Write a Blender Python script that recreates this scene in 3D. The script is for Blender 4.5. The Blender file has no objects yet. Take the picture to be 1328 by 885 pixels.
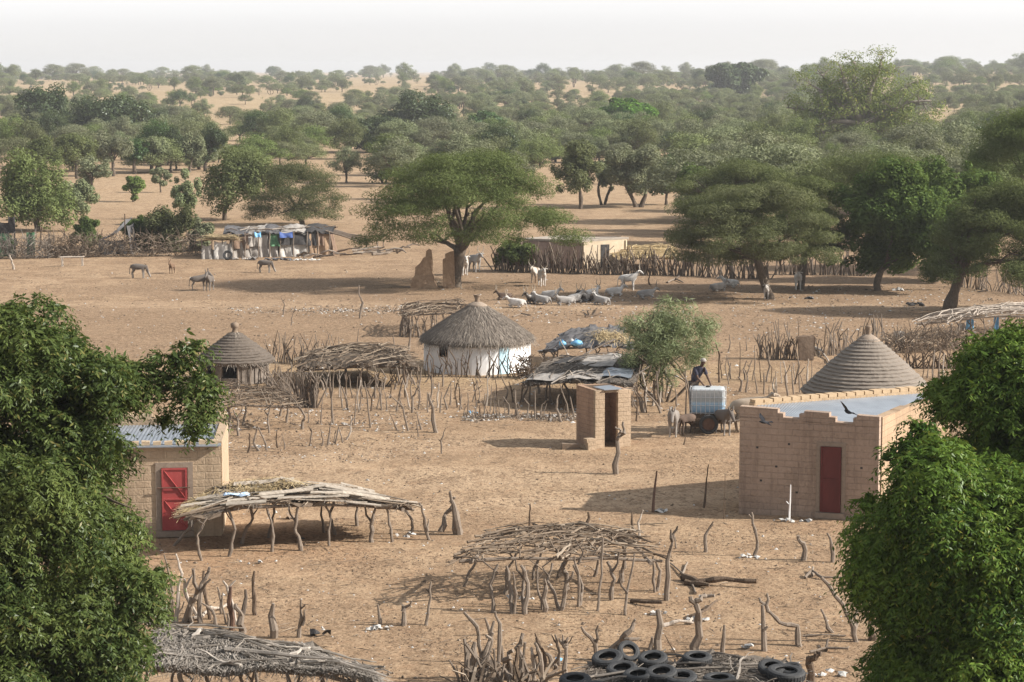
import bpy, math, random
import numpy as np
from mathutils import Vector, Matrix

scene = bpy.context.scene
COL = scene.collection
R = math.radians

# ------------------------------------------------------------------ camera
H = 13.3            # eye height above the village ground, metres
F = 3000.0          # focal length in pixels of a 1328 px wide frame
PITCH = math.atan((442.5 - 92.0) / F)
cam_d = bpy.data.cameras.new('camera')
cam_d.sensor_width = 36.0
cam_d.lens = F / 1328.0 * 36.0
cam_d.clip_start = 0.5
cam_d.clip_end = 30000.0
cam = bpy.data.objects.new('camera', cam_d)
COL.objects.link(cam)
cam.location = (0, 0, H)
cam.rotation_euler = (math.pi / 2 - PITCH, 0, 0)
scene.camera = cam

# ------------------------------------------------------------------ light
SUN_EL, SUN_AZ = R(31), R(97)          # azimuth from +Y towards +X
world = bpy.data.worlds.new('World')
scene.world = world
world.use_nodes = True
wn = world.node_tree
bg = wn.nodes['Background']
sky = wn.nodes.new('ShaderNodeTexSky')
sky.sky_type = 'NISHITA'
sky.sun_disc = False
sky.sun_elevation = SUN_EL
sky.sun_rotation = SUN_AZ
sky.altitude = 50
sky.air_density = 1.6
sky.dust_density = 1.5
sky.ozone_density = 1.0
# dusty Sahel air: the blue washed out towards white
hsv = wn.nodes.new('ShaderNodeHueSaturation')
hsv.inputs['Saturation'].default_value = .30
hsv.inputs['Value'].default_value = 1.0
wn.links.new(sky.outputs[0], hsv.inputs['Color'])
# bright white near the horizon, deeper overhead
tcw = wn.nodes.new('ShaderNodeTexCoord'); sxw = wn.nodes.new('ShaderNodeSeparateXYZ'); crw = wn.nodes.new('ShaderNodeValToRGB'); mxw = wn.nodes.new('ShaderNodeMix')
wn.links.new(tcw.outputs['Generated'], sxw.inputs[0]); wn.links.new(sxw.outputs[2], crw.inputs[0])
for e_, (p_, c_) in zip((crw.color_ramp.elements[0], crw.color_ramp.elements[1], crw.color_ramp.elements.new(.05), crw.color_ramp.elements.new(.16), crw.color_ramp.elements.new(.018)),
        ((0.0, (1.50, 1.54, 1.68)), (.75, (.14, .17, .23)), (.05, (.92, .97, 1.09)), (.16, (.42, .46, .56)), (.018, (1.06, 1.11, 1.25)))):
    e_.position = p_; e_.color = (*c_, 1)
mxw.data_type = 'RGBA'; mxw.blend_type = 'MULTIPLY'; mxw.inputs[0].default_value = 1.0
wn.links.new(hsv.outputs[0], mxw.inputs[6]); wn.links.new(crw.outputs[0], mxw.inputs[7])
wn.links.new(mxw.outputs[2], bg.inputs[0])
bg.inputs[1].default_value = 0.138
sd = bpy.data.lights.new('sun', 'SUN')
sd.energy = 4.2
sd.angle = R(0.6)
sd.color = (1.0, 0.945, 0.865)
sun = bpy.data.objects.new('sun', sd)
COL.objects.link(sun)
sv = Vector((math.sin(SUN_AZ) * math.cos(SUN_EL), math.cos(SUN_AZ) * math.cos(SUN_EL), math.sin(SUN_EL)))
sun.rotation_euler = sv.to_track_quat('Z', 'Y').to_euler()
sun.location = (60, 40, 60)
scene.view_settings.view_transform = 'Standard'
scene.view_settings.look = 'None'
scene.view_settings.exposure = 1.0
scene.view_settings.gamma = 1.0
scene.view_settings.use_curve_mapping = False
scene.render.engine = 'CYCLES'
cy = scene.cycles
cy.max_bounces = 6
cy.diffuse_bounces = 3
cy.glossy_bounces = 2
cy.transmission_bounces = 4
cy.transparent_max_bounces = 6
cy.volume_bounces = 0
cy.use_denoising = True
cy.sample_clamp_indirect = 6.0
HAZE_DENSITY = 0.00019

# ------------------------------------------------------------------ pixel -> place
cp, sp = math.cos(PITCH), math.sin(PITCH)
def ray(px, py):
    u, v = (px - 664.0) / F, (442.5 - py) / F
    return Vector((u, cp + v * sp, -sp + v * cp))
def at(px, py, z=0.0):
    d = ray(px, py)
    t = (z - H) / d.z
    return Vector((0, 0, H)) + d * t
def up(px, py, Y):
    d = ray(px, py)
    t = Y / d.y
    return Vector((0, 0, H)) + d * t
def over(px, py, pyfoot):
    """point seen at (px,py) standing above the ground seen at (px,pyfoot)"""
    return up(px, py, at(px, pyfoot).y)
def ss(a, b, x):
    t = np.clip((x - a) / (b - a), 0, 1)
    return t * t * (3 - 2 * t)
def terrain(x, y):
    x = np.asarray(x, float); y = np.asarray(y, float)
    z = 6.8 * ss(330, 1500, y)
    z = z + 6.0 * ss(600, 1600, y) * ss(0.04, 0.22, x / np.maximum(y, 1))
    w = ss(330, 700, y)
    z = z + w * (0.9 * np.sin(x / 61 + 1.3 + y / 170) * np.sin(y / 83 + 0.4) + 0.5 * np.sin(x / 27 - y / 41))
    return z
def ground_at(px, py):
    d = ray(px, py)
    t = 40.0
    while t < 6000:
        p = Vector((0, 0, H)) + d * t
        if p.z < float(terrain(p.x, p.y)):
            lo, hi = t / 1.01, t
            for _ in range(25):
                m = (lo + hi) / 2
                q = Vector((0, 0, H)) + d * m
                if q.z < float(terrain(q.x, q.y)): hi = m
                else: lo = m
            return Vector((0, 0, H)) + d * hi
        t *= 1.01
    return Vector((0, 0, H)) + d * 3000

# ------------------------------------------------------------------ mesh helpers
class B:
    def __init__(s):
        s.v = []; s.f = []; s.n = 0; s.fm = []; s.mi = 0
    def add(s, verts, faces):
        o = s.n
        s.v.extend([tuple(p) for p in verts]); s.n += len(verts)
        for f in faces:
            s.f.append(tuple(i + o for i in f)); s.fm.append(s.mi)
    def box(s, lo, hi, M=None):
        x0, y0, z0 = lo; x1, y1, z1 = hi
        vs = [Vector(p) for p in ((x0,y0,z0),(x1,y0,z0),(x1,y1,z0),(x0,y1,z0),(x0,y0,z1),(x1,y0,z1),(x1,y1,z1),(x0,y1,z1))]
        if M is not None: vs = [M @ p for p in vs]
        s.add(vs, [(0,3,2,1),(4,5,6,7),(0,1,5,4),(1,2,6,5),(2,3,7,6),(3,0,4,7)])
    def tube(s, pts, rad, sides=6):
        pts = [Vector(p) for p in pts]
        n = len(pts)
        if n < 2: return
        if not hasattr(rad, '__len__'): rad = [rad] * n
        vs = []; t0 = None; a = None
        for i, p in enumerate(pts):
            t = (pts[min(i+1, n-1)] - pts[max(i-1, 0)])
            t = t.normalized() if t.length > 1e-9 else Vector((0, 0, 1))
            if a is None:
                a = t.orthogonal().normalized()
            else:
                a = (a - t * a.dot(t))
                a = a.normalized() if a.length > 1e-6 else t.orthogonal().normalized()
            b = t.cross(a)
            for k in range(sides):
                th = 2 * math.pi * k / sides
                vs.append(p + (a * math.cos(th) + b * math.sin(th)) * rad[i])
        fs = []
        for i in range(n - 1):
            for k in range(sides):
                k2 = (k + 1) % sides
                fs.append((i*sides+k, i*sides+k2, (i+1)*sides+k2, (i+1)*sides+k))
        fs.append(tuple(range(sides))[::-1]); fs.append(tuple((n-1)*sides+k for k in range(sides)))
        s.add(vs, fs)
    def lathe(s, prof, c=(0,0,0), seg=32, wob=0.0, rng=None, closed=False, M=None):
        c = Vector(c); vs = []; fs = []; n = len(prof)
        for i, (r, z) in enumerate(prof):
            for k in range(seg):
                th = 2 * math.pi * k / seg
                rr = r * (1 + (rng.uniform(-wob, wob) if rng and r > 0.02 else 0))
                p = Vector((rr * math.cos(th), rr * math.sin(th), z + (rng.uniform(-wob, wob) * 0.5 if rng else 0)))
                vs.append((M @ p if M is not None else p) + c)
        m = n if closed else n - 1
        for i in range(m):
            j = (i + 1) % n
            for k in range(seg):
                k2 = (k + 1) % seg
                fs.append((i*seg+k, i*seg+k2, j*seg+k2, j*seg+k))
        s.add(vs, fs)
    def prism(s, poly, z0, z1):
        n = len(poly)
        vs = [(p[0], p[1], z0) for p in poly] + [(p[0], p[1], z1) for p in poly]
        fs = [tuple(range(n))[::-1], tuple(range(n, 2*n))]
        for k in range(n):
            k2 = (k + 1) % n
            fs.append((k, k2, n+k2, n+k))
        s.add(vs, fs)
    def wall(s, a, b, za, zb, t, z0=-0.1):
        """slab from a to b (xy), top heights za, zb, thickness t to the left of a->b"""
        a = Vector((a[0], a[1])); b = Vector((b[0], b[1]))
        d = (b - a).normalized(); nrm = Vector((-d.y, d.x)) * t
        vs = [(a.x,a.y,z0),(b.x,b.y,z0),(b.x+nrm.x,b.y+nrm.y,z0),(a.x+nrm.x,a.y+nrm.y,z0),
              (a.x,a.y,za),(b.x,b.y,zb),(b.x+nrm.x,b.y+nrm.y,zb),(a.x+nrm.x,a.y+nrm.y,za)]
        s.add(vs, [(0,3,2,1),(4,5,6,7),(0,1,5,4),(1,2,6,5),(2,3,7,6),(3,0,4,7)])

def np_mesh(name, V, Q):
    """V (N,3) float array, Q (M,4) int array of quads"""
    me = bpy.data.meshes.new(name)
    V = np.ascontiguousarray(V, np.float32); Q = np.ascontiguousarray(Q, np.int32)
    me.vertices.add(len(V)); me.vertices.foreach_set('co', V.ravel())
    me.loops.add(Q.size); me.loops.foreach_set('vertex_index', Q.ravel())
    me.polygons.add(len(Q))
    me.polygons.foreach_set('loop_start', np.arange(0, Q.size, 4, dtype=np.int32))
    me.polygons.foreach_set('loop_total', np.full(len(Q), 4, np.int32))
    me.update(calc_edges=True)
    return me

ORG = {}
def org(o): return ORG.get(o.name, Vector((0, 0, 0)))
def tag(o, label=None, cat=None, group=None, kind=None):
    if label: o['label'] = label
    if cat: o['category'] = cat
    if group: o['group'] = group
    if kind: o['kind'] = kind
    return o
def thing(name, loc, label, cat, group=None):
    o = bpy.data.objects.new(name, None)
    COL.objects.link(o)
    o.empty_display_size = 0.3
    o.location = loc
    ORG[o.name] = Vector(loc)
    return tag(o, label, cat, group)
def link(name, data, mats, parent=None, origin=None, smooth=False, label=None):
    """data: B in WORLD coordinates (or a finished mesh in local ones)"""
    if isinstance(data, B):
        o0 = Vector(origin) if origin is not None else (org(parent) if parent else Vector((0, 0, 0)))
        me = bpy.data.meshes.new(name)
        me.from_pydata([(v[0]-o0.x, v[1]-o0.y, v[2]-o0.z) for v in data.v], [], data.f)
        if data.mi or any(data.fm):
            me.polygons.foreach_set('material_index', data.fm)
        if smooth:
            me.polygons.foreach_set('use_smooth', [True] * len(me.polygons))
        me.update()
    else:
        me = data; o0 = Vector(origin) if origin is not None else Vector((0, 0, 0))
    if not isinstance(mats, (list, tuple)): mats = [mats]
    if len(me.materials) == 0:
        for m in mats: me.materials.append(m)
    o = bpy.data.objects.new(name, me)
    COL.objects.link(o)
    if parent is not None:
        o.parent = parent
        ORG[o.name] = org(parent)
    elif origin is not None:
        o.location = o0; ORG[o.name] = o0
    if label: o['label'] = label
    return o
def copy_tree(o, parent=None):
    c = o.copy(); COL.objects.link(c)
    if parent is not None: c.parent = parent
    for ch in list(o.children): copy_tree(ch, c)
    return c

def crook(pts, rng, amp, n=3):
    """subdivide a polyline with sideways noise so that it looks like a grown stick"""
    out = [Vector(pts[0])]
    for a, b in zip(pts[:-1], pts[1:]):
        a = Vector(a); b = Vector(b)
        for k in range(1, n):
            p = a.lerp(b, k / n)
            out.append(p + Vector((rng.uniform(-amp, amp), rng.uniform(-amp, amp), rng.uniform(-amp, amp) * .4)))
        out.append(b)
    return out
def stick(b, pts, r0, r1, rng, amp=None, n=3, sides=6):
    p = crook(pts, rng, r0 * 0.7 if amp is None else amp, n)
    m = len(p)
    b.tube(p, [(r0 + (r1 - r0) * i / (m - 1)) * rng.uniform(.75, 1.22) for i in range(m)], sides)

# ------------------------------------------------------------------ materials
def nodes(name):
    m = bpy.data.materials.new(name); m.use_nodes = True
    nt = m.node_tree
    return m, nt, nt.nodes['Principled BSDF']
def N(nt, typ, **kw):
    n = nt.nodes.new(typ)
    for k, v in kw.items(): setattr(n, k, v)
    return n
def ramp(nt, fac, stops):
    r = N(nt, 'ShaderNodeValToRGB')
    e = r.color_ramp.elements
    while len(e) < len(stops): e.new(0.5)
    for i, (p, c) in enumerate(stops):
        e[i].position = p; e[i].color = (*c, 1)
    nt.links.new(fac, r.inputs[0])
    return r.outputs[0]
def noise(nt, vec, scale, detail=4, rough=.6):
    n = N(nt, 'ShaderNodeTexNoise')
    n.inputs['Scale'].default_value = scale; n.inputs['Detail'].default_value = detail; n.inputs['Roughness'].default_value = rough
    if vec is not None: nt.links.new(vec, n.inputs['Vector'])
    return n.outputs['Fac']
def mixc(nt, fac, a, b, mode='MIX'):
    m = N(nt, 'ShaderNodeMix', data_type='RGBA', blend_type=mode)
    if isinstance(fac, (int, float)): m.inputs[0].default_value = fac
    else: nt.links.new(fac, m.inputs[0])
    for s, i in ((a, 6), (b, 7)):
        if isinstance(s, tuple): m.inputs[i].default_value = (*s, 1)
        else: nt.links.new(s, m.inputs[i])
    return m.outputs[2]
def mth(nt, op, a, b=None, c=None):
    m = N(nt, 'ShaderNodeMath', operation=op)
    for i, s in enumerate((a, b, c)):
        if s is None: continue
        if isinstance(s, (int, float)): m.inputs[i].default_value = s
        else: nt.links.new(s, m.inputs[i])
    return m.outputs[0]
def bump(nt, bsdf, h, strength=.5, dist=.02):
    b = N(nt, 'ShaderNodeBump')
    b.inputs['Strength'].default_value = strength; b.inputs['Distance'].default_value = dist
    nt.links.new(h, b.inputs['Height']); nt.links.new(b.outputs[0], bsdf.inputs['Normal'])
def mapped(nt, src, scale):
    m = N(nt, 'ShaderNodeMapping'); m.inputs['Scale'].default_value = scale
    nt.links.new(src, m.inputs[0]); return m.outputs[0]
def simple(name, c1, c2, scale=6, rough=.85, stretch=(1,1,1), bstr=.4, bdist=.02, spec=.2, island=None, metal=0.0):
    """two-tone noise material; island: extra tones picked per mesh island"""
    m, nt, b = nodes(name)
    tc = N(nt, 'ShaderNodeTexCoord').outputs['Object']
    v = mapped(nt, tc, stretch)
    f = noise(nt, v, scale, 5, .65)
    col = ramp(nt, f, [(.3, c1), (.7, c2)])
    if island:
        g = N(nt, 'ShaderNodeNewGeometry')
        isl = ramp(nt, g.outputs['Random Per Island'], island)
        col = mixc(nt, .65, col, isl)
    nt.links.new(col, b.inputs['Base Color'])
    b.inputs['Roughness'].default_value = rough
    b.inputs['Specular IOR Level'].default_value = spec
    b.inputs['Metallic'].default_value = metal
    if bstr: bump(nt, b, f, bstr, bdist)
    return m
def leafmat(name, dark, mid, light, trans=.3, gloss=.0, rare=None):
    m, nt, b = nodes(name)
    nt.nodes.remove(b)
    out = nt.nodes['Material Output']
    g = N(nt, 'ShaderNodeNewGeometry')
    tc = N(nt, 'ShaderNodeTexCoord').outputs['Object']
    oi = N(nt, 'ShaderNodeObjectInfo').outputs['Random']
    stops = [(0.0, dark), (.5, mid), (.93, light)]
    if rare: stops.append((1.0, rare))
    c = ramp(nt, g.outputs['Random Per Island'], stops)
    n1 = noise(nt, tc, .55, 2)
    c = mixc(nt, n1, c, ramp(nt, n1, [(.35, dark), (.7, light)]))
    hs = N(nt, 'ShaderNodeHueSaturation')
    nt.links.new(mth(nt, 'MULTIPLY_ADD', oi, .04, .478), hs.inputs['Hue'])
    nt.links.new(mth(nt, 'MULTIPLY_ADD', oi, .3, .8), hs.inputs['Saturation'])
    nt.links.new(mth(nt, 'MULTIPLY_ADD', oi, .4, .8), hs.inputs['Value'])
    nt.links.new(c, hs.inputs['Color'])
    c = hs.outputs[0]
    d = N(nt, 'ShaderNodeBsdfDiffuse'); t = N(nt, 'ShaderNodeBsdfTranslucent')
    nt.links.new(c, d.inputs[0])
    nt.links.new(mixc(nt, .5, c, (.20, .26, .04)), t.inputs[0])
    mx = N(nt, 'ShaderNodeMixShader'); mx.inputs[0].default_value = trans
    nt.links.new(d.outputs[0], mx.inputs[1]); nt.links.new(t.outputs[0], mx.inputs[2])
    sh = mx.outputs[0]
    if gloss:
        gl = N(nt, 'ShaderNodeBsdfGlossy'); gl.inputs['Roughness'].default_value = .38
        gl.inputs[0].default_value = (.9, .95, .9, 1)
        m2 = N(nt, 'ShaderNodeMixShader'); m2.inputs[0].default_value = gloss
        nt.links.new(sh, m2.inputs[1]); nt.links.new(gl.outputs[0], m2.inputs[2]); sh = m2.outputs[0]
    nt.links.new(sh, out.inputs[0])
    return m
def brickmat(name, ang, c1, c2, mortar, bw=.42, bh=.2, msize=.012, plaster=.45, bstr=.6):
    """blocks laid along the horizontal direction `ang` (world radians)"""
    m, nt, b = nodes(name)
    tc = N(nt, 'ShaderNodeTexCoord').outputs['Object']
    sx = N(nt, 'ShaderNodeSeparateXYZ'); nt.links.new(tc, sx.inputs[0])
    u = mth(nt, 'ADD', mth(nt, 'MULTIPLY', sx.outputs[0], math.cos(ang)), mth(nt, 'MULTIPLY', sx.outputs[1], math.sin(ang)))
    cb = N(nt, 'ShaderNodeCombineXYZ'); nt.links.new(u, cb.inputs[0]); nt.links.new(sx.outputs[2], cb.inputs[1])
    wob = N(nt, 'ShaderNodeTexNoise'); wob.inputs['Scale'].default_value = 3.0; nt.links.new(cb.outputs[0], wob.inputs['Vector'])
    av = N(nt, 'ShaderNodeVectorMath', operation='MULTIPLY_ADD')
    nt.links.new(wob.outputs['Color'], av.inputs[0]); av.inputs[1].default_value = (.03, .03, 0); nt.links.new(cb.outputs[0], av.inputs[2])
    br = N(nt, 'ShaderNodeTexBrick')
    br.inputs['Scale'].default_value = 1.0
    br.inputs['Brick Width'].default_value = bw; br.inputs['Row Height'].default_value = bh
    br.inputs['Mortar Size'].default_value = msize; br.inputs['Mortar Smooth'].default_value = .6
    br.inputs['Color1'].default_value = (*c1, 1); br.inputs['Color2'].default_value = (*c2, 1); br.inputs['Mortar'].default_value = (*mortar, 1)
    nt.links.new(av.outputs[0], br.inputs['Vector'])
    n1 = noise(nt, tc, 1.3, 5); n2 = noise(nt, tc, 14, 4)
    pl = mixc(nt, n2, tuple(c * .85 for c in c1), tuple(min(1, c * 1.1) for c in c2))
    col = mixc(nt, ramp(nt, n1, [(.42, (0, 0, 0)), (.62, (plaster, plaster, plaster))]), br.outputs[0], pl)
    col = mixc(nt, .35, col, ramp(nt, n2, [(.3, tuple(c * .7 for c in c1)), (.7, tuple(min(1, c * 1.2) for c in c2))]))
    stv = noise(nt, mapped(nt, cb.outputs[0], (3.2, .28, 1)), 1.0, 4, .65)
    col = mixc(nt, ramp(nt, stv, [(.52, (0, 0, 0)), (.66, (.55, .55, .55))]), col, tuple(c * .62 for c in c1))
    col = mixc(nt, ramp(nt, noise(nt, tc, .55, 3), [(.45, (0, 0, 0)), (.65, (.4, .4, .4))]), col, tuple(min(1, c * 1.25) for c in c2))
    nt.links.new(col, b.inputs['Base Color']); b.inputs['Roughness'].default_value = .95; b.inputs['Specular IOR Level'].default_value = .1
    hgt = mth(nt, 'ADD', mth(nt, 'MULTIPLY', br.outputs['Fac'], -.6), n2)
    bump(nt, b, hgt, bstr, .03)
    return m

W1 = [(0, (.06, .045, .034)), (.4, (.145, .112, .086)), (.75, (.25, .205, .165)), (1, (.40, .345, .285))]
M = {}
M['wood'] = simple('weathered_wood', (.10, .078, .06), (.28, .23, .19), 9, .9, (3, 3, .7), .7, .015, .1, W1)
M['wood_dark'] = simple('dark_wood', (.06, .042, .03), (.17, .125, .09), 9, .9, (3, 3, .7), .6, .015, .1)
M['wood_pale'] = simple('bleached_wood', (.26, .215, .175), (.48, .42, .36), 9, .9, (3, 3, .7), .6, .015, .1)
M['brush'] = simple('dry_brush', (.13, .095, .065), (.32, .25, .19), 7, .95, (2, 2, 2), .3, .01, .1,
                    [(0, (.05, .036, .026)), (.45, (.15, .112, .082)), (.8, (.25, .20, .15)), (1, (.40, .34, .27))])
M['brush_grey'] = simple('grey_brush', (.12, .10, .085), (.30, .26, .22), 7, .95, (2, 2, 2), .3, .01, .1,
                    [(0, (.045, .037, .03)), (.4, (.13, .11, .092)), (.8, (.24, .21, .18)), (1, (.4, .36, .32))])
M['thatch'] = simple('grey_thatch', (.12, .092, .072), (.235, .195, .155), 18, .95, (1, 1, 1), .5, .02, .1,
                    [(0, (.08, .066, .056)), (.5, (.175, .15, .128)), (.85, (.27, .235, .20)), (1, (.42, .36, .29))])
M['thatch_pale'] = simple('pale_grey_thatch', (.19, .165, .14), (.36, .32, .275), 18, .95, (1, 1, 1), .5, .02, .1,
                    [(0, (.13, .11, .092)), (.5, (.29, .255, .22)), (.85, (.42, .375, .33)), (1, (.56, .50, .43))])
M['straw'] = simple('yellow_straw', (.34, .25, .13), (.55, .43, .25), 18, .95, (1, 1, 1), .5, .02, .1,
                    [(0, (.25, .18, .10)), (.5, (.46, .35, .19)), (1, (.66, .54, .34))])
M['bark'] = simple('tree_bark', (.07, .055, .042), (.17, .135, .105), 12, .95, (2, 2, .5), .7, .03, .1)
M['bark_grey'] = simple('grey_bark', (.17, .145, .125), (.33, .285, .245), 12, .95, (2, 2, .5), .7, .03, .1)
M['mud'] = simple('mud', (.27, .18, .115), (.40, .285, .195), 5, .95, (1, 1, 1), .6, .04, .1)
M['mud_dark'] = simple('dark_mud', (.17, .125, .09), (.27, .205, .155), 5, .95, (1, 1, 1), .6, .04, .1)
M['cement'] = simple('cement', (.225, .175, .135), (.30, .24, .19), 8, .9, (1, 1, 1), .4, .02, .2)
M['white'] = simple('whitewash', (.80, .79, .785), (.90, .895, .89), 2.5, .9, (1, 1, .5), .2, .01, .2)
M['blue_paint'] = simple('pale_blue_paint', (.40, .60, .70), (.55, .73, .80), 3, .7, (1, 1, .6), .2, .01)
M['red'] = simple('red_painted_metal', (.30, .045, .045), (.41, .08, .075), 3, .5, (1, 1, .4), .15, .01, .4)
M['red_dark'] = simple('dark_red_painted_metal', (.075, .012, .011), (.125, .022, .02), 3, .5, (1, 1, .4), .15, .01, .4)
M['zinc'] = simple('zinc_sheet', (.21, .235, .27), (.30, .33, .37), 1.6, .42, (1, 1, 1), .1, .01, .5, None, .35)
M['rust'] = simple('rusty_iron', (.07, .045, .035), (.16, .09, .06), 9, .8, (1, 1, .3), .3, .01, .3)
M['rubber'] = simple('tyre_rubber', (.025, .026, .028), (.055, .055, .056), 9, .75, (1, 1, 1), .3, .01, .35)
M['dark'] = simple('dark_cloth_and_shade', (.03, .028, .028), (.075, .07, .068), 5, .95)  # also colours the shade inside the hut window and wall holes
M['tarp_blue'] = simple('blue_tarpaulin', (.035, .07, .22), (.08, .13, .33), 3, .6, (1, 1, 1), .5, .05, .3)
M['bag_blue'] = simple('blue_plastic', (.09, .30, .52), (.22, .45, .66), 5, .5, (1, 1, 1), .5, .05, .4)
M['tarp_grey'] = simple('grey_tarpaulin', (.055, .052, .054), (.14, .135, .138), 3, .8, (1, 1, 1), .6, .05, .2)
M['cloth_white'] = simple('white_sacking', (.38, .355, .325), (.62, .59, .55), 4, .9, (1, 1, .6), .5, .05, .1)
M['cloth_pale'] = simple('pale_patched_cloth', (.22, .20, .18), (.42, .385, .35), 3, .9, (1, 1, .5), .5, .05, .1)
M['cloth_brown'] = simple('brown_cloth', (.13, .085, .06), (.27, .19, .14), 4, .95, (1, 1, .5), .4, .04, .1)
M['cloth_green'] = simple('green_cloth', (.05, .13, .07), (.12, .24, .13), 4, .9)
M['paper'] = simple('white_litter', (.34, .325, .305), (.54, .525, .50), 9, .8, (1, 1, 1), .4, .02, .2)
M['leaf_neem'] = leafmat('neem_leaf', (.017, .040, .008), (.046, .092, .014), (.145, .205, .036), .22, .010, (.30, .23, .05))
M['leaf_acacia'] = leafmat('acacia_leaf', (.056, .072, .026), (.096, .118, .043), (.165, .188, .074), .22)
M['leaf_pale'] = leafmat('pale_green_leaf', (.085, .112, .040), (.138, .168, .062), (.215, .245, .10), .25)
M['leaf_grey'] = leafmat('grey_green_leaf', (.130, .147, .084), (.192, .210, .118), (.265, .276, .162), .2)
M['leaf_dark'] = leafmat('dark_green_leaf', (.026, .048, .018), (.048, .080, .028), (.085, .125, .044), .2, .02)
M['leaf_thorn'] = leafmat('thorn_leaf', (.125, .145, .078), (.185, .208, .115), (.27, .285, .165), .22)
M['leaf_mid'] = leafmat('bright_green_leaf', (.040, .085, .016), (.082, .158, .028), (.15, .25, .05), .30, 0)
M['leaf_yellow'] = leafmat('yellow_green_leaf', (.12, .155, .05), (.19, .225, .075), (.29, .315, .11), .35, 0, (.40, .27, .05))
# ------------------------------------------------------------------ ground
GROUND_TINT = (.80, .785, .76)
def ground_material():
    m, nt, b = nodes('dry_ground')
    pos = N(nt, 'ShaderNodeNewGeometry').outputs['Position']
    sx = N(nt, 'ShaderNodeSeparateXYZ'); nt.links.new(pos, sx.inputs[0])
    X, Y = sx.outputs[0], sx.outputs[1]
    big = noise(nt, mapped(nt, pos, (1, .45, 0)), .055, 4, .6)
    mid = noise(nt, mapped(nt, pos, (1, .7, 0)), .42, 5, .65)
    fine = noise(nt, pos, 3.2, 6, .75)
    c = ramp(nt, big, [(.32, (.335, .235, .150)), (.5, (.435, .315, .205)), (.68, (.520, .385, .258))])
    c = mixc(nt, ramp(nt, mid, [(.40, (.9, .9, .9)), (.58, (0, 0, 0))]), c, (.275, .187, .118))
    # straw-pale trodden streaks
    st = noise(nt, mapped(nt, pos, (.07, .55, 0)), 1.0, 4, .6)
    c = mixc(nt, ramp(nt, st, [(.54, (0, 0, 0)), (.66, (.6, .6, .6))]), c, (.56, .40, .265))
    # kraal soil, brown with dung
    def zone(cx, cy, rx, ry, soft=.35):
        dx = mth(nt, 'DIVIDE', mth(nt, 'SUBTRACT', X, cx), rx); dy = mth(nt, 'DIVIDE', mth(nt, 'SUBTRACT', Y, cy), ry)
        d = mth(nt, 'ADD', mth(nt, 'MULTIPLY', dx, dx), mth(nt, 'MULTIPLY', dy, dy))
        d = mth(nt, 'ADD', d, mth(nt, 'MULTIPLY', mth(nt, 'SUBTRACT', mid, .5), 1.6))
        mr = N(nt, 'ShaderNodeMapRange', interpolation_type='SMOOTHSTEP')
        nt.links.new(d, mr.inputs[0]); mr.inputs[1].default_value = 1.0 + soft; mr.inputs[2].default_value = 1.0 - soft
        return mr.outputs[0]
    kr = mth(nt, 'MAXIMUM', zone(15, 137, 30, 26), zone(-14, 142, 13, 7))
    kr = mth(nt, 'MAXIMUM', kr, zone(-18, 118, 34, 15, .6))
    c = mixc(nt, mth(nt, 'MULTIPLY', kr, .85), c, ramp(nt, fine, [(.3, (.165, .116, .080)), (.65, (.335, .24, .162))]))
    gr = zone(-8, 101.5, 20, 5, .5)
    c = mixc(nt, mth(nt, 'MULTIPLY', gr, .45), c, (.50, .385, .21))
    # two trodden paths across the yards
    for (x0, y0, sl, w) in ((-9.4, 77.8, .50, 1.5), (-10.0, 66.5, .33, 1.1), (0, 131, -.04, 2.2)):
        dy = mth(nt, 'SUBTRACT', mth(nt, 'SUBTRACT', Y, y0), mth(nt, 'MULTIPLY', mth(nt, 'SUBTRACT', X, x0), sl))
        dy = mth(nt, 'ADD', dy, mth(nt, 'MULTIPLY', mth(nt, 'SUBTRACT', noise(nt, pos, .12, 3), .5), 7))
        pm = N(nt, 'ShaderNodeMapRange', interpolation_type='SMOOTHSTEP'); nt.links.new(mth(nt, 'ABSOLUTE', dy), pm.inputs[0]); pm.inputs[1].default_value = w * 1.5; pm.inputs[2].default_value = w * .3
        c = mixc(nt, mth(nt, 'MULTIPLY', pm.outputs[0], .6), c, (.56, .42, .29))
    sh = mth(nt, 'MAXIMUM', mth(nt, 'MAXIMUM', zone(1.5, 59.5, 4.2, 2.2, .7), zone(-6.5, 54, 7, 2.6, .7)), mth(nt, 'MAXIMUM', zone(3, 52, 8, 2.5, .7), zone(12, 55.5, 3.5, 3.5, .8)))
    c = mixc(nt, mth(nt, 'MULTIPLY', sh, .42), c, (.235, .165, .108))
    pale = mth(nt, 'MAXIMUM', zone(-3, 75, 9, 2.2, .7), zone(5, 71.5, 6, 1.6, .7))
    c = mixc(nt, mth(nt, 'MULTIPLY', pale, .5), c, (.60, .46, .32))
    rd = mth(nt, 'MAXIMUM', zone(-13, 63.5, 9, 4.5, .7), zone(16, 66.5, 7, 2.6, .6))
    c = mixc(nt, mth(nt, 'MULTIPLY', rd, .4), c, (.47, .27, .15))
    # pale sand beyond the village
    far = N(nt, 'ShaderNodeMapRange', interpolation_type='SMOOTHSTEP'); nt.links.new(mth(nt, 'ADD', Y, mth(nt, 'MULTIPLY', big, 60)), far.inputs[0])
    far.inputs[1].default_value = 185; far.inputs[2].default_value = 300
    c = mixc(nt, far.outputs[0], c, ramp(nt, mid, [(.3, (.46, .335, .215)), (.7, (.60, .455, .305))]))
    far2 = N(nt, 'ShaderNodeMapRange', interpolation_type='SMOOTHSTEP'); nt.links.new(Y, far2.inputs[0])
    far2.inputs[1].default_value = 330; far2.inputs[2].default_value = 620
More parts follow.
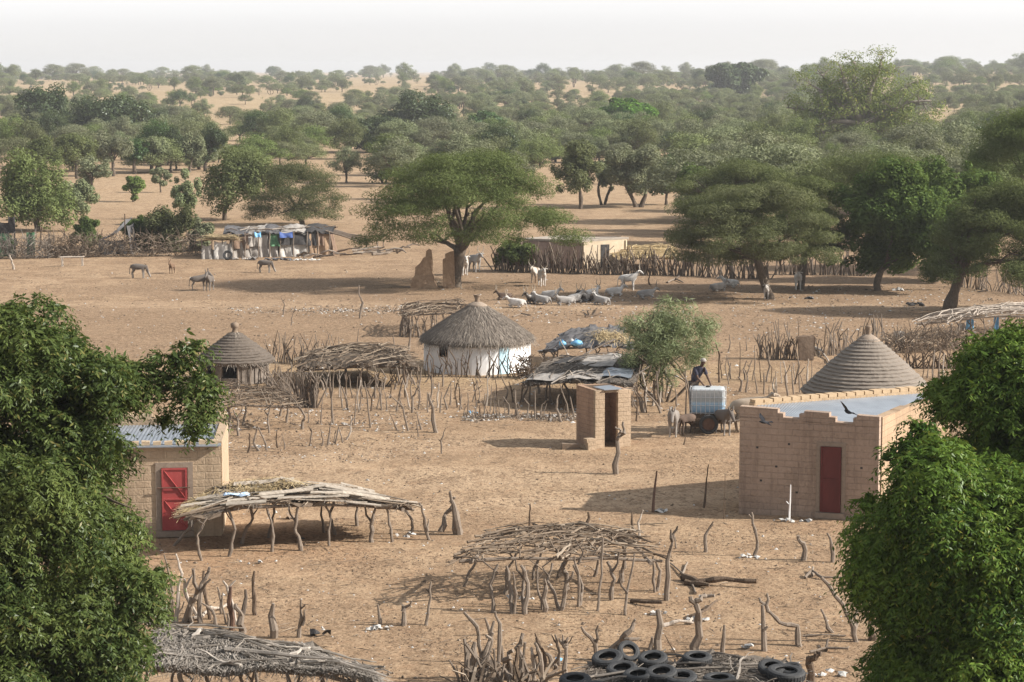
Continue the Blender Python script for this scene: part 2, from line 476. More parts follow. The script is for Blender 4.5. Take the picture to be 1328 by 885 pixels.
    c = mixc(nt, far2.outputs[0], c, ramp(nt, noise(nt, pos, .05, 4), [(.3, (.50, .40, .24)), (.7, (.64, .53, .34))]))
    den0 = noise(nt, pos, .23, 3)
    bl = noise(nt, mapped(nt, pos, (1, .6, 1)), 1.15, 6, .72)
    c = mixc(nt, mth(nt, 'MULTIPLY', ramp(nt, bl, [(.50, (0, 0, 0)), (.60, (.78, .78, .78))]), ramp(nt, Y, [(0, (1, 1, 1)), (1, (1, 1, 1))])), c, (.215, .150, .098))
    tw = noise(nt, mapped(nt, pos, (1, .55, 1)), 4.2, 5, .75)
    c = mixc(nt, mth(nt, 'MULTIPLY', ramp(nt, tw, [(.50, (0, 0, 0)), (.60, (.6, .6, .6))]), ramp(nt, den0, [(.35, (.35, .35, .35)), (.6, (1, 1, 1))])), c, (.225, .148, .092))
    c = mixc(nt, ramp(nt, tw, [(.36, (.4, .4, .4)), (.46, (0, 0, 0))]), c, (.60, .455, .31))
    c = mixc(nt, ramp(nt, noise(nt, pos, 2.1, 4), [(.55, (0, 0, 0)), (.68, (.35, .35, .35))]), c, (.43, .245, .14))
    # dung and twig crumbs, scattered darker and paler specks
    sp1 = noise(nt, mapped(nt, pos, (1, .8, 1)), 5.5, 3, .6)
    den = noise(nt, pos, .30, 3)
    sp = mth(nt, 'MULTIPLY', ramp(nt, sp1, [(.53, (0, 0, 0)), (.63, (1, 1, 1))]), ramp(nt, den, [(.38, (.05, .05, .05)), (.62, (.9, .9, .9))]))
    near = N(nt, 'ShaderNodeMapRange'); nt.links.new(Y, near.inputs[0]); near.inputs[1].default_value = 240; near.inputs[2].default_value = 150
    c = mixc(nt, mth(nt, 'MULTIPLY', mth(nt, 'MULTIPLY', sp, near.outputs[0]), 1.0), c, (.115, .078, .054))
    lt = noise(nt, mapped(nt, pos, (1, .8, 1)), 7.3, 3, .6)
    c = mixc(nt, mth(nt, 'MULTIPLY', ramp(nt, lt, [(.62, (0, 0, 0)), (.70, (1, 1, 1))]), .35), c, (.62, .49, .36))
    c = mixc(nt, .36, c, ramp(nt, fine, [(.3, (.24, .155, .10)), (.72, (.60, .43, .29))]))
    gmul = N(nt, 'ShaderNodeMix', data_type='RGBA', blend_type='MULTIPLY'); gmul.inputs[0].default_value = 1; nt.links.new(c, gmul.inputs[6]); gmul.inputs[7].default_value = (*GROUND_TINT, 1); c = gmul.outputs[2]
    nt.links.new(c, b.inputs['Base Color'])
    b.inputs['Roughness'].default_value = 1.0; b.inputs['Specular IOR Level'].default_value = .05
    peb = noise(nt, pos, 11, 4, .7)
    c2 = ramp(nt, peb, [(.36, (.56, .53, .50)), (.48, (1, 1, 1)), (.56, (1.02, 1.02, 1.02)), (.68, (1.3, 1.3, 1.3))])
    pm2 = N(nt, 'ShaderNodeMix', data_type='RGBA', blend_type='MULTIPLY'); pm2.inputs[0].default_value = 1; nt.links.new(c, pm2.inputs[6]); nt.links.new(c2, pm2.inputs[7])
    nt.links.new(pm2.outputs[2], b.inputs['Base Color'])
    h = mth(nt, 'ADD', mth(nt, 'MULTIPLY', mid, 1.2), mth(nt, 'ADD', mth(nt, 'MULTIPLY', fine, .35), mth(nt, 'ADD', mth(nt, 'MULTIPLY', peb, .14), mth(nt, 'MULTIPLY', sp, .3))))
    bump(nt, b, h, .8, .13)
    return m
ys = [-80.0, 0.0, 25.0]
y = 38.0
while y < 9000:
    ys.append(y); y += max(.45, (y - 20) * .0135)
ys = np.array(ys)
xs = np.sinh(np.linspace(-1, 1, 221) * 6.2) / np.sinh(6.2) * 6000
GX, GY = np.meshgrid(xs, ys)
rg = np.random.default_rng(3)
GZ = terrain(GX, GY) + .018 * np.sin(GX * 2.1 + GY * .9) * np.sin(GY * 1.7 - GX * .6) + .012 * rg.standard_normal(GX.shape) * (GY < 300)
nv = np.stack([GX, GY, GZ], -1).reshape(-1, 3)
ni, nj = len(ys), len(xs)
idx = np.arange(ni * nj).reshape(ni, nj)
q = np.stack([idx[:-1, :-1], idx[:-1, 1:], idx[1:, 1:], idx[1:, :-1]], -1).reshape(-1, 4)
gm = np_mesh('ground', nv, q); gm.polygons.foreach_set('use_smooth', [True] * len(gm.polygons))
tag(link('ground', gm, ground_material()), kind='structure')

# haze: dusty air round the camera and everything built
def haze():
    b = B(); b.box((-6400, -400, -4), (6400, 9400, 46))
    m = bpy.data.materials.new('dusty_air'); m.use_nodes = True
    nt = m.node_tree; nt.nodes.remove(nt.nodes['Principled BSDF'])
    v = N(nt, 'ShaderNodeVolumePrincipled')
    v.inputs['Color'].default_value = (.93, .94, .97, 1)
    v.inputs['Density'].default_value = HAZE_DENSITY
    v.inputs['Anisotropy'].default_value = .15
    nt.links.new(v.outputs[0], nt.nodes['Material Output'].inputs['Volume'])
    o = link('haze', b, m); tag(o, kind='stuff')
haze()

# ------------------------------------------------------------------ foliage
def leaf_quads(C, A, S, L, W):
    """diamond leaves: centres C, long axes A, side axes S (unit), half lengths L, half widths W"""
    n = len(C)
    V = np.empty((n, 4, 3), np.float32)
    V[:, 0] = C - A * L[:, None]; V[:, 2] = C + A * L[:, None]
    V[:, 1] = C + S * W[:, None]; V[:, 3] = C - S * W[:, None]
    return V.reshape(-1, 3), np.arange(n * 4).reshape(n, 4)
def unit(v): return v / np.maximum(np.linalg.norm(v, axis=-1, keepdims=True), 1e-9)
def rand_axes(rg, n, flat=1.0):
    a = rg.standard_normal((n, 3)); a[:, 2] *= flat; a = unit(a)
    s = unit(np.cross(a, rg.standard_normal((n, 3))))
    return a, s
def crown_from_pads(rg, pads, n_leaf, L, W, flat=.6):
    """pads: (k,6) centre xyz + radii xyz. Leaves fill each pad's volume, denser at its rim and top"""
    pads = np.asarray(pads, float)
    vol = (pads[:, 3] * pads[:, 4]) ** 1.0
    cnt = np.maximum(1, (n_leaf * vol / vol.sum())).astype(int)
    rep = np.repeat(np.arange(len(pads)), cnt); n = len(rep)
    d = rg.standard_normal((n, 3))
    d *= (np.minimum(1.0, 1.9 / np.maximum(np.linalg.norm(d, axis=1), 1e-6)))[:, None]
    C = pads[rep, :3] + d * .62 * pads[rep, 3:6]
    # leaves face outwards and up from their clump, so each clump has a lit and a shaded side
    nr = unit(unit(d) * .8 + np.array([0, 0, .75]) + .55 * rg.standard_normal((n, 3)))
    A = unit(np.cross(nr, rg.standard_normal((n, 3))))
    S = np.cross(nr, A)
    l = L * rg.uniform(.6, 1.4, n); w = W * rg.uniform(.6, 1.4, n)
    return leaf_quads(C, A, S, l, w)
def limbs(b, rng, base, r0, fork, ends, r_end, sway=.12):
    """trunk base -> fork, then a limb to each end, with side twigs"""
    base = Vector(base); fork = Vector(fork)
    stick(b, [base - Vector((0, 0, .35)), base + (fork - base) * .03, fork], r0 * 1.25, r0 * .85, rng, r0 * .25, 4, 9)
    for e in ends:
        e = Vector(e); d = e - fork
        m1 = fork + d * .4 + Vector((rng.uniform(-1, 1), rng.uniform(-1, 1), rng.uniform(-.2, .9))) * d.length * sway
        rr = r0 * rng.uniform(.38, .6)
        stick(b, [fork - Vector((0, 0, r0 * .5)), m1, e], rr, r_end, rng, rr * .5, 4, 6)
        for k in range(2):
            p = m1.lerp(e, rng.uniform(.15, .7))
            t = p + Vector((rng.uniform(-1, 1), rng.uniform(-1, 1), rng.uniform(-.1, .7))) * d.length * .3
            stick(b, [p, p.lerp(t, .5) + Vector((0, 0, .1)), t], rr * .45, r_end * .6, rng, rr * .3, 2, 5)

def acacia(seed, Rx, Ry, top, hf, zb=None, nl=16000, lean=(0, 0), layers=1.0, L=.13, W=.032, npad=70, droop=.32, r0=.3, thick=.55):
    """umbrella acacia: flat leafy pads on a shallow dome, limbs seen below"""
    rg = np.random.default_rng(seed); rng = random.Random(seed)
    pads = []
    for i in range(npad):
        u = (i + .5) / npad
        rr = math.sqrt(u) * (1 + rng.uniform(-.2, .1)); th = i * 2.39996 + rng.uniform(-.5, .5)
        x, y_ = Rx * rr * math.cos(th), Ry * rr * math.sin(th)
        zb_ = hf * 1.1 if zb is None else zb
        zt_ = top - (top - zb_) * (.10 + droop * 1.25) * min(1, rr) ** 2.4
        z = zt_ - rng.random() ** 1.4 * (zt_ - zb_) * (.85 if rr > .45 else .55) * layers
        z = max(z, zb_)
        pr = rng.uniform(.15, .36) * (Rx + Ry) / 2 * (1.1 - .4 * rr) * math.sqrt(46 / npad)
        pads.append((x + lean[0], y_ + lean[1], z - thick * .6, pr * 1.3, pr * 1.3, pr * .5 * (thick / .55)))
    V, Q = crown_from_pads(rg, pads, nl, L, W, .45)
    t = B()
    ends = []
    sel = rng.sample(pads, min(11, npad))
    k_ = .75 if abs(lean[0]) < 2 else .22; fk = (lean[0] * k_, lean[1] * k_, hf)
    limbs(t, rng, (0, 0, 0), r0, fk, [(p[0] * .8, p[1] * .8, p[2] - .1) for p in sel], .035)
    return t, V, Q
def roundtree(seed, Rx, Ry, top, bot, hf, nl=12000, L=.14, W=.055, ncl=60, r0=.22, droop=0.0, clump=.27, stems=1):
    """bushy tree: leaf clumps through an egg-shaped crown, gaps between them"""
    rg = np.random.default_rng(seed); rng = random.Random(seed)
    cz = (top + bot) / 2; Rz = (top - bot) / 2
    pads = []
    for i in range(ncl):
        d = Vector((rng.gauss(0, 1), rng.gauss(0, 1), rng.gauss(.25, 1))).normalized()
        lump = 1 + .17 * math.sin(3.1 * d.x + seed) * math.sin(2.7 * d.z + seed * 1.7) + .13 * math.sin(5.3 * d.y + 4.1 * d.x + seed * .6)
        r = (rng.uniform(.3, .9) if i % 3 else rng.uniform(.72, 1.0)) * lump
        pr = clump * rng.choice([.45, .6, .8, 1.0, 1.25])
        x, y_, z = d.x * Rx * r, d.y * Ry * r, cz + d.z * Rz * r
        z -= droop * (math.hypot(x / Rx, y_ / Ry) ** 2) * Rz
        pads.append((x, y_, z, Rx * pr, Ry * pr, Rz * pr * (1.0 + droop)))
    V, Q = crown_from_pads(rg, pads, nl, L, W, .8 if not droop else 1.6)
    t = B()
    for k in range(stems):
        dx = (k - (stems - 1) / 2) * r0 * 3.0
        sel = rng.sample(pads, 7 if stems == 1 else 4)
        limbs(t, rng, (dx * .5, rng.uniform(-.1, .1), 0), r0 / math.sqrt(stems), (dx * 2.2, 0, hf), [(p[0] * .8, p[1] * .8, p[2]) for p in sel], .03)
    return t, V, Q
def tree_proto(kind, parts, leaf, bark, loc=(0, 0, 0), rz=0, label=None, cat='tree', group=None, s=1.0):
    t, V, Q = parts
    r = thing(kind, loc, label, cat, group)
    me = bpy.data.meshes.new('trunk'); me.from_pydata([tuple(v) for v in t.v], [], t.f)
    me.polygons.foreach_set('use_smooth', [True] * len(me.polygons)); me.update()
    link('trunk', me, bark, r)
    link('crown', np_mesh('crown', V, Q), leaf, r)
    r.rotation_euler.z = rz; r.scale = (s, s, s)
    return r
def scale_px(py): return (py - 92.0) / H          # pixels per metre where the ground is seen at row py

def place_tree(kind, fx, fy, x0, x1, ytop, ybot, leaf, label, style='round', depth=1.0, bark='bark', cat='tree', group=None, **kw):
    """a tree whose foot is seen at (fx,fy) and whose crown spans x0..x1, ytop..ybot"""
    g = ground_at(fx, fy) if fy < 240 else at(fx, fy)
    Y = g.y
    a = up(x0, fy, Y); c = up(x1, fy, Y)
    Rx = (c.x - a.x) / 2; top = up(fx, ytop, Y).z - g.z; bot = up(fx, ybot, Y).z - g.z
    off = (a.x + c.x) / 2 - g.x
    seed = int(fx * 7 + fy * 13)
    if style == 'acacia':
        kw.setdefault('hf', max(.8, bot * .75)); kw.setdefault('zb', bot)
        parts = acacia(seed, Rx * .92, Rx * depth * .92, top, lean=(off, 0), **kw)
    else:
        kw.setdefault('hf', max(.4, bot + (top - bot) * .12))
        t, V, Q = roundtree(seed, Rx * .95, Rx * depth * .95, top, bot, **kw)
        V = V.copy()
        V[:, 0] += off * np.clip(V[:, 2] / max(bot, 2.2), 0, 1)
        t.v = [(v[0] + off * min(1, max(0, (v[2] - .9) / max(bot, 2.2))), v[1], v[2]) for v in t.v]
        parts = (t, V, Q)
    return tree_proto(kind, parts, M[leaf], M[bark], g - Vector((0, 0, .04)), 0, label, cat, group)

# ---- the trees round the village, each in its own place
place_tree('umbrella_acacia', 590, 372, 447, 752, 190, 318, 'leaf_acacia', 'big umbrella acacia with spreading crown beside the ruined mud wall', 'acacia', .85, L=.12, W=.017, nl=102600, npad=125, r0=.42, hf=2.5, droop=.45)
place_tree('umbrella_acacia', 1000, 388, 848, 1098, 226, 348, 'leaf_pale', 'pale green flat acacia with leaning bare trunk near the resting cattle', 'acacia', .8, L=.12, W=.017, nl=88920, npad=105, r0=.26, hf=2.6, droop=.38)
place_tree('umbrella_acacia', 1038, 375, 985, 1105, 226, 340, 'leaf_acacia', 'acacia with dark upright trunk just behind the pale leaning acacia', 'acacia', .9, L=.12, W=.017, nl=41040, npad=57, r0=.22, hf=2.4)
place_tree('dense_tree', 1138, 377, 1072, 1272, 216, 360, 'leaf_mid', 'wide bright green leafy tree behind the tall loose stick fence', 'round', .7, nl=60000, ncl=150, L=.13, W=.055, r0=.26, clump=.17, droop=.12, hf=1.6)
place_tree('umbrella_acacia', 1228, 407, 1192, 1412, 228, 372, 'leaf_acacia', 'dark broad acacia with thick straight trunk casting shade near the right edge', 'acacia', .8, L=.12, W=.017, nl=102600, npad=112, r0=.34, hf=2.4, droop=.5, layers=.75, thick=.8)
place_tree('dense_tree', 1212, 366, 1176, 1330, 212, 340, 'leaf_mid', 'bright green leafy tree filling the gap behind the dark broad acacia', 'round', .7, nl=42000, ncl=130, L=.13, W=.055, r0=.24, clump=.18, hf=1.8)
place_tree('umbrella_acacia', 1345, 352, 1236, 1450, 132, 262, 'leaf_acacia', 'tall layered acacia cut off by the right edge of the picture', 'acacia', .8, L=.12, W=.017, nl=88920, npad=102, r0=.36, hf=4.2, droop=.5, layers=.55, thick=.8)
place_tree('umbrella_acacia', 1120, 322, 1018, 1250, 196, 262, 'leaf_acacia', 'wide low acacia below the bare limbed baobab', 'acacia', .7, L=.12, W=.017, nl=54720, npad=74, r0=.25, droop=.35)
place_tree('umbrella_acacia', 945, 318, 868, 1040, 205, 268, 'leaf_acacia', 'broad acacia standing directly behind the pale leaning acacia crown', 'acacia', .7, L=.12, W=.017, nl=47880, npad=68, r0=.25)
place_tree('bushy_tree', 905, 300, 876, 936, 212, 290, 'leaf_mid', 'bright green bushy tree left of the broad acacias', 'round', nl=13300, ncl=50, L=.15, W=.055)
place_tree('umbrella_acacia', 393, 293, 316, 450, 207, 282, 'leaf_acacia', 'dark acacia leaning over the patched tent shelter', 'acacia', .9, L=.12, W=.017, nl=44460, npad=68, r0=.24, hf=1.6, droop=.5)
place_tree('weeping_tree', 48, 300, -10, 90, 203, 288, 'leaf_pale', 'weeping green tree standing at the left edge behind the dry hedge', 'round', nl=19000, ncl=64, droop=.5, r0=.24, L=.15, W=.055)
place_tree('small_tree', 99, 286, 76, 127, 233, 275, 'leaf_grey', 'small round grey green tree beside the weeping tree', nl=7600, ncl=36, L=.15, W=.055, r0=.13)
place_tree('small_tree', 173, 262, 161, 191, 231, 255, 'leaf_pale', 'smallest young tree alone on the open sand at left', nl=3040, ncl=19, L=.18, W=.07, r0=.1)
place_tree('weeping_tree', 291, 286, 262, 358, 193, 262, 'leaf_pale', 'tall yellowish weeping tree with thin bent trunk behind the tent shelter', nl=17100, ncl=61, droop=.3, r0=.18, L=.15, W=.055)
place_tree('small_tree', 240, 292, 213, 262, 222, 285, 'leaf_grey', 'thin pale tree rising behind the olive bushes', nl=4940, ncl=28, L=.15, W=.055, r0=.1, clump=.2)
place_tree('small_tree', 119, 246, 98, 146, 203, 238, 'leaf_grey', 'small grey tree on the sand beyond the weeping tree', nl=4940, ncl=28, L=.15, W=.055, r0=.14)
place_tree('small_tree', 208, 250, 193, 226, 218, 242, 'leaf_grey', 'thin grey sapling right of the smallest young tree', nl=2470, ncl=16, L=.15, W=.055, r0=.1)
place_tree('round_tree', 753, 271, 718, 782, 188, 252, 'leaf_pale', 'pale round tree leftmost on the clearing behind the mud house', nl=13300, ncl=50, L=.15, W=.055, r0=.2)
place_tree('slender_tree', 782, 266, 768, 806, 205, 246, 'leaf_grey', 'slender tree with two trunks spread like a letter V', nl=4940, ncl=25, L=.15, W=.055, r0=.2, stems=2)
place_tree('round_tree', 828, 269, 780, 868, 184, 247, 'leaf_grey', 'grey green tree with twin dark trunks in the middle of the clearing', nl=17100, ncl=56, L=.15, W=.055, r0=.32, stems=2)
place_tree('round_tree', 864, 266, 842, 896, 203, 257, 'leaf_dark', 'dark round tree at the right end of the clearing', nl=9500, ncl=39, L=.15, W=.055, r0=.16)
place_tree('dense_tree', 50, 180, 20, 92, 113, 174, 'leaf_dark', 'dark dense tree tall above the left bush, nearest the left edge', nl=11400, ncl=64, L=.30, W=.15, r0=.5)
place_tree('dense_tree', 140, 187, 84, 194, 126, 180, 'leaf_dark', 'wide dark dense tree right beside the other dark one at left', nl=13300, ncl=78, L=.30, W=.15, r0=.5)
place_tree('dense_tree', 480, 198, 432, 532, 150, 192, 'leaf_dark', 'dark spreading tree above the top of the big umbrella acacia', nl=11400, ncl=70, L=.30, W=.15, r0=.4)
place_tree('dense_tree', 550, 182, 502, 594, 126, 176, 'leaf_dark', 'dark tree farther back than the dark spreading tree', nl=11400, ncl=64, L=.30, W=.15, r0=.4)
place_tree('dense_tree', 640, 186, 605, 664, 146, 182, 'leaf_dark', 'low dark tree right of the two dark spreading trees', nl=7600, ncl=47, L=.30, W=.15, r0=.35)
place_tree('bushy_tree', 812, 176, 772, 852, 128, 172, 'leaf_mid', 'bright green dome shaped tree far beyond the clearing', nl=11400, ncl=64, L=.5, W=.22, r0=.35)
place_tree('dense_tree', 958, 128, 922, 995, 80, 122, 'leaf_dark', 'dark broad tree on the skyline left of the baobab', nl=9500, ncl=56, L=.9, W=.45, r0=.6)
for k, (fx, fy, x0, x1, yt, yb, lf) in enumerate([(147, 229, 120, 172, 172, 214, 'leaf_grey'), (174, 226, 156, 196, 178, 212, 'leaf_dark'), (197, 225, 186, 222, 176, 210, 'leaf_grey'),
        (222, 223, 210, 246, 168, 208, 'leaf_dark'), (246, 224, 236, 268, 172, 210, 'leaf_grey'), (266, 222, 254, 300, 166, 206, 'leaf_dark'), (100, 232, 72, 126, 172, 218, 'leaf_pale'), (60, 236, 30, 80, 180, 220, 'leaf_acacia')]):
    place_tree('round_tree', fx, fy, x0, x1, yt, yb, lf, ['first', 'second', 'third', 'fourth', 'fifth', 'sixth', 'pale tree left of the first', 'olive tree second left of the first'][k] +
               (' tree from the left in the row with bare trunks beyond the sand' if k < 6 else ' tree of the row with bare trunks'), nl=7980, ncl=39, L=.15, W=.055, r0=.22, group='row of trees beyond the left sand')
place_tree('round_tree', 498, 238, 466, 545, 175, 228, 'leaf_acacia', 'olive tree with thin trunks left above the umbrella acacia', nl=9500, ncl=42, L=.15, W=.055, r0=.2, stems=2)
# shrubs by the left camp
for fx, fy, x0, x1, yt, yb, lf, lb in [(112, 322, 96, 134, 283, 318, 'leaf_mid', 'small bright green bush in the dry hedge at left'),
        (178, 324, 156, 198, 278, 322, 'leaf_mid', 'green bush growing over the grey tent'),
        (215, 326, 186, 262, 268, 330, 'leaf_acacia', 'large olive bush between the tent and the patched shelter'),
        (255, 326, 240, 278, 288, 328, 'leaf_grey', 'thin grey bush against the left end of the patched shelter'),
        (668, 352, 644, 698, 308, 350, 'leaf_acacia', 'olive bush tangled in the fence left of the mud house'),
        (6, 330, -16, 14, 300, 330, 'leaf_dark', 'dark bush cut off by the left edge behind the hedge')]:
    place_tree('bush', fx, fy, x0, x1, yt, yb, lf, lb, nl=7980, ncl=42, L=.16, W=.05, r0=.08, hf=.3, cat='bush', stems=2)
place_tree('thorn_bush', 862, 522, 797, 926, 390, 498, 'leaf_thorn', 'feathery grey green thorn tree growing through the low shelters', 'round', .95, nl=15000, ncl=170, L=.16, W=.013, r0=.10, hf=.8, clump=.17, stems=4)

# ---- bare limbed baobab on the right
def baobab():
    g = ground_at(1110, 208); Y = g.y; rng = random.Random(5); rg = np.random.default_rng(5)
    b = B(); pads = []
    def P(px, py, dy=0): 
        p = up(px, py, Y) - g; return Vector((p.x, dy, p.z))
    stick(b, [(0, 0, -.5), P(1112, 180), P(1115, 155)], 1.15, .8, rng, .15, 3, 10)
    ends = [(1040, 165, -2), (1022, 140, 2), (1050, 110, -1), (1062, 90, 2), (1085, 85, -3), (1110, 80, 1), (1140, 78, -2), (1165, 88, 3), (1190, 105, 0), (1205, 130, -2), (1188, 158, 2), (1160, 140, -3), (1075, 135, 3), (1130, 110, 3), (1040, 185, 1), (1185, 180, -1)]
    for (x, y_, dy) in ends:
        e = P(x, y_, dy); f = P(1115, 160); d = e - f
        m1 = f + d * .35 + Vector((0, dy * .2, rng.uniform(-.2, .6))); m2 = f + d * .7 + Vector((rng.uniform(-.6, .6), 0, rng.uniform(.2, .8)))
        stick(b, [f, m1, m2, e], .55, .08, rng, .22, 3, 7)
        for k in range(20):
            p = m1.lerp(e, rng.uniform(.1, 1)); t = p + Vector((rng.uniform(-1, 1), rng.uniform(-1, 1), rng.uniform(-.8, 1))) * rng.uniform(1, 3.4)
            stick(b, [p, p.lerp(t, .5) + Vector((rng.uniform(-.3, .3), 0, .2)), t], .1, .025, rng, .1, 2, 4)
            if rng.random() < .85: pads.append((t.x, t.y, t.z, 1.35, 1.35, .85))
    V, Q = crown_from_pads(rg, pads, 27000, .18, .085, 1.0)
    tree_proto('baobab_tree', (b, V, Q), M['leaf_yellow'], M['bark_grey'], g, 0, 'huge old tree with bare twisted grey limbs and thin yellow green leaves', 'tree')
baobab()

# ---- bush country out to the skyline
def far_trees():
    rng = random.Random(11)
    kinds = []
    M['leaf_dry'] = leafmat('dusty_olive_leaf', (.112, .130, .058), (.172, .192, .088), (.255, .27, .135), .22)
    specs = [('acacia', 'leaf_dry', dict(Rx=4.2, Ry=4.0, top=5.2, hf=1.9)), ('acacia', 'leaf_grey', dict(Rx=3.6, Ry=3.9, top=5.8, hf=2.4)),
             ('round', 'leaf_grey', dict(Rx=2.9, Ry=3.0, top=5.6, bot=1.5, hf=1.8)), ('round', 'leaf_dry', dict(Rx=3.3, Ry=3.0, top=5.2, bot=1.2, hf=1.5)),
             ('round', 'leaf_pale', dict(Rx=3.0, Ry=3.0, top=6.4, bot=1.8, hf=2.2)), ('round', 'leaf_dark', dict(Rx=3.4, Ry=3.2, top=6.2, bot=1.5, hf=1.9)),
             ('round', 'leaf_grey', dict(Rx=2.2, Ry=2.4, top=3.4, bot=.4, hf=.7)),
             ('acacia', 'leaf_dry', dict(Rx=5.0, Ry=4.2, top=5.0, hf=1.4, droop=.5)), ('acacia', 'leaf_pale', dict(Rx=3.4, Ry=4.4, top=4.6, hf=1.3, droop=.55)),
             ('sparse', 'leaf_grey', dict(Rx=3.2, Ry=3.0, top=6.0, bot=1.4, hf=1.4, clump=.2, stems=3))]
    words = ['flat topped olive tree', 'flat topped grey green tree', 'round grey green tree', 'round olive tree', 'taller pale green tree', 'round dark green tree', 'low grey bush', 'broad flat olive tree', 'low pale spreading tree', 'thin half bare grey tree']
    for i, (st, lf, kw) in enumerate(specs):
        if st == 'acacia': kinds.append(acacia(200 + i, nl=10000, L=.15, W=.042, npad=60, r0=.2, **kw))
        elif st == 'sparse': kinds.append(roundtree(200 + i, nl=2300, L=.16, W=.05, ncl=40, **kw))
        else: kinds.append(roundtree(200 + i, nl=9000, L=.14, W=.047, ncl=62, **kw))
    gaps = [(262, 330, 128, 172), (372, 445, 215, 262), (330, 352, 100, 150), (400, 450, 120, 132), (1196, 1246, 138, 172), (500, 560, 100, 118), (728, 800, 106, 124), (590, 625, 148, 162), (1120, 1160, 100, 118), (450, 500, 102, 118), (20, 120, 108, 126), (150, 250, 112, 128)]
    spots = []
    tries = 0
    A = [(0.0, 0.0)]
    while len(spots) < 4700 and tries < 200000:
        tries += 1
        D = 285 + (2300 - 285) * rng.random() ** .92
        x = rng.uniform(-.262, .262) * D
        px = 664 + x / D * F
        z = float(terrain(x, D)); py = 92 + (H - z) / D * F
        # the open sand in front of the left bush and behind the mud house
        if D < 300 and px < 330: continue
        if 330 < px < 470 and D < 320: continue
        if 700 < px < 890 and D < 330: continue
        s = rng.uniform(.5, 1.08) if D < 480 else rng.uniform(.38, .95) if D < 900 else .36 + .95 * rng.random() ** 2.6
        if D > 1300 and rng.random() < .05: s = rng.uniform(1.5, 2.1)
        h = 5.6 * s * F / D
        if any(a < px < b_ and py > y0 and py - h * .8 < y1 for a, b_, y0, y1 in ((14, 198, 178, 148), (430, 596, 178, 158), (604, 664, 182, 162), (768, 856, 172, 148), (1005, 1212, 204, 132))): continue
        if D > 1500 and rng.random() < .35: continue
        if any(a < px < b_ and py > y0 and py - h * .7 < y1 for a, b_, y0, y1 in gaps) and rng.random() < .80: continue
        keep = 1.0 if px > 620 else .70
        if D > 900: keep *= .8
        if rng.random() > keep: continue
        if False: continue
        spots.append((x, D, z, s, rng.choices(range(10), [3, 3, 2, 2, 1.3, 1, 2.5, 3, 2.5, 2])[0], px, py))
    # right side: bush fills the land nearer in
    for k in range(64):
        D = rng.uniform(180, 300); px = rng.uniform(890, 1420)
        x = (px - 664) / F * D
        spots.append((x, D, 0.0, rng.uniform(.8, 1.25), rng.choice([0, 1, 0, 1, 3, 5, 2]), px, 92 + H / D * F))
    for k in range(10):
        D = rng.uniform(232, 285); px = rng.uniform(440, 700)
        x = (px - 664) / F * D
        spots.append((x, D, 0.0, rng.uniform(.7, 1.05), rng.choice([2, 3, 4, 2]), px, 92 + H / D * F))
    spots.sort(key=lambda q_: q_[1])
    protos = {}
    kn = ['flat_tree', 'flat_tree', 'round_tree', 'round_tree', 'tall_tree', 'round_tree', 'low_bush', 'flat_tree', 'flat_tree', 'thin_tree']
    def zone(px, D):
        side = 'behind the left camp' if px < 450 else 'beyond the umbrella acacia' if px < 760 else 'beyond the clearing' if px < 900 else 'in the thick bush at right'
        return side + (', nearer rows' if D < 330 else ', middle rows' if D < 430 else ', farther rows')
    nthing = 232
    for i, (x, D, z, s, k, px, py) in enumerate(spots[:nthing]):
        lab = words[k] + ' ' + zone(px, D)
        grp = words[k] + 's ' + zone(px, D)
        if k not in protos:
            r = tree_proto(kn[k], kinds[k], M[specs[k][1]], M['bark'], (x, D, z - .05), 0, lab, 'bush' if k == 6 else 'tree', grp)
            protos[k] = r
        else:
            r = copy_tree(protos[k]); r.location = (x, D, z - .05); r['label'] = lab; r['group'] = grp
        r.rotation_euler.z = rng.uniform(0, 6.28)
        r.scale = (s * rng.uniform(.9, 1.15), s * rng.uniform(.9, 1.15), s)
    # the rest of the bush: thousands of small far trees, too many to count, as one object
    rest = spots[nthing:]
    me = bpy.data.meshes.new('far_bushland')
    me.from_pydata([(q[0], q[1], q[2] - .05) for q in rest], [], [])
    for nm, typ, vals in (('kind_no', 'INT', [q[4] for q in rest]), ('turn', 'FLOAT', [rng.uniform(0, 6.28) for q in rest]), ('size', 'FLOAT', [q[3] for q in rest])):
        a = me.attributes.new(nm, typ, 'POINT'); a.data.foreach_set('value', vals)
    o = bpy.data.objects.new('far_bushland', me); COL.objects.link(o)
    tag(o, 'dense hazy bush of countless small trees out to the skyline', 'bushland', kind='stuff')
    ng = bpy.data.node_groups.new('far_bushland', 'GeometryNodeTree')
    ng.interface.new_socket('Geometry', in_out='INPUT', socket_type='NodeSocketGeometry')
    ng.interface.new_socket('Geometry', in_out='OUTPUT', socket_type='NodeSocketGeometry')
    gi = ng.nodes.new('NodeGroupInput'); go = ng.nodes.new('NodeGroupOutput'); jn = ng.nodes.new('GeometryNodeJoinGeometry')
    def attr(nm, dt):
        a = ng.nodes.new('GeometryNodeInputNamedAttribute'); a.data_type = dt; a.inputs[0].default_value = nm
        return a.outputs[0]
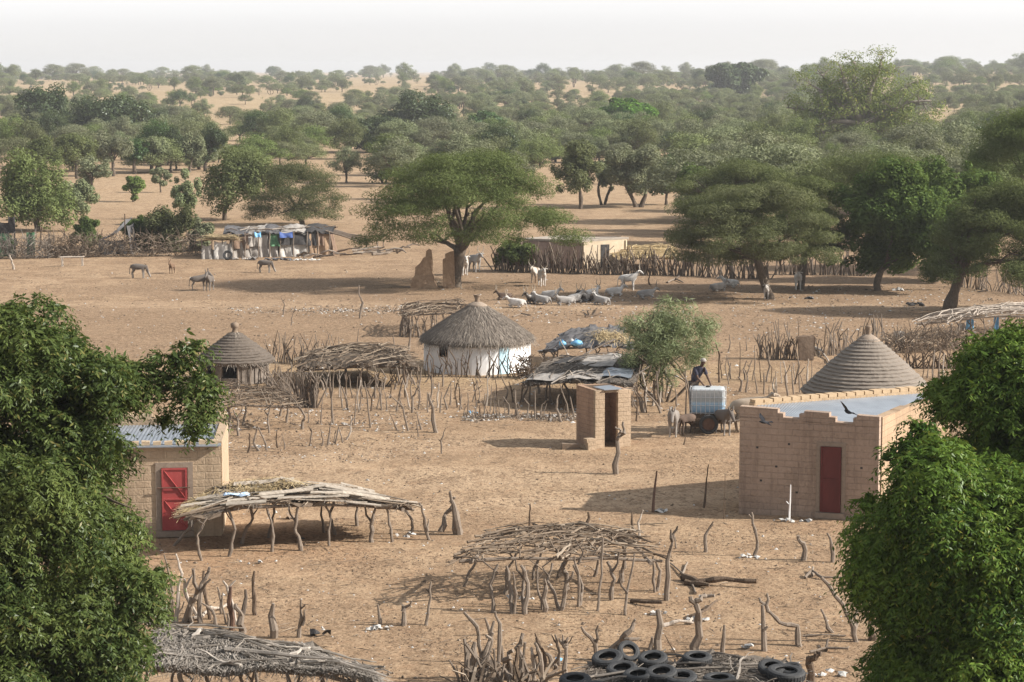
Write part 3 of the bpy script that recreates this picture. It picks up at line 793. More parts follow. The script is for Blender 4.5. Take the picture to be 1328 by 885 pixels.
    for k, root in protos.items():
        for ch in root.children:
            cmp = ng.nodes.new('FunctionNodeCompare'); cmp.data_type = 'INT'; cmp.operation = 'EQUAL'
            ng.links.new(attr('kind_no', 'INT'), cmp.inputs[2]); cmp.inputs[3].default_value = k
            oi = ng.nodes.new('GeometryNodeObjectInfo'); oi.inputs[0].default_value = ch; oi.transform_space = 'ORIGINAL'
            ip = ng.nodes.new('GeometryNodeInstanceOnPoints')
            rot = ng.nodes.new('ShaderNodeCombineXYZ'); ng.links.new(attr('turn', 'FLOAT'), rot.inputs[2])
            ng.links.new(gi.outputs[0], ip.inputs['Points']); ng.links.new(cmp.outputs[0], ip.inputs['Selection'])
            ng.links.new(oi.outputs['Geometry'], ip.inputs['Instance']); ng.links.new(rot.outputs[0], ip.inputs['Rotation'])
            ng.links.new(attr('size', 'FLOAT'), ip.inputs['Scale'])
            ng.links.new(ip.outputs[0], jn.inputs[0])
    ng.links.new(jn.outputs[0], go.inputs[0])
    md = o.modifiers.new('bush', 'NODES'); md.node_group = ng
far_trees()
# ------------------------------------------------------------------ buildings
def front_dir(a, b): return math.atan2(b.y - a.y, b.x - a.x)
def door_leaf(parent, a, b, z0, z1, out, mat, brace, bar=False, label=None):
    """sheet metal door between ground points a and b, standing `out` in front of the wall"""
    d = (b - a); L = d.length; d.normalize(); n = Vector((d.y, -d.x, 0))
    m = Matrix((( d.x, n.x, 0, a.x), (d.y, n.y, 0, a.y), (0, 0, 1, 0), (0, 0, 0, 1)))
    q = B(); q.box((0, out, z0), (L, out + .035, z1), m)
    for (x0, x1, za, zb) in ((0, .05, z0, z1), (L - .05, L, z0, z1), (.05, L - .05, z0, z0 + .05), (.05, L - .05, z1 - .05, z1), (.05, L - .05, (z0 + z1) / 2 - .025, (z0 + z1) / 2 + .025)):
        q.box((x0, out + .037, za), (x1, out + .06, zb), m)
    if brace:
        for (za, zb) in ((z0 + .06, (z0 + z1) / 2 - .03), ((z0 + z1) / 2 + .03, z1 - .06)):
            q.tube([m @ Vector((.06, out + .05, zb)), m @ Vector((L - .06, out + .05, za))], .022, 4)
    o = link('door', q, mat, parent, label=label)
    if bar:
        h = B(); h.tube([m @ Vector((-.12, out + .09, z0 + (z1 - z0) * .69)), m @ Vector((L + .08, out + .09, z0 + (z1 - z0) * .69))], .018, 6)
        link('bar', h, M['rust'], o)
    return o
def frame_panel(parent, a, b, z0, z1, w, out, mat, name='door_frame'):
    d = (b - a); L = d.length; d.normalize(); n = Vector((d.y, -d.x, 0))
    m = Matrix((( d.x, n.x, 0, a.x), (d.y, n.y, 0, a.y), (0, 0, 1, 0), (0, 0, 0, 1)))
    q = B(); q.box((-w, -.02, z0), (-.01, out, z1 + w), m); q.box((L + .01, -.02, z0), (L + w, out, z1 + w), m); q.box((-.01, -.02, z1 + .01), (L + .01, out, z1 + w), m)
    q.box((-w, -.02, z0 - .18), (L + w, out + .10, z0 - .02), m)
    return link(name, q, mat, parent)
def battlement(q, a, b, segs, t):
    """wall slab a->b with top heights given in segments (u0,u1,z)"""
    for (u0, u1, z) in segs:
        q.wall(a.lerp(b, u0), a.lerp(b, u1), z, z, t)

def right_house():
    FL = at(958, 666); FR = at(1138, 677.5); BR = Vector((14.2, 75.0, 0)); BL = Vector((FL.x + .55, FL.y + 2.6, 0))
    r = thing('block_house', FL.lerp(BR, .5), 'mud block house with notched parapet, dark red door and grey sheet roof, at right', 'house')
    ang = front_dir(FL, FR)
    zt = over(958, 527, 666).z; zr = over(1137, 541, 677.5).z
    def zz(u): return zt + (zr - zt) * u
    q = B()
    segs = [(0, .275, 0), (.275, .315, -.12), (.315, .43, -.24), (.43, .465, -.10), (.465, .645, 0), (.645, .69, -.12), (.69, .815, -.26), (.815, .84, -.1), (.84, 1, 0)]
    # solid wall below the parapet, then the notched parapet courses on top
    q.wall(FL, FR, zz(0) - .3, zz(1) - .3, .3)
    for (u0, u1, dz) in segs:
        a, b = FL.lerp(FR, u0), FL.lerp(FR, u1)
        q.wall(a, b, zz(u0) + dz, zz(u1) + dz, .3, min(zz(u0), zz(u1)) - .31)
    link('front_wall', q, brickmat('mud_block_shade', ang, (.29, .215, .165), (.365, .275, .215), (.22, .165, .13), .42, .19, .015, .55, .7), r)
    a2 = front_dir(FR, BR)
    q = B(); rng = random.Random(4)
    n = 7
    for k in range(n):
        u0, u1 = k / n, (k + 1) / n
        s0 = FR.lerp(BR, u0 + (.045 if k == 0 else 0)); s1 = FR.lerp(BR, u1)
        z_ = zr - .02 - (zr - 2.80) * max(0, (u0 - .12)) / .88 + rng.uniform(-.07, .06)
        q.wall(s0, s1, z_, z_ - .03, .3)
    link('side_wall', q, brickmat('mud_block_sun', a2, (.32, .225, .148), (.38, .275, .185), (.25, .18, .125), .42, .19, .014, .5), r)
    q = B(); zb = 3.02
    q.wall(BR, BL, zb, zb, .3)
    q.wall(BL, FL.lerp(BL, .12), zb - .1, zb - .1, .3)
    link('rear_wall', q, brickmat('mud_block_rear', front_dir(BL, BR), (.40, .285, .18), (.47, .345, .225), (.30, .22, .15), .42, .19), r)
    # coping blocks on the rear parapet with dark joints between them
    q = B(); nb = 22
    for k in range(nb):
        a = BR.lerp(BL, (k + .06) / nb); b = BR.lerp(BL, (k + .92) / nb)
        q.wall(a, b, zb + .11 + rng.uniform(-.02, .02), zb + .11 + rng.uniform(-.02, .02), .3, zb + .003)
    link('coping_row', q, simple('coping_block', (.42, .30, .185), (.52, .38, .24), 5), r)
    # sheet roof inside the parapets, slightly corrugated
    q = B(); c = [FL.lerp(BR, .06), FR.lerp(BL, .07), BR.lerp(FL, .04), BL.lerp(FR, .06)]
    zs = [zt - .42, zr - .40, 2.93, 2.95]
    nu, nv_ = 110, 3; vs = []
    for j in range(nv_):
        for i in range(nu):
            u, v = i / (nu - 1), j / (nv_ - 1)
            p = c[0].lerp(c[1], u).lerp(c[3].lerp(c[2], u), v); z = (zs[0] * (1 - u) + zs[1] * u) * (1 - v) + (zs[3] * (1 - u) + zs[2] * u) * v
            vs.append((p.x, p.y, z + (.016 if i % 2 else 0)))
    fs = [(j * nu + i, j * nu + i + 1, (j + 1) * nu + i + 1, (j + 1) * nu + i) for j in range(nv_ - 1) for i in range(nu - 1)]
    q.add(vs, fs)
    link('roof', q, M['zinc'], r)
    for (u, z) in ((.16, 1.05), (.13, 2.05), (.42, .75), (.36, 2.2), (.88, 1.6), (.27, 1.5)):
        q = B(); p = FL.lerp(FR, u) + Vector((0, 0, z)); q.box((-.035, -.006, -.03), (.035, .03, .03), Matrix.Translation(p) @ Matrix.Rotation(ang, 4, 'Z'))
        link('scaffold_hole_shade', q, M['dark'], r)  # dark blocks in the wall face, coloured as the shade of holes
    d = (FR - FL).normalized()
    ga = up(1065, 663, FL.lerp(FR, .6).y); gb = up(1092, 663, FL.lerp(FR, .75).y)
    ua = (1065 - 958) / 180 * 1.0; ub = (1092 - 958) / 180
    A = FL.lerp(FR, ua * .992); Bp = FL.lerp(FR, ub * .992)
    z1 = over(1078, 580, 674).z; z0 = .22
    frame_panel(r, A, Bp, z0, z1, .13, .035, M['cement'])
    dr = door_leaf(r, A + d * .01, Bp - d * .01, z0, z1, .012, M['red_dark'], False)
    q = B()
    q.wall(FL.lerp(FR, .55) - Vector((0, .12, 0)), FL.lerp(FR, .84) - Vector((0, .12, 0)), .1, .1, .119)
    link('plinth', q, M['cement'], r)
right_house()

def left_house():
    FRc = at(288, 695.5); FL = at(95, 700.5)
    BL = FL + Vector((-.2, 4.7, 0)); BR = FRc + Vector((-.35, 4.6, 0))
    r = thing('block_house', FL.lerp(BR, .5), 'small block house with bright red crossed door and bluish sheet roof, behind left tree', 'house')
    ang = front_dir(FL, FRc)
    zt = over(288, 578, 695.5).z
    bm = brickmat('pale_block', ang, (.36, .265, .18), (.43, .325, .225), (.35, .28, .20), .44, .21, .02, .35)
    q = B(); q.wall(FL, FRc, zt, zt, .25)
    link('front_wall', q, bm, r)
    bs = brickmat('pale_block_side', front_dir(FRc, BR), (.36, .265, .18), (.43, .325, .225), (.35, .28, .20), .44, .21, .02, .35)
    q = B(); q.wall(FRc + Vector((-.003, .25, 0)), BR, zt + .08, zt - .02, .25); q.wall(BL, FL + Vector((0, .25, 0)), zt, zt, .25)
    q.wall(BR + Vector((-.25, .003, 0)), BL + Vector((.25, .003, 0)), zt + .12, zt + .12, .25)
    link('side_wall', q, bs, r)
    rng = random.Random(8)
    q = B(); n = 13
    for k in range(n):
        a = FL.lerp(FRc, (k + .08) / n); b = FL.lerp(FRc, (k + .82 + rng.uniform(-.05, .1)) / n)
        q.wall(a, b, zt + .15 + rng.uniform(-.03, .02), zt + .15, .22, zt + .045)
    link('coping_row', q, simple('pale_coping', (.40, .30, .20), (.50, .385, .26), 5), r); q = B()
    for k in range(9):
        a = BR.lerp(BL, (k + .05) / 9); b = BR.lerp(BL, (k + .95) / 9); q.wall(a, b, zt + .3 + rng.uniform(-.1, .05), zt + .3 + rng.uniform(-.1, .05), .24, zt + .123)
    link('coping_row', q, simple('pale_coping', (.40, .30, .20), (.50, .385, .26), 5), r)
    # sheet roof with an overhanging front lip
    q = B(); c = [FL + Vector((.1, .28, 0)), FRc + Vector((-.28, .28, 0)), BR + Vector((-.28, -.05, 0)), BL + Vector((.1, -.05, 0))]
    nu = 70; vs = []; 
    for j in range(2):
        for i in range(nu):
            p = c[0].lerp(c[1], i / (nu - 1)).lerp(c[3].lerp(c[2], i / (nu - 1)), j); vs.append((p.x, p.y, zt - .06 + j * .02 + (.015 if i % 2 else 0)))
    q.add(vs, [(i, i + 1, nu + i + 1, nu + i) for i in range(nu - 1)])
    q.wall(FL - Vector((0, .18, 0)), FRc + Vector((.03, -.18, 0)), zt + .04, zt + .04, .42, zt + .004)
    link('roof', q, M['zinc'], r)
    d = (FRc - FL).normalized()
    A = FL.lerp(FRc, (210 - 95) / 193.0); Bp = FL.lerp(FRc, (244 - 95) / 193.0)
    z0 = .22; z1 = over(227, 607, 697).z
    frame_panel(r, A, Bp, z0, z1, .16, .03, M['cement'])
    door_leaf(r, A + d * .012, Bp - d * .012, z0, z1, .01, M['red'], True, True)
left_house()

def latrine():
    C = at(772, 582.5); th = R(25)
    fx = Vector((math.cos(th), math.sin(th), 0)); bk = Vector((-math.sin(th), math.cos(th), 0))
    W, Dp = 1.42, 1.5
    r = thing('brick_latrine', C + fx * W / 2 + bk * Dp / 2, 'little roofless brick latrine with dark doorway standing alone on the sand', 'latrine')
    zt = over(772, 507, 582.5).z
    mf = brickmat('latrine_front', th, (.335, .25, .17), (.43, .325, .23), (.27, .205, .145), .4, .16, .016, .6)
    ms = brickmat('latrine_side', th + math.pi / 2, (.30, .195, .135), (.37, .25, .175), (.24, .165, .115), .4, .16, .016, .3)
    dA, dB = .37, .90       # door opening along the front, metres
    q = B(); q.wall(C, C + fx * dA, zt, zt, .16); q.wall(C + fx * dB, C + fx * W, zt - .02, zt - .04, .16); q.wall(C + fx * dA, C + fx * dB, zt, zt, .16, zt - .1)
    link('front_wall', q, mf, r)
    q = B(); q.wall(C + bk * Dp, C + bk * .163, zt + .03, zt, .16); q.wall(C + fx * W + bk * .163, C + fx * W + bk * Dp, zt - .04, zt - .04, .16); q.wall(C + fx * (W - .165) + bk * (Dp - .003), C + fx * .165 + bk * (Dp - .003), zt, zt + .03, .16)
    link('side_wall', q, ms, r)
    q = B(); q.wall(C + fx * (dA - .06) - bk * .1, C + fx * (dB + .08) - bk * .1, zt + .03, zt + .05, .9, zt + .008)
    link('roof_sheet', q, M['zinc'], r)
    q = B(); q.wall(C + fx * .162 + bk * 1.2, C + fx * (W - .162) + bk * 1.2, zt + .012, zt + .012, .14, zt - .08); q.wall(C + fx * .162 + bk * .95, C + fx * (W - .162) + bk * .95, zt + .016, zt + .016, .14, zt - .08)
    link('roof_plank', q, M['wood_dark'], r)
    # brick blocks left at the corner
    t = thing('brick_stack', at(767, 583), 'low stack of mud bricks at the left front corner of the latrine', 'bricks')
    p = at(762, 584.5); q = B(); rng = random.Random(2)
    for k in range(3):
        a = p + Vector((rng.uniform(-.02, .02), 0, 0)); q.wall(a, a + fx * .34, .135 * (k + 1) - .005, .135 * (k + 1) - .005, .3, .135 * k - (.02 if k == 0 else 0))
    link('brick', q, mf, t)
    q = B(); p = at(729, 583); q.wall(p, p + Vector((.62, .04, 0)), .2, .17, .3, -.02)
    tag(link('mud_block', q, M['mud_dark'], origin=p), 'dark mud block lying in the latrine shadow', 'block')
latrine()

# ------------------------------------------------------------------ round huts
def straw_skin(rng, c, prof, n, ln, w):
    """short straws lying down a thatched cone (one island each)"""
    b = B()
    seg = [(prof[i], prof[i + 1]) for i in range(len(prof) - 1)]
    wts = [((a[0] + d[0]) / 2) * math.hypot(a[0] - d[0], a[1] - d[1]) for a, d in seg]
    for _ in range(n):
        (r0, z0), (r1, z1) = rng.choices(seg, wts)[0]
        t = rng.random(); r = r0 + (r1 - r0) * t; z = z0 + (z1 - z0) * t
        th = rng.uniform(0, 6.2832); sl = Vector((r0 - r1, 0, z0 - z1)).normalized() * (1 if r0 > r1 else -1)
        e = Vector((math.cos(th), math.sin(th), 0)); tn = Vector((-math.sin(th), math.cos(th), 0))
        d = (e * abs(sl.x) + Vector((0, 0, -abs(sl.z)))) ; d += tn * rng.uniform(-.3, .3); d.normalize()
        nn = (e * abs(sl.z) + Vector((0, 0, abs(sl.x))))
        p = Vector(c) + e * r + Vector((0, 0, z)) + nn * rng.uniform(.003, .03)
        L = ln * rng.uniform(.6, 1.4)
        q = p + d * L + nn * rng.uniform(-.01, .035)
        b.add([p - tn * w, p + tn * w, q + tn * w * .5, q - tn * w * .5], [(0, 1, 2, 3)])
    return b
def ringed(rng, R0, z0, Rt, zt, n, bow=.0, step=.035):
    """ring-stepped thatch profile from the eave up"""
    p = [(R0 - .45, z0 - .10), (R0 - .02, z0 - .12)]
    for i in range(n):
        t0, t1 = i / n, (i + 1) / n
        f = lambda t: (R0 + (Rt - R0) * t + bow * math.sin(math.pi * t), z0 + (zt - z0) * t)
        (r, z), (r1, z1) = f(t0), f(t1); sp_ = step * rng.uniform(.75, 1.3)
        p.append((r + sp_, z - .012)); p.append((r + sp_ * .95, z + .25 * (z1 - z))); p.append((r1 + step * .12, z1))
    return p

def eave_fringe(rng, c, r, z, n):
    b = B()
    for _ in range(n):
        th = rng.uniform(0, 6.2832); e = Vector((math.cos(th), math.sin(th), 0)); tn = Vector((-math.sin(th), math.cos(th), 0)); p = Vector(c) + e * (r + rng.uniform(-.12, .04)) + Vector((0, 0, z + rng.uniform(-.03, .09)))
        d = (e * rng.uniform(.1, .8) + tn * rng.gauss(0, .35) - Vector((0, 0, rng.uniform(.4, 1.1)))) * rng.uniform(.06, .17)
        b.add([p - tn * .008, p + tn * .008, p + d + tn * .004, p + d - tn * .004], [(0, 1, 2, 3)])
    return b
def white_hut():
    Df = at(619, 487).y; Rw = 70 / F * (Df + 2.2); C = Vector((at(619, 487).x * (Df + Rw) / Df, Df + Rw, 0))
    rng = random.Random(21)
    r = thing('round_hut', C, 'whitewashed round hut with smooth grey thatch roof and a tiny dark window', 'hut')
    ze = up(619, 449, C.y - Rw).z + .04; zt = up(619, 394, C.y).z
    # wall as a ring of panels with a window hole
    q = B(); seg = 72; hz0, hz1 = ze - .56, ze - .12
    aw0 = math.asin(max(-1, min(1, (up(572, 455, C.y).x - C.x) / Rw))); aw1 = math.asin((up(581.5, 455, C.y).x - C.x) / Rw)
    def P(a, rad, z): return (C.x + rad * math.sin(a), C.y - rad * math.cos(a), z)
    angs = sorted([2 * math.pi * k / seg - math.pi for k in range(seg)] + [aw0, aw1])
    angs = [a for i, a in enumerate(angs) if i == 0 or a - angs[i - 1] > 1e-4]
    zs = [-.1, hz0, hz1, ze + .12]
    for i in range(len(angs)):
        a0 = angs[i]; a1 = angs[(i + 1) % len(angs)] + (2 * math.pi if i == len(angs) - 1 else 0)
        hole = a0 >= aw0 - 1e-6 and a1 <= aw1 + 1e-6
        for k in range(3):
            if hole and k == 1: continue
            q.add([P(a0, Rw, zs[k]), P(a1, Rw, zs[k]), P(a1, Rw, zs[k + 1]), P(a0, Rw, zs[k + 1])], [(0, 1, 2, 3)])
            q.add([P(a0, Rw - .16, zs[k]), P(a1, Rw - .16, zs[k]), P(a1, Rw - .16, zs[k + 1]), P(a0, Rw - .16, zs[k + 1])], [(3, 2, 1, 0)])
    link('wall', q, M['white'], r, smooth=True)
    q = B(); 
    for (a0, a1, z0, z1) in ((aw0 - .012, aw0, hz0, hz1), (aw1, aw1 + .012, hz0, hz1), (aw0, aw1, hz0 - .03, hz0), (aw0, aw1, hz1, hz1 + .03)):
        q.add([P(a0, Rw + .015, z0), P(a1, Rw + .015, z0), P(a1, Rw + .015, z1), P(a0, Rw + .015, z1), P(a0, Rw - .15, z0), P(a1, Rw - .15, z0), P(a1, Rw - .15, z1), P(a0, Rw - .15, z1)],
              [(0, 1, 2, 3), (0, 4, 5, 1), (3, 2, 6, 7), (0, 3, 7, 4), (1, 5, 6, 2)])
    link('window', q, M['wood_dark'], r)
    q = B(); am = (aw0 + aw1) / 2; q.box((-.3, -.02, hz0 - .1), (.3, .02, hz1 + .1), Matrix.Translation(Vector(P(am, Rw - .22, 0))) @ Matrix.Rotation(am, 4, 'Z')); link('window_shade_panel', q, M['dark'], r)  # dark panel added behind the window, coloured as the unlit inside
    # pale blue painted door leaf, curved with the wall
    a0 = math.asin((up(648, 470, C.y).x - C.x) / Rw); a1 = math.asin((up(660, 470, C.y).x - C.x) / Rw)
    q = B(); n = 5
    for k in range(n):
        b0, b1 = a0 + (a1 - a0) * k / n, a0 + (a1 - a0) * (k + 1) / n
        q.add([P(b0, Rw + .03, .02), P(b1, Rw + .03, .02), P(b1, Rw + .03, ze - .02), P(b0, Rw + .03, ze - .02), P(b0, Rw - .02, .02), P(b1, Rw - .02, .02), P(b1, Rw - .02, ze - .02), P(b0, Rw - .02, ze - .02)],
              [(0, 1, 2, 3), (4, 7, 6, 5), (0, 3, 7, 4), (1, 5, 6, 2), (3, 2, 6, 7)])
    link('door', q, M['blue_paint'], r)
    Re = Rw + .14
    prof = [(Rw - .3, ze + .02), (Re - .03, ze - .10), (Re + .03, ze - .02), (Re - .06, ze + .16), (Re * .86, ze + (zt - ze) * .24), (Re * .66, ze + (zt - ze) * .46), (Re * .44, ze + (zt - ze) * .68), (Re * .25, ze + (zt - ze) * .86), (.34, zt - .04)]
    q = B(); q.lathe(prof, C, 64, .012, rng)
    rf = link('roof', q, M['thatch'], r, smooth=True)
    link('eave_straw', eave_fringe(rng, C, Re, ze - .02, 1500), M['thatch'], rf)
    st = straw_skin(rng, C, prof[2:], 5200, .32, .014)
    link('thatch', st, M['thatch'], rf)
    q = B(); q.lathe([(.44, zt - .16), (.46, zt - .07), (.36, zt), (.18, zt + .08), (.02, zt + .1)], C, 24, .02, rng)
    link('roof_cap', q, M['cement'], r, smooth=True)
    q = B(); q.lathe([(.12, zt + .05), (.10, zt + .2), (.15, zt + .34), (.19, zt + .40), (.14, zt + .41), (.11, zt + .3)], C, 18)
    link('finial_pot', q, M['mud_dark'], r, smooth=True)
white_hut()

def left_hut():
    Df = at(304, 500).y; sc = F / Df; Re = 51 / sc; Rw = Re - .22; C = Vector(((303 - 664) / F * (Df + Re), Df + Rw, 0))
    rng = random.Random(22)
    r = thing('round_hut', C, 'small round hut of crumbling grey posts under a ringed conical thatch, behind the left tree', 'hut')
    ze = up(303, 472, C.y - Re).z; zt = up(293, 431, C.y).z
    q = B()
    # mud wall pillars with openings between
    ops = [(-1.15, -.55), (-.30, .16)]
    seg = 60
    def P(a, rad, z): return (C.x + rad * math.sin(a), C.y - rad * math.cos(a), z)
    for k in range(seg):
        a0 = 2 * math.pi * k / seg - math.pi; a1 = a0 + 2 * math.pi / seg; am = (a0 + a1) / 2
        hole = any(o0 < am < o1 for o0, o1 in ops)
        zl = [(-.1, ze + .15)] if not hole else [(-.1, .28)]
        for (z0, z1) in zl:
            wob = rng.uniform(-.03, .03)
            q.add([P(a0, Rw + wob, z0), P(a1, Rw + wob, z0), P(a1, Rw + wob, z1), P(a0, Rw + wob, z1), P(a0, Rw - .2, z0), P(a1, Rw - .2, z0), P(a1, Rw - .2, z1), P(a0, Rw - .2, z1)],
                  [(0, 1, 2, 3), (4, 7, 6, 5), (0, 3, 7, 4), (1, 5, 6, 2), (3, 2, 6, 7), (0, 4, 5, 1)])
    link('wall', q, simple('grey_mud', (.14, .115, .095), (.26, .22, .185), 5), r)
    for a in (-.32, .18, -.55, -1.17, .55, .9):
        q = B(); p = Vector(P(a, Rw + .09, -.05)); stick(q, [p, Vector(P(a + .02, Rw + .1, ze))], .05, .04, rng)
        link('post', q, M['wood'], r)
    prof = ringed(rng, Re, ze, .16, zt, 11, .05, .06)
    q = B(); q.lathe(prof, C, 56, .014, rng)
    rf = link('roof', q, M['thatch'], r)
    link('thatch', straw_skin(rng, C, [(Re, ze - .05), (.2, zt)], 900, .3, .013), M['thatch'], rf); link('eave_straw', eave_fringe(rng, C, Re, ze - .05, 1000), M['thatch'], rf)
    q = B(); q.lathe([(.2, zt - .1), (.13, zt + .02), (.10, zt + .14), (.17, zt + .22), (.18, zt + .36), (.10, zt + .42), (.02, zt + .43)], C, 16)
    link('finial_pot', q, M['mud_dark'], r, smooth=True)
left_hut()

def right_hut():
    C = Vector(((1129 - 664) / F * 88, 88.0, 0)); Re = 84.5 * 88 / F; rng = random.Random(23)
    r = thing('round_hut', C, 'large hut with steep ringed grey cone roof just behind the notched parapet house', 'hut')
    ze = up(1129, 507, C.y).z; zt = up(1129, 437, C.y).z; Rw = Re - .3
    q = B(); q.lathe([(Rw, -.1), (Rw, ze + .15)], C, 56, .02, rng); q.lathe([(Rw - .2, ze + .15), (Rw - .2, -.1)], C, 56)
    link('wall', q, M['mud'], r)
    prof = ringed(rng, Re, ze, .22, zt, 17, .10, .06)
    q = B(); q.lathe(prof, C, 80, .009, rng)
    rf = link('roof', q, M['thatch'], r)
    link('thatch', straw_skin(rng, C, [(Re, ze - .04), (Re * .55, ze + (zt - ze) * .52), (.25, zt)], 1800, .25, .010), M['thatch'], rf); link('eave_straw', eave_fringe(rng, C, Re, ze - .05, 1500), M['thatch'], rf)
    q = B(); q.lathe([(.44, zt - .20), (.45, zt - .13), (.3, zt - .0), (.14, zt + .09), (.02, zt + .1)], C, 24, .015, rng)
    link('roof_cap', q, M['cement'], r, smooth=True)
    q = B(); q.lathe([(.10, zt + .05), (.09, zt + .25), (.13, zt + .38), (.12, zt + .42), (.02, zt + .43)], C, 14)
    link('finial_pot', q, M['mud_dark'], r, smooth=True)
right_hut()

# ------------------------------------------------------------------ ruined mud walls, far mud house, mud lump
def ruin(name, pts, foot, thick, label, rz=0.0, mat='mud'):
    """wall stump with a ragged outline: pts in px above the foot line"""
    g = at(*foot); rng = random.Random(int(foot[0]))
    q = B()
    poly = [up(x, y_, g.y) for x, y_ in pts]
    n = len(poly)
    f = [Vector((p.x, p.y - thick / 2 + rng.uniform(-.05, .05), max(p.z, -.08))) for p in poly]; k = [Vector((p.x + rng.uniform(-.05, .05), p.y + thick / 2 + rng.uniform(-.05, .05), max(-.08, p.z - rng.uniform(0, .12)))) for p in poly]
    q.add(f + k, [tuple(range(n))] + [tuple(range(n, 2 * n))[::-1]] + [(i, n + i, n + (i + 1) % n, (i + 1) % n) for i in range(n)])
    tag(link(name, q, M[mat], origin=g), label, 'ruin')
ruin('ruined_wall', [(532, 374), (535, 361), (538, 357), (539, 346), (545, 341), (549, 334), (552, 333), (553, 325), (557, 322), (560, 324), (561, 340), (560, 352), (563, 358), (564, 366), (569, 374)], (550, 374), .75, 'broken mud wall stump tapering to a point left of the umbrella acacia trunk')
ruin('ruined_wall', [(574.5, 373), (574.5, 336), (578, 334), (578, 329), (584, 326), (589, 325), (590, 373)], (582, 373), .6, 'narrow mud wall stump touching the umbrella acacia trunk')
ruin('mud_stump', [(1036, 467), (1034, 436), (1040, 434), (1055, 435), (1057, 438), (1054, 466)], (1045, 467), .6, 'square brown mud block standing in the stick fence left of the ringed cone roof', mat='mud_dark')

def far_house():
    A = at(757, 349); th = R(-38)
    r = thing('mud_house', A, 'flat roofed mud house with one cream sunlit wall behind the long stick fence', 'house')
    d1 = Vector((math.cos(R(28)), math.sin(R(28)), 0)); d2 = Vector((-math.cos(R(20)), math.sin(R(20)), 0))
    zt = over(757, 314, 349).z
    P1 = A + d1 * 3.4; P2 = A + d2 * 4.6; P3 = P1 + d2 * 4.6
    q = B(); q.wall(A, P1, zt, zt + .1, .25); q.wall(P1 + Vector((.003, .1, 0)), P3, zt, zt, .25)
    link('front_wall', q, simple('sunlit_cream_mud', (.50, .40, .28), (.64, .53, .39), 2.5), r)  # walls facing the sun coloured lighter, sunlight put into the mud tone
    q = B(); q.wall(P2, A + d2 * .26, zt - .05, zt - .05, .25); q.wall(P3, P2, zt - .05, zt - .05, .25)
    link('side_wall', q, simple('shaded_pinkish_mud', (.30, .22, .19), (.40, .30, .26), 2.5), r)  # walls turned from the sun coloured darker, shade put into the mud tone
    q = B(); q.add([(p.x, p.y, zt + dz) for p, dz in ((A - d1 * .2, -.02), (P1 + d1 * .15, .07), (P3, .1), (P2, .0))] + [(p.x, p.y, zt + dz + .14) for p, dz in ((A - d1 * .2, -.02), (P1 + d1 * .15, .07), (P3, .1), (P2, .0))],
                   [(0, 3, 2, 1), (4, 5, 6, 7), (0, 1, 5, 4), (1, 2, 6, 5), (2, 3, 7, 6), (3, 0, 4, 7)])
    link('roof', q, simple('pale_earth_roof', (.30, .255, .21), (.42, .365, .31), 3), r)
    q = B(); rng = random.Random(3); stick(q, [A + d2 * .3 + Vector((0, 0, zt + .45)), P1 + Vector((-.4, .3, zt + .28))], .09, .06, rng)
    link('roof_log', q, M['wood_dark'], r)
    dd = A + d1 * 1.35; q = B(); q.wall(dd - Vector((0, .03, 0)), dd + d1 * .65 - Vector((0, .03, 0)), 1.6, 1.6, .025, .05)
    link('door', q, M['dark'], r)
far_house()
def pix(p):
    q = p - Vector((0, 0, H)); f_ = q.y * cp - q.z * sp; v = q.y * sp + q.z * cp
    return 664 + q.x / f_ * F, 442.5 - v / f_ * F
def on_roof(S, px, py, lift):
    best = None
    for i in range(61):
        for j in range(61):
            p = S(i / 60, j / 60, lift); x, y_ = pix(p); e = (x - px) ** 2 + (y_ - py) ** 2
            if best is None or e < best[0]: best = (e, p)
    return best[1]
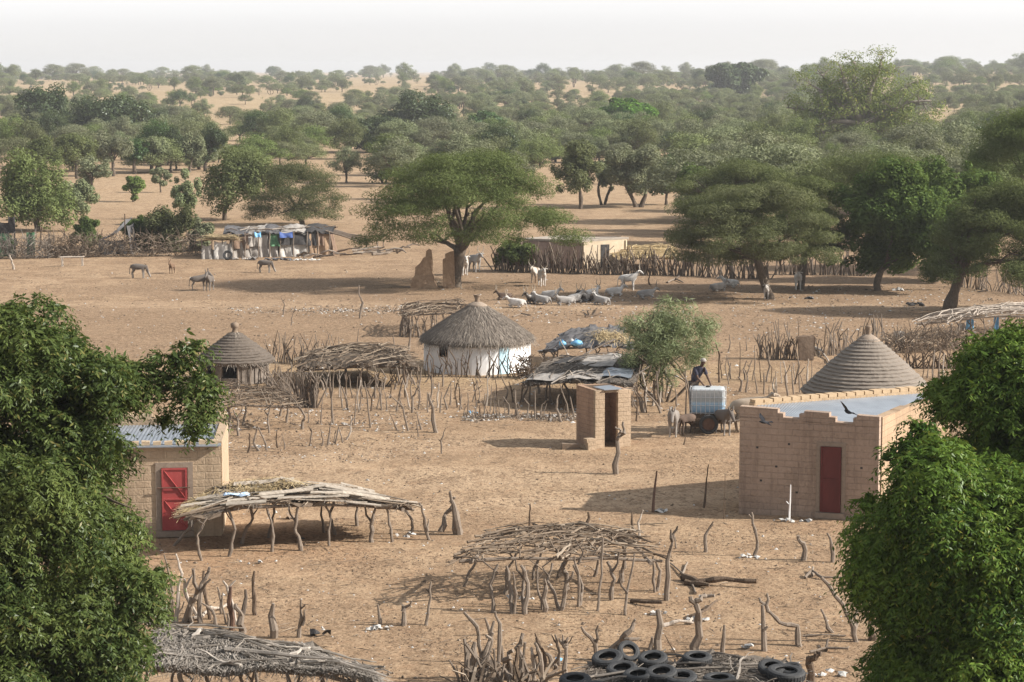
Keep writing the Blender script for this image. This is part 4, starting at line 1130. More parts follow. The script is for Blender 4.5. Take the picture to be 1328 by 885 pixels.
# ------------------------------------------------------------------ shelters on forked posts
def shelter(label, A, Bc, Cc, Dc, posts, kind='sticks', dome=(.2, .2), nst=130, seed=1, mats=('brush', 'wood'), name='shelter', cat='shelter', thick=.12, beams=True, lenf=(.35, .8), straw_n=1500, rad=(.018, .04), extra=None, wallsticks=0, wav=.06):
    """A front-left, Bc front-right, Cc back-right, Dc back-left given as (px, py, py of the ground below)"""
    rng = random.Random(seed)
    c = [over(*p) for p in (A, Bc, Cc, Dc)]
    base = (c[0] + c[1] + c[2] + c[3]) / 4; base.z = 0
    r = thing(name, base, label, cat, 'stick and thatch shelters on forked posts')
    def S(u, v, dz=0.0):
        p = c[0].lerp(c[1], u).lerp(c[3].lerp(c[2], u), v)
        z = dome[0] * 4 * u * (1 - u) + dome[1] * 4 * v * (1 - v)
        z += wav * (math.sin(u * 7 + seed) * math.sin(v * 5 + seed * 2) + .5 * math.sin(u * 17 + v * 3 + seed))
        return Vector((p.x, p.y, p.z + z + dz))
    W = (c[1] - c[0]).length; Dp = (c[3] - c[0]).length
    b = B()
    if kind in ('thatch', 'mixed', 'tarp'):
        nu, nv_ = 26, 14; vs = []
        for k in range(2):
            for j in range(nv_):
                for i in range(nu):
                    u, v = i / (nu - 1), j / (nv_ - 1)
                    e = .10 if (i in (0, nu - 1) or j in (0, nv_ - 1)) else .035
                    vs.append(S(u, v, (0 if k == 0 else thick * .6) + rng.uniform(-e, e)) + Vector((rng.uniform(-e, e), rng.uniform(-e, e), 0)) * 1.5)
        def I(k, i, j): return k * nu * nv_ + j * nu + i
        fs = []
        for j in range(nv_ - 1):
            for i in range(nu - 1):
                fs.append((I(1, i, j), I(1, i + 1, j), I(1, i + 1, j + 1), I(1, i, j + 1))); fs.append((I(0, i, j), I(0, i, j + 1), I(0, i + 1, j + 1), I(0, i + 1, j)))
        for i in range(nu - 1):
            fs.append((I(0, i, 0), I(0, i + 1, 0), I(1, i + 1, 0), I(1, i, 0))); fs.append((I(0, i, nv_ - 1), I(1, i, nv_ - 1), I(1, i + 1, nv_ - 1), I(0, i + 1, nv_ - 1)))
        for j in range(nv_ - 1):
            fs.append((I(0, 0, j), I(1, 0, j), I(1, 0, j + 1), I(0, 0, j + 1))); fs.append((I(0, nu - 1, j), I(0, nu - 1, j + 1), I(1, nu - 1, j + 1), I(1, nu - 1, j)))
        b.add(vs, fs)
    if kind in ('sticks', 'mixed', 'thatch'):
        for _ in range(nst):
            al = rng.random() < .66
            u, v = rng.random(), rng.random()
            if al:
                L = rng.uniform(*lenf) * .5; dv = rng.gauss(0, .22)
                q = [(u - L, v - dv * .5), (u, v), (u + L, v + dv * .5)]
            else:
                L = rng.uniform(*lenf) * .5; dv = rng.uniform(-.1, .1)
                q = [(u - dv, v - L), (u, v), (u + dv, v + L)]
            q = [(min(1.06, max(-.06, a)), min(1.08, max(-.08, d_))) for a, d_ in q]
            lift = (thick * .75 if kind != 'sticks' else 0) + rng.uniform(0, thick)
            r0 = rad[0] + (rad[1] - rad[0]) * rng.random() ** 2
            stick(b, [S(*q[0], lift), S(*q[1], lift + rng.uniform(-.02, .10)), S(*q[2], lift + rng.uniform(-.05, .10))], r0, r0 * .5, rng, .05, 3, 5)
    rf = link('roof', b, M[mats[0]], r)
    if kind in ('thatch', 'mixed'):
        st = B()
        for _ in range(straw_n):
            u, v = rng.random(), rng.random() ** .9
            th = rng.gauss(math.pi / 2, .5) if kind == 'thatch' else rng.uniform(0, 6.28)
            L = rng.uniform(.2, .65)
            p = S(u, v, thick * .65 + rng.uniform(0, .05)); d = Vector((math.cos(th), -math.sin(th), 0)) * L
            u2 = u + d.x / max(W, .1); v2 = v + d.y / max(Dp, .1)
            e = S(u2, min(1.1, max(-.12, v2)), thick * .6 + rng.uniform(-.03, .12))
            m = Vector((-d.y, d.x, 0)).normalized() * rng.uniform(.007, .016)
            st.add([p - m, p + m, e + m * .6, e - m * .6], [(0, 1, 2, 3)])
        for _ in range(straw_n // 9):
            # ragged fringe hanging over the edges
            k = rng.random()
            u, v = (rng.random(), rng.uniform(-.01, .03)) if k < .7 else (rng.choice([0.0, 1.0]), rng.random())
            p = S(u, v, thick * rng.uniform(.1, .7)); L = rng.uniform(.12, .4); d = Vector((rng.gauss(0, .45) + (0 if k < .7 else (.6 if u > .5 else -.6)), -abs(rng.gauss(0, .4)) if k < .7 else rng.gauss(0, .3), -rng.uniform(.1, .8))) * L
            m = Vector((1, 0, 0)) * rng.uniform(.006, .014) if k < .7 else Vector((0, 1, 0)) * rng.uniform(.006, .014)
            st.add([p - m, p + m, p + d + m * .5, p + d - m * .5], [(0, 1, 2, 3)])
        link('straw', st, M[mats[0] if mats[0] in ('straw', 'thatch_pale') else 'thatch'], rf)
    if beams:
        for (u0, v0, u1, v1) in ((-.02, .06, 1.02, .05), (-.02, .93, 1.02, .94), (.05, -.03, .06, 1.03), (.95, -.03, .94, 1.03)):
            q = B(); pts = [S(u0 + (u1 - u0) * t, v0 + (v1 - v0) * t, -.06) for t in (0, .25, .5, .75, 1)]
            stick(q, pts, .05, .04, rng, .03, 2, 7); link('beam', q, M['wood'], r)
    for p in posts:
        fx, fy = p[0], p[1]; f = at(fx, fy)
        tx = p[2] if len(p) > 2 else fx + rng.uniform(-4, 4)
        # the post meets the roof straight above its foot
        lo = None
        t = up(tx, fy - 60, f.y)
        u = max(.01, min(.99, ((t - c[0]).dot(c[1] - c[0])) / (c[1] - c[0]).length_squared)); 
        best = min((abs(S(u, v).y - f.y), v) for v in [k / 12 for k in range(13)])[1]
        e = S(u, best, -.03)
        e = Vector((e.x * .5 + t.x * .5, e.y * .35 + f.y * .65, e.z))
        q = B(); r0 = rng.uniform(.036, .056) * (p[3] if len(p) > 3 else 1)
        mid = f.lerp(e, rng.uniform(.4, .65)) + Vector((rng.uniform(-.2, .2), rng.uniform(-.1, .1), 0))
        stick(q, [f - Vector((0, 0, .15)), f.lerp(mid, .5) + Vector((rng.uniform(-.05, .05), 0, 0)), mid, e], r0 * 1.2, r0 * .65, rng, r0 * .45, 3, 8)
        if rng.random() < .7:
            k = mid.lerp(e, rng.uniform(.1, .5)); stick(q, [k, k + Vector((rng.choice([-1, 1]) * .16, .05, .22)), k + Vector((rng.choice([-1, 1]) * .2, .05, .5))], r0 * .6, r0 * .35, rng, .02, 2, 6)
        link('post', q, M[mats[1]], r)
    if wallsticks:
        for _ in range(wallsticks):
            u = rng.random(); side = rng.random()
            v = 0.02 if side < .6 else rng.random(); u = u if side < .6 else .01
            e = S(u, v, rng.uniform(-.25, .2)); f = Vector((e.x + rng.uniform(-.25, .25), e.y + rng.uniform(-.1, .1), -.1))
            q = B(); stick(q, [f, f.lerp(e, .5) + Vector((rng.uniform(-.08, .08), 0, 0)), e], rng.uniform(.025, .045), .02, rng, .02, 2, 5)
            link('wall_stick', q, M['wood'], r)
    return r, S

thatch_sh, TS = shelter('long shelter with straw and grey bark roof on bent posts before the left block house', (243, 673, 727), (535, 661, 700), (470, 642, 678), (262, 645, 694),
    [(262, 727, 270), (297, 722), (352, 716, 345), (390, 715, 388, 1.2), (427, 708, 418), (482, 704, 487, 1.3), (508, 703, 502, 1.2), (533, 693, 534), (221, 708, 246), (436, 694, 436, 1.1), (463, 682), (420, 690), (312, 706), (345, 698, 350)],
    'mixed', (.32, .02), 90, 3, ('brush', 'wood'), thick=.07, wav=.10, straw_n=1500, lenf=(.15, .5), rad=(.015, .05))
def extras_thatch():
    # rough planks and bark sheets at the right end, straw heap at the middle
    rng = random.Random(9); q = B()
    for k in range(60):
        u, v = rng.uniform(.03, .98), rng.uniform(-.02, .95) ** 1.0; L = rng.uniform(.10, .24)
        a, e = TS(u - L / 2, v, rng.uniform(.10, .24)), TS(min(1.05, u + L), v + rng.uniform(-.16, .16), rng.uniform(.08, .24)); m = Vector((0, rng.uniform(.04, .11), rng.uniform(-.03, .03)))
        n_ = Vector((0, 0, .025))
        q.add([a - m, a + m, e + m, e - m, a - m + n_, a + m + n_, e + m + n_, e - m + n_], [(0, 3, 2, 1), (4, 5, 6, 7), (0, 1, 5, 4), (1, 2, 6, 5), (2, 3, 7, 6), (3, 0, 4, 7)])
    link('bark_sheet', q, simple('bark_sheet', (.20, .165, .13), (.46, .405, .34), 7, .9, (1, 4, 1), .5, .02, .1), thatch_sh)
    q = B()
    for _ in range(900):
        u, v = rng.gauss(.36, .13), rng.uniform(.55, 1.0); p = TS(u, v, .14 + rng.uniform(0, .1)); th = rng.gauss(1.2, .5); d = Vector((math.cos(th), -math.sin(th), rng.uniform(-.25, .25))) * rng.uniform(.25, .6)
        m = Vector((d.y, -d.x, 0)).normalized() * .01; q.add([p - m, p + m, p + d + m, p + d - m], [(0, 1, 2, 3)])
    for _ in range(420):
        u, v = rng.uniform(-.03, .08), rng.uniform(.1, .9); p = TS(u, v, .12 + rng.uniform(0, .08)); d = Vector((-rng.uniform(.1, .4), -rng.uniform(0, .4), -rng.uniform(0, .25)))
        m = Vector((d.y, -d.x, 0)).normalized() * .01; q.add([p - m, p + m, p + d + m, p + d - m], [(0, 1, 2, 3)])
    link('straw_heap', q, M['straw'], thatch_sh)
extras_thatch()
shelter('arched shelter roofed with loose bare branches in the middle of the sandy yard', (598, 730, 786), (856, 729, 772), (818, 690, 742), (640, 690, 750),
    [(640, 795, 652), (665, 797, 664), (681, 797, 688), (704, 793, 703), (726, 790, 722, 1.1), (736, 765, 737, 1.2), (750, 786, 748), (792, 779, 790, 1.5), (803, 757, 806, 1.2), (850, 768, 848), (600, 762, 606), (655, 770, 668), (720, 750), (690, 752), (770, 748)],
    'sticks', (.13, .05), 215, 7, ('brush', 'wood'), thick=.11, lenf=(.12, .5), rad=(.013, .042))
shelter('sloping grey thatch shelter heaped with gnarled logs at the lower left edge of the yard', (186, 868, 935), (494, 889, 945), (472, 868, 920), (210, 816, 905),
    [(190, 934), (248, 936, 232, 1.5), (275, 935, 262, 1.3), (305, 936), (335, 938), (383, 940, 372, 1.3), (396, 938, 392), (442, 943), (222, 908), (330, 912), (420, 918), (470, 928)],
    'thatch', (.15, .03), 46, 12, ('thatch_pale', 'wood'), straw_n=6000, lenf=(.2, .6), rad=(.015, .06), thick=.11, wav=.08)
shelter('slatted stick rack tilted on crooked posts in front of the small ringed hut', (284, 529, 562), (394, 527, 558), (358, 505, 540), (283, 500, 540),
    [(294, 559, 296, 1.4), (310, 566, 305), (350, 562, 351), (391, 557, 389), (371, 548, 372), (315, 552, 317), (362, 540), (300, 544)],
    'sticks', (.05, .03), 120, 15, ('brush', 'wood'), thick=.1, lenf=(.3, .8), rad=(.015, .028))
shelter('low sagging shelter of dark brush left of the whitewashed hut', (386, 481, 504), (543, 480, 503), (520, 457, 482), (407, 464, 484),
    [(388, 505), (404, 505), (420, 506), (470, 504), (497, 506), (512, 505), (527, 503), (540, 500), (450, 490), (520, 486)],
    'mixed', (.15, .10), 170, 18, ('brush', 'wood'), straw_n=1300, thick=.22, lenf=(.2, .5))
def poles(r, pl, mat='wood_pale'):
    rng = random.Random(7)
    for (x0, y0, x1, y1, yf, rad) in pl:
        Y = at(x0, yf).y; q = B(); stick(q, [up(x0, y0, Y), up((x0 + x1) / 2, (y0 + y1) / 2 - 1, Y), up(x1, y1, Y)], rad, rad * .7, rng, .02, 3, 6)
        link('pole', q, M[mat], r)
s1, S1 = shelter('upper low shelter under dark grey sheeting with blue bags, right of the whitewashed hut', (699, 458, 480), (822, 452, 484), (806, 426, 464), (734, 432, 464),
    [(707, 479), (715, 480, 720), (727, 478), (757, 476), (775, 480), (800, 482), (790, 468)],
    'tarp', (.16, .12), 40, 22, ('tarp_grey', 'wood'), thick=.08)
poles(s1, [(755, 462, 798, 440, 485, .05), (738, 464, 726, 440, 484, .03), (762, 465, 770, 442, 484, .03)])
s2, S2 = shelter('lower patched bark shelter directly behind the brick latrine', (676, 500, 527), (818, 501, 538), (838, 468, 508), (724, 467, 500),
    [(677, 522, 682), (713, 522, 716), (741, 520), (835, 536, 822), (858, 536, 840), (815, 530), (772, 532), (700, 510), (800, 512)],
    'thatch', (.12, .10), 70, 25, ('brush_grey', 'wood'), straw_n=900, thick=.1, lenf=(.15, .4))
poles(s2, [(752, 505, 739, 481, 530, .035), (748, 492, 768, 478, 530, .035), (797, 505, 788, 480, 532, .03), (795, 510, 842, 475, 534, .04), (755, 507, 825, 504, 534, .03)])
def patches():
    rng = random.Random(6)
    for (u0, v0, u1, v1, mk, nm) in ((.04, .0, .36, .16, 'cloth_pale', 'pale_sheet'), (.42, .0, .72, .22, 'cloth_pale', 'pale_sheet'), (.70, .12, .98, .4, 'zinc', 'roof_sheet'), (.40, .45, .75, .95, 'cloth_pale', 'pale_sheet'), (.10, .55, .38, .98, 'dark', 'dark_sheet')):
        q = B(); n = 6; vs = []
        for k in range(2):
            for j in range(n):
                for i in range(n):
                    vs.append(S2(u0 + (u1 - u0) * i / (n - 1), v0 + (v1 - v0) * j / (n - 1), .16 + rng.uniform(-.03, .03) - k * .03))
        fs = []
        for j in range(n - 1):
            for i in range(n - 1):
                a = j * n + i; fs += [(a, a + 1, a + n + 1, a + n), (n * n + a, n * n + a + n, n * n + a + n + 1, n * n + a + 1)]
        q.add(vs, fs); link(nm, q, M[mk], s2)
    q = B()
    for _ in range(700):
        u, v = min(1, max(.45, rng.gauss(.78, .11))), min(.6, max(0, rng.gauss(.28, .12))); p = S1(u, v, .12 + rng.uniform(0, .12)); d = Vector((rng.uniform(-.5, .3), rng.uniform(-.5, .1), rng.uniform(-.25, .1)))
        m = Vector((d.y, -d.x, 0)).normalized() * .012; q.add([p - m, p + m, p + d + m, p + d - m], [(0, 1, 2, 3)])
    link('straw_heap', q, M['straw'], s1)
patches()
def bag(px, py, pyfoot, rx, rz, mat, label, name='bag'):
    p = on_roof(S1, px, py, .12 + rz); rng = random.Random(int(px * 3)); q = B()
    q.lathe([(.02, -rz), (rx * .7, -rz * .8), (rx, -rz * .2), (rx * .85, rz * .5), (rx * .3, rz * .9), (.12 * rx, rz * 1.1), (.2 * rx, rz * 1.35)], p, 11, rx * .3, rng)
    tag(link(name, q, M[mat], origin=p, smooth=True), label, 'bag')
bag(730.5, 451, 480, .17, .12, 'bag_blue', 'smaller round blue plastic bag lying on the upper grey sheeting')
bag(747, 452, 480, .27, .12, 'bag_blue', 'larger blue plastic bag beside the straw on the upper grey sheeting')
bag(742, 443, 478, .15, .1, 'paper', 'white bundle lying above the blue bags', 'bundle')
shelter('long low stick shelter with bleached poles and blue rags at the right edge', (1190, 420, 440), (1348, 410, 440), (1348, 397, 424), (1232, 407, 426),
    [(1200, 440), (1215, 440), (1230, 441), (1245, 440), (1260, 439), (1275, 440), (1290, 440), (1305, 441), (1322, 440), (1250, 428), (1300, 428)],
    'sticks', (.10, .10), 120, 31, ('wood_pale', 'wood'), thick=.2, lenf=(.25, .7), rad=(.02, .045))
shelter('square pen of stacked branches and a stick roof behind the whitewashed hut', (522, 409, 437), (606, 407, 437), (600, 394, 422), (526, 398, 422),
    [(523, 437), (545, 438), (565, 437), (590, 437), (604, 437), (530, 423)],
    'sticks', (.05, .06), 110, 33, ('brush', 'wood'), thick=.22, lenf=(.3, .8), name='stick_pen', cat='pen', wallsticks=56)
for i, (x, y_, yf, w, h, mk, lb) in enumerate([(1258, 421, 438, .34, .5, 'bag_blue', 'blue cloth hanging beside a post under the bleached pole shelter'), (1292, 421, 438, .22, .75, 'bag_blue', 'long narrow blue cloth hanging deeper along the bleached pole shelter'), (1247, 424, 437, .3, .35, 'cloth_pale', 'pale rag hanging at the left end of the bleached pole shelter'), (1166, 437, 446, .5, .55, 'cloth_white', 'white sacking draped over the brush left of the bleached pole shelter')]):
    p = over(x, y_, yf); rng = random.Random(i); q = B(); n = 7; vs = []
    for k in range(2):
        for j in range(n):
            for ii in range(n):
                vs.append(p + Vector(((ii / (n - 1) - .5) * w * (1 + .2 * j / n), .06 * math.sin(ii * 1.7 + j * .5) + k * .02 + rng.uniform(-.01, .01), h * (.5 - j / (n - 1)))))
    fs = []
    for j in range(n - 1):
        for ii in range(n - 1):
            a = j * n + ii; fs += [(a, a + 1, a + n + 1, a + n), (n * n + a, n * n + a + n, n * n + a + n + 1, n * n + a + 1)]
    q.add(vs, fs); tag(link('hanging_cloth', q, M[mk], origin=p, smooth=True), lb, 'cloth')
# porch beside the far mud house
shelter('straw roofed porch on sticks against the far mud house', (800, 338, 352), (880, 336, 352), (872, 322, 343), (790, 324, 343),
    [(775, 352), (790, 353), (803, 352), (815, 353), (835, 352), (856, 353), (876, 352)], 'mixed', (.1, .05), 40, 41, ('straw', 'wood'), straw_n=700, thick=.16)

# tyre roof at the bottom edge
ty_sh, TYS = shelter('bark roofed shelter weighed down with old tyres at the bottom edge', (722, 935, 1010), (1068, 930, 1010), (1015, 862, 935), (765, 866, 935),
    [(735, 1008), (800, 1012), (870, 1012), (940, 1010), (1010, 1008), (1055, 1008), (790, 940), (990, 940)], 'thatch', (.06, .05), 60, 44, ('brush_grey', 'wood'), straw_n=4200, thick=.14, lenf=(.2, .6), rad=(.012, .045))
def tyre(px, py, pyf, d, tilt, yaw, label):
    d *= 1.06
    p = on_roof(TYS, px, py, .16 + d * .5 * abs(math.sin(tilt)) * .75 + .05); q = B(); Ro = d / 2; Ri = Ro * .56; w = d * .125
    prof = [(Ri, -w * .75), (Ri * 1.06, -w), (Ro * .80, -w * 1.12), (Ro * .95, -w * .95), (Ro, -w * .55), (Ro, w * .55), (Ro * .95, w * .95), (Ro * .80, w * 1.12), (Ri * 1.06, w), (Ri, w * .75), (Ri * 1.08, w * .55), (Ro * .86, w * .6), (Ro * .86, -w * .6), (Ri * 1.08, -w * .55)]
    m = Matrix.Rotation(yaw, 3, 'Z') @ Matrix.Rotation(tilt, 3, 'X')
    q.lathe(prof, p, 36, 0, None, True, m)
    # tread lugs
    for k in range(36):
        th = 2 * math.pi * (k + .3) / 36
        for s_ in (-1, 1):
            ce = Vector((math.cos(th) * Ro, math.sin(th) * Ro, s_ * w * .32)); e = Vector((math.cos(th), math.sin(th), 0)); tn = Vector((-math.sin(th), math.cos(th), 0)); up_ = Vector((0, 0, 1))
            L = [ce + tn * a * Ro * .055 + up_ * b_ * w * .26 + e * c_ for c_ in (-.004, .008) for a, b_ in ((-1, -1), (1, -1), (1, 1), (-1, 1))]
            q.add([p + m @ v for v in L], [(0, 3, 2, 1), (4, 5, 6, 7), (0, 1, 5, 4), (1, 2, 6, 5), (2, 3, 7, 6), (3, 0, 4, 7)])
    tag(link('tyre', q, M['rubber'], origin=p, smooth=False), label, 'tyre', 'old tyres weighing down the bark roof')
for a in [(789, 856, 934, .60, R(16), R(-25), 'leftmost raised old tyre, leaning against the forked log'), (846, 855, 934, .56, R(13), R(-15), 'old tyre at the top of the heap below the thick stake'),
          (807, 869, 945, .58, R(12), R(-20), 'old tyre just below and between the two uppermost tyres'), (826, 876, 952, .56, R(8), R(-22), 'old tyre in the centre of the tyre heap'),
          (857, 874, 950, .58, R(12), R(-24), 'old tyre right of the centre of the tyre heap'), (884, 880, 958, .60, R(10), R(-18), 'old tyre farthest right in the close heap'),
          (746, 883, 962, .58, R(8), R(-10), 'old tyre alone at the left end of the bark roof'), (932, 883, 962, .60, R(2), R(8), 'old tyre lying flat on the bare bark, wholly in view'),
          (903, 855, 934, .56, R(6), R(0), 'old tyre lying flat on the rear edge of the bark roof'), (816, 845, 922, .44, R(48), R(20), 'old tyre standing on edge behind the heap by the forked log'),
          (1018, 876, 958, .72, R(6), R(30), 'large dark tyre at the right end of the bark roof'), (1000, 868, 946, .52, R(18), R(10), 'small tyre tucked behind the large right end tyre'),
          (1026, 868, 948, .40, R(20), R(-30), 'tyre resting on top of the large right end tyre'),
          (770, 893, 972, .58, R(4), R(15), 'old tyre half cut off by the bottom edge at left of heap')]:
    tyre(*a)

# ------------------------------------------------------------------ stakes and branches standing loose in the ground
def crop(x0, y0, s=1308 / 340.0):
    return lambda X, Y: (x0 + X / s, y0 + Y / s)
ORD = ['leftmost', 'second from the left', 'third from the left', 'fourth from the left', 'fifth from the left', 'sixth from the left', 'seventh from the left', 'eighth from the left', 'ninth from the left', 'tenth from the left', 'eleventh from the left', 'twelfth from the left', 'thirteenth from the left', 'fourteenth from the left', 'fifteenth from the left', 'sixteenth from the left', 'seventeenth from the left', 'eighteenth from the left']
def stakes(cr, text, where, group, rad=.03, mat='wood', cat='stake', name='stake'):
    items = []
    for line in text.strip().split('\n'):
        line = line.strip()
        if not line: continue
        parts = line.split(';'); opt = dict(o.split('=') for o in parts[1:])
        polys = [[cr(*map(float, p.split(','))) for p in seg.split()] for seg in parts[0].split('/')]
        items.append((polys[0][0][0], polys, opt))
    items.sort(key=lambda i: i[0])
    for k, (_, polys, opt) in enumerate(items):
        foot = at(*polys[0][0]); rng = random.Random(int(foot.x * 991 + foot.y * 77))
        q = B(); r0 = float(opt.get('r', 1)) * rad * rng.uniform(.95, 1.4) * (1.12 if polys[0][0][1] > 640 else 1)
        for si, pl in enumerate(polys):
            pts = [up(x, y_, foot.y) for x, y_ in pl]
            L = (pts[-1] - pts[0]).length
            dy = rng.uniform(-.18, .18)
            pts = [p + Vector((0, (dy * (p - foot).length + (0.1 * math.sin(i * 2.1) * L * .3 if 0 < i < len(pts) - 1 else 0)) if si == 0 else dy * (p - foot).length, 0)) for i, p in enumerate(pts)]
            if si == 0: pts[0] = foot - Vector((0, 0, .12))
            stick(q, pts, r0 * (1 if si == 0 else .65), r0 * (.42 if si == 0 else .3), rng, r0 * .55, 3, 7)
            if si == 0 and L > .9 and rng.random() < .35:
                a = pts[-2].lerp(pts[-1], .5); stick(q, [a, a + Vector((rng.choice([-1, 1]) * .1, rng.uniform(-.08, .08), .1))], r0 * .5, r0 * .3, rng, .01, 2, 5)
        look = 'thick ' if float(opt.get('r', 1)) > 1.35 else ''
        look += 'forked ' if len(polys) > 1 else 'crooked ' if len(polys[0]) > 3 else ''
        m_ = opt.get('m', mat)
        look += {'wood': 'grey', 'wood_dark': 'dark', 'wood_pale': 'bleached', 'rust': 'rusty iron', 'white': 'white'}[m_]
        lab = opt.get('l') or '%s %s, %s %s' % (look, cat, ORD[k], where)
        pass
        tag(link(name, q, M[m_], origin=foot), lab, cat, group)
G = 'loose stakes standing in the yards'
c2 = crop(330, 460)
stakes(c2, '''395,350 385,210 400,80
500,345 505,230 515,110
580,365 565,230 550,130
635,280 630,200 605,145
440,265 430,180 410,100
525,270 530,180
460,205 450,100
330,345 340,210
270,340 268,260
365,450 375,390 385,320
395,445 420,360/440,440 420,360
70,480 45,420 15,355''', 'in the yard below the sagging brush shelter', G, .034)
stakes(c2, '''705,285 720,220 735,165
785,290 790,210 820,160 835,60;r=1.5
770,380 740,260 670,190;r=1.3
720,375 675,290
835,375 810,285
818,410 808,330
910,390 890,290 870,195;r=2
865,290 862,190
938,495 930,430 955,365/932,440 918,425
925,290 935,190
1000,170 998,120''', 'in the row before the whitewashed hut', G, .034)
stakes(c2, '''940,160 945,50
975,250 980,140
1025,280 1028,210
1065,295 1065,190
1105,300 1105,230
1145,300 1150,200
1175,290 1185,150
1190,300 1200,220
1265,305 1270,250 1240,210
1300,300 1303,180
890,170 892,125
1135,140 1115,105''', 'in the thin fence line left of the latrine', G, .03)
c3 = crop(660, 460)
stakes(c3, '''35,310 30,180
90,310 100,250 75,220
130,310 130,180
155,320 165,250 195,225
265,335 235,270 250,200;r=1.6
290,320 290,250 255,150
325,315 305,210''', 'in the fence line touching the latrine', G, .033)
stakes(c3, '''535,595 540,430 575,390 570,335/545,400 558,375 530,360;r=1.9;l=thick forked gnarled stake standing alone in front of the latrine doorway''', '', G, .042)
stakes(c3, '''718,790 740,585;m=rust;r=1.5;l=dark rusty iron post leaning slightly in the open left of the notched house
970,765 985,620 995,545;m=wood_dark;l=dark thin leaning stake between the iron post and the notched house
1072,820 1075,590;r=.5;m=wood_dark;l=very thin rod beside the left corner of the notched house
870,450 880,410;m=wood_dark;l=short dark peg on the sand below the water cart''', '', G, .032)
stakes(c3, '''670,285 650,220 610,150;r=1.5
760,290 740,190 735,80;r=1.3
880,390 885,240 885,80
910,300 895,180 870,80
925,160 900,50
840,260 830,170
620,262 610,200
715,255 730,190 720,130''', 'among the poles left of the water cart', G, .034, 'wood')
stakes(c3, '''1050,140 1050,0 1030,-60;r=1.5;m=wood_dark
1100,150 1080,60 1090,0
1185,190 1190,100 1215,30/1190,110 1170,65;r=1.3
1240,195 1225,90
1275,160 1270,95
1150,185 1160,130 1140,110;r=1.5
1095,-15 1105,-60 1100,-100
1185,-20 1183,-95''', 'between water cart and square mud block', G, .032)
c4 = crop(988, 460)
stakes(c4, '''130,215 115,110 140,50;r=1.4
160,200 150,60
190,190 185,100 215,60
75,220 70,85
250,130 250,35
10,200 10,90
215,195 190,100
40,215 35,150''', 'behind the rear parapet of the notched house', G, .032)
stakes(c4, '''850,130 855,0
890,150 885,20 895,-30
925,140 920,50
995,60 965,-20 940,-60
960,110 935,40
825,120 830,60
1010,90 985,20''', 'between the ringed cone roof and the right tree', G, .032)
stakes(c4, '''137,830 140,645;m=white;r=1.0;l=straight white painted stake in front of the notched house wall''', '', G, .028)
c6 = crop(330, 655)
stakes(c6, '''880,172 850,90 835,0 825,-15/865,130 868,70;l=crooked forked stake right of the straw shelter;r=1.2
95,660 95,490;r=2.2;l=thick short grey stake left of centre above the sloping log shelter
220,660 235,560 235,465/240,600 250,520;l=thin split stake right of the thick short one above the log shelter
740,600 740,500/740,530 785,475;r=1.5;l=short stake with a side twig, between the log shelter and the branch shelter
855,600 870,500 880,390;l=slim leaning stake just left of the branch shelter
625,600 615,500;l=thin pale grey stub among litter left of the branch shelter''', '', G, .036)
stakes(c6, '''930,135 945,70 990,0 975,-40;r=1.3
1025,150 1000,30 975,-70;r=1.6
1012,148 990,10;r=1.4
1035,140 1010,40 985,0;r=1.3''', 'leaning together in the small tent of poles', 'poles leaning together in a tent', .045, 'wood', 'pole', 'leaning_pole')
stakes(c6, '''1075,870 1100,760 1100,690;r=1.5
1130,885 1130,740 1110,600 1045,530;r=1.3
1150,885 1170,740 1195,590
1215,800 1225,600 1200,540
1180,650 1150,560
1230,780 1235,700
1100,885 1140,790 1165,700 1190,640;r=1.6
1180,885 1175,780;r=2.4
1210,880 1215,790;r=2
1060,800 1075,720
1260,870 1250,770 1290,720;r=1.5
1300,880 1270,780''', 'in the brush fence at bottom centre', G, .05)
c7 = crop(660, 655)
stakes(c7, '''440,530 465,350 470,170
580,550 590,440 630,250/590,440 560,400 550,320
785,475 790,280 820,150/812,175 805,115/818,160 842,105;r=1.3
735,430 755,330 725,270
250,525 280,420 320,325;r=1.4
345,510 345,330 325,250/345,300 370,240 330,170
20,545 35,440 20,330
80,545 95,400 60,310;r=1.5
172,535 185,420 178,370;r=1.6''', 'standing along the front of the branch shelter', G, .037)
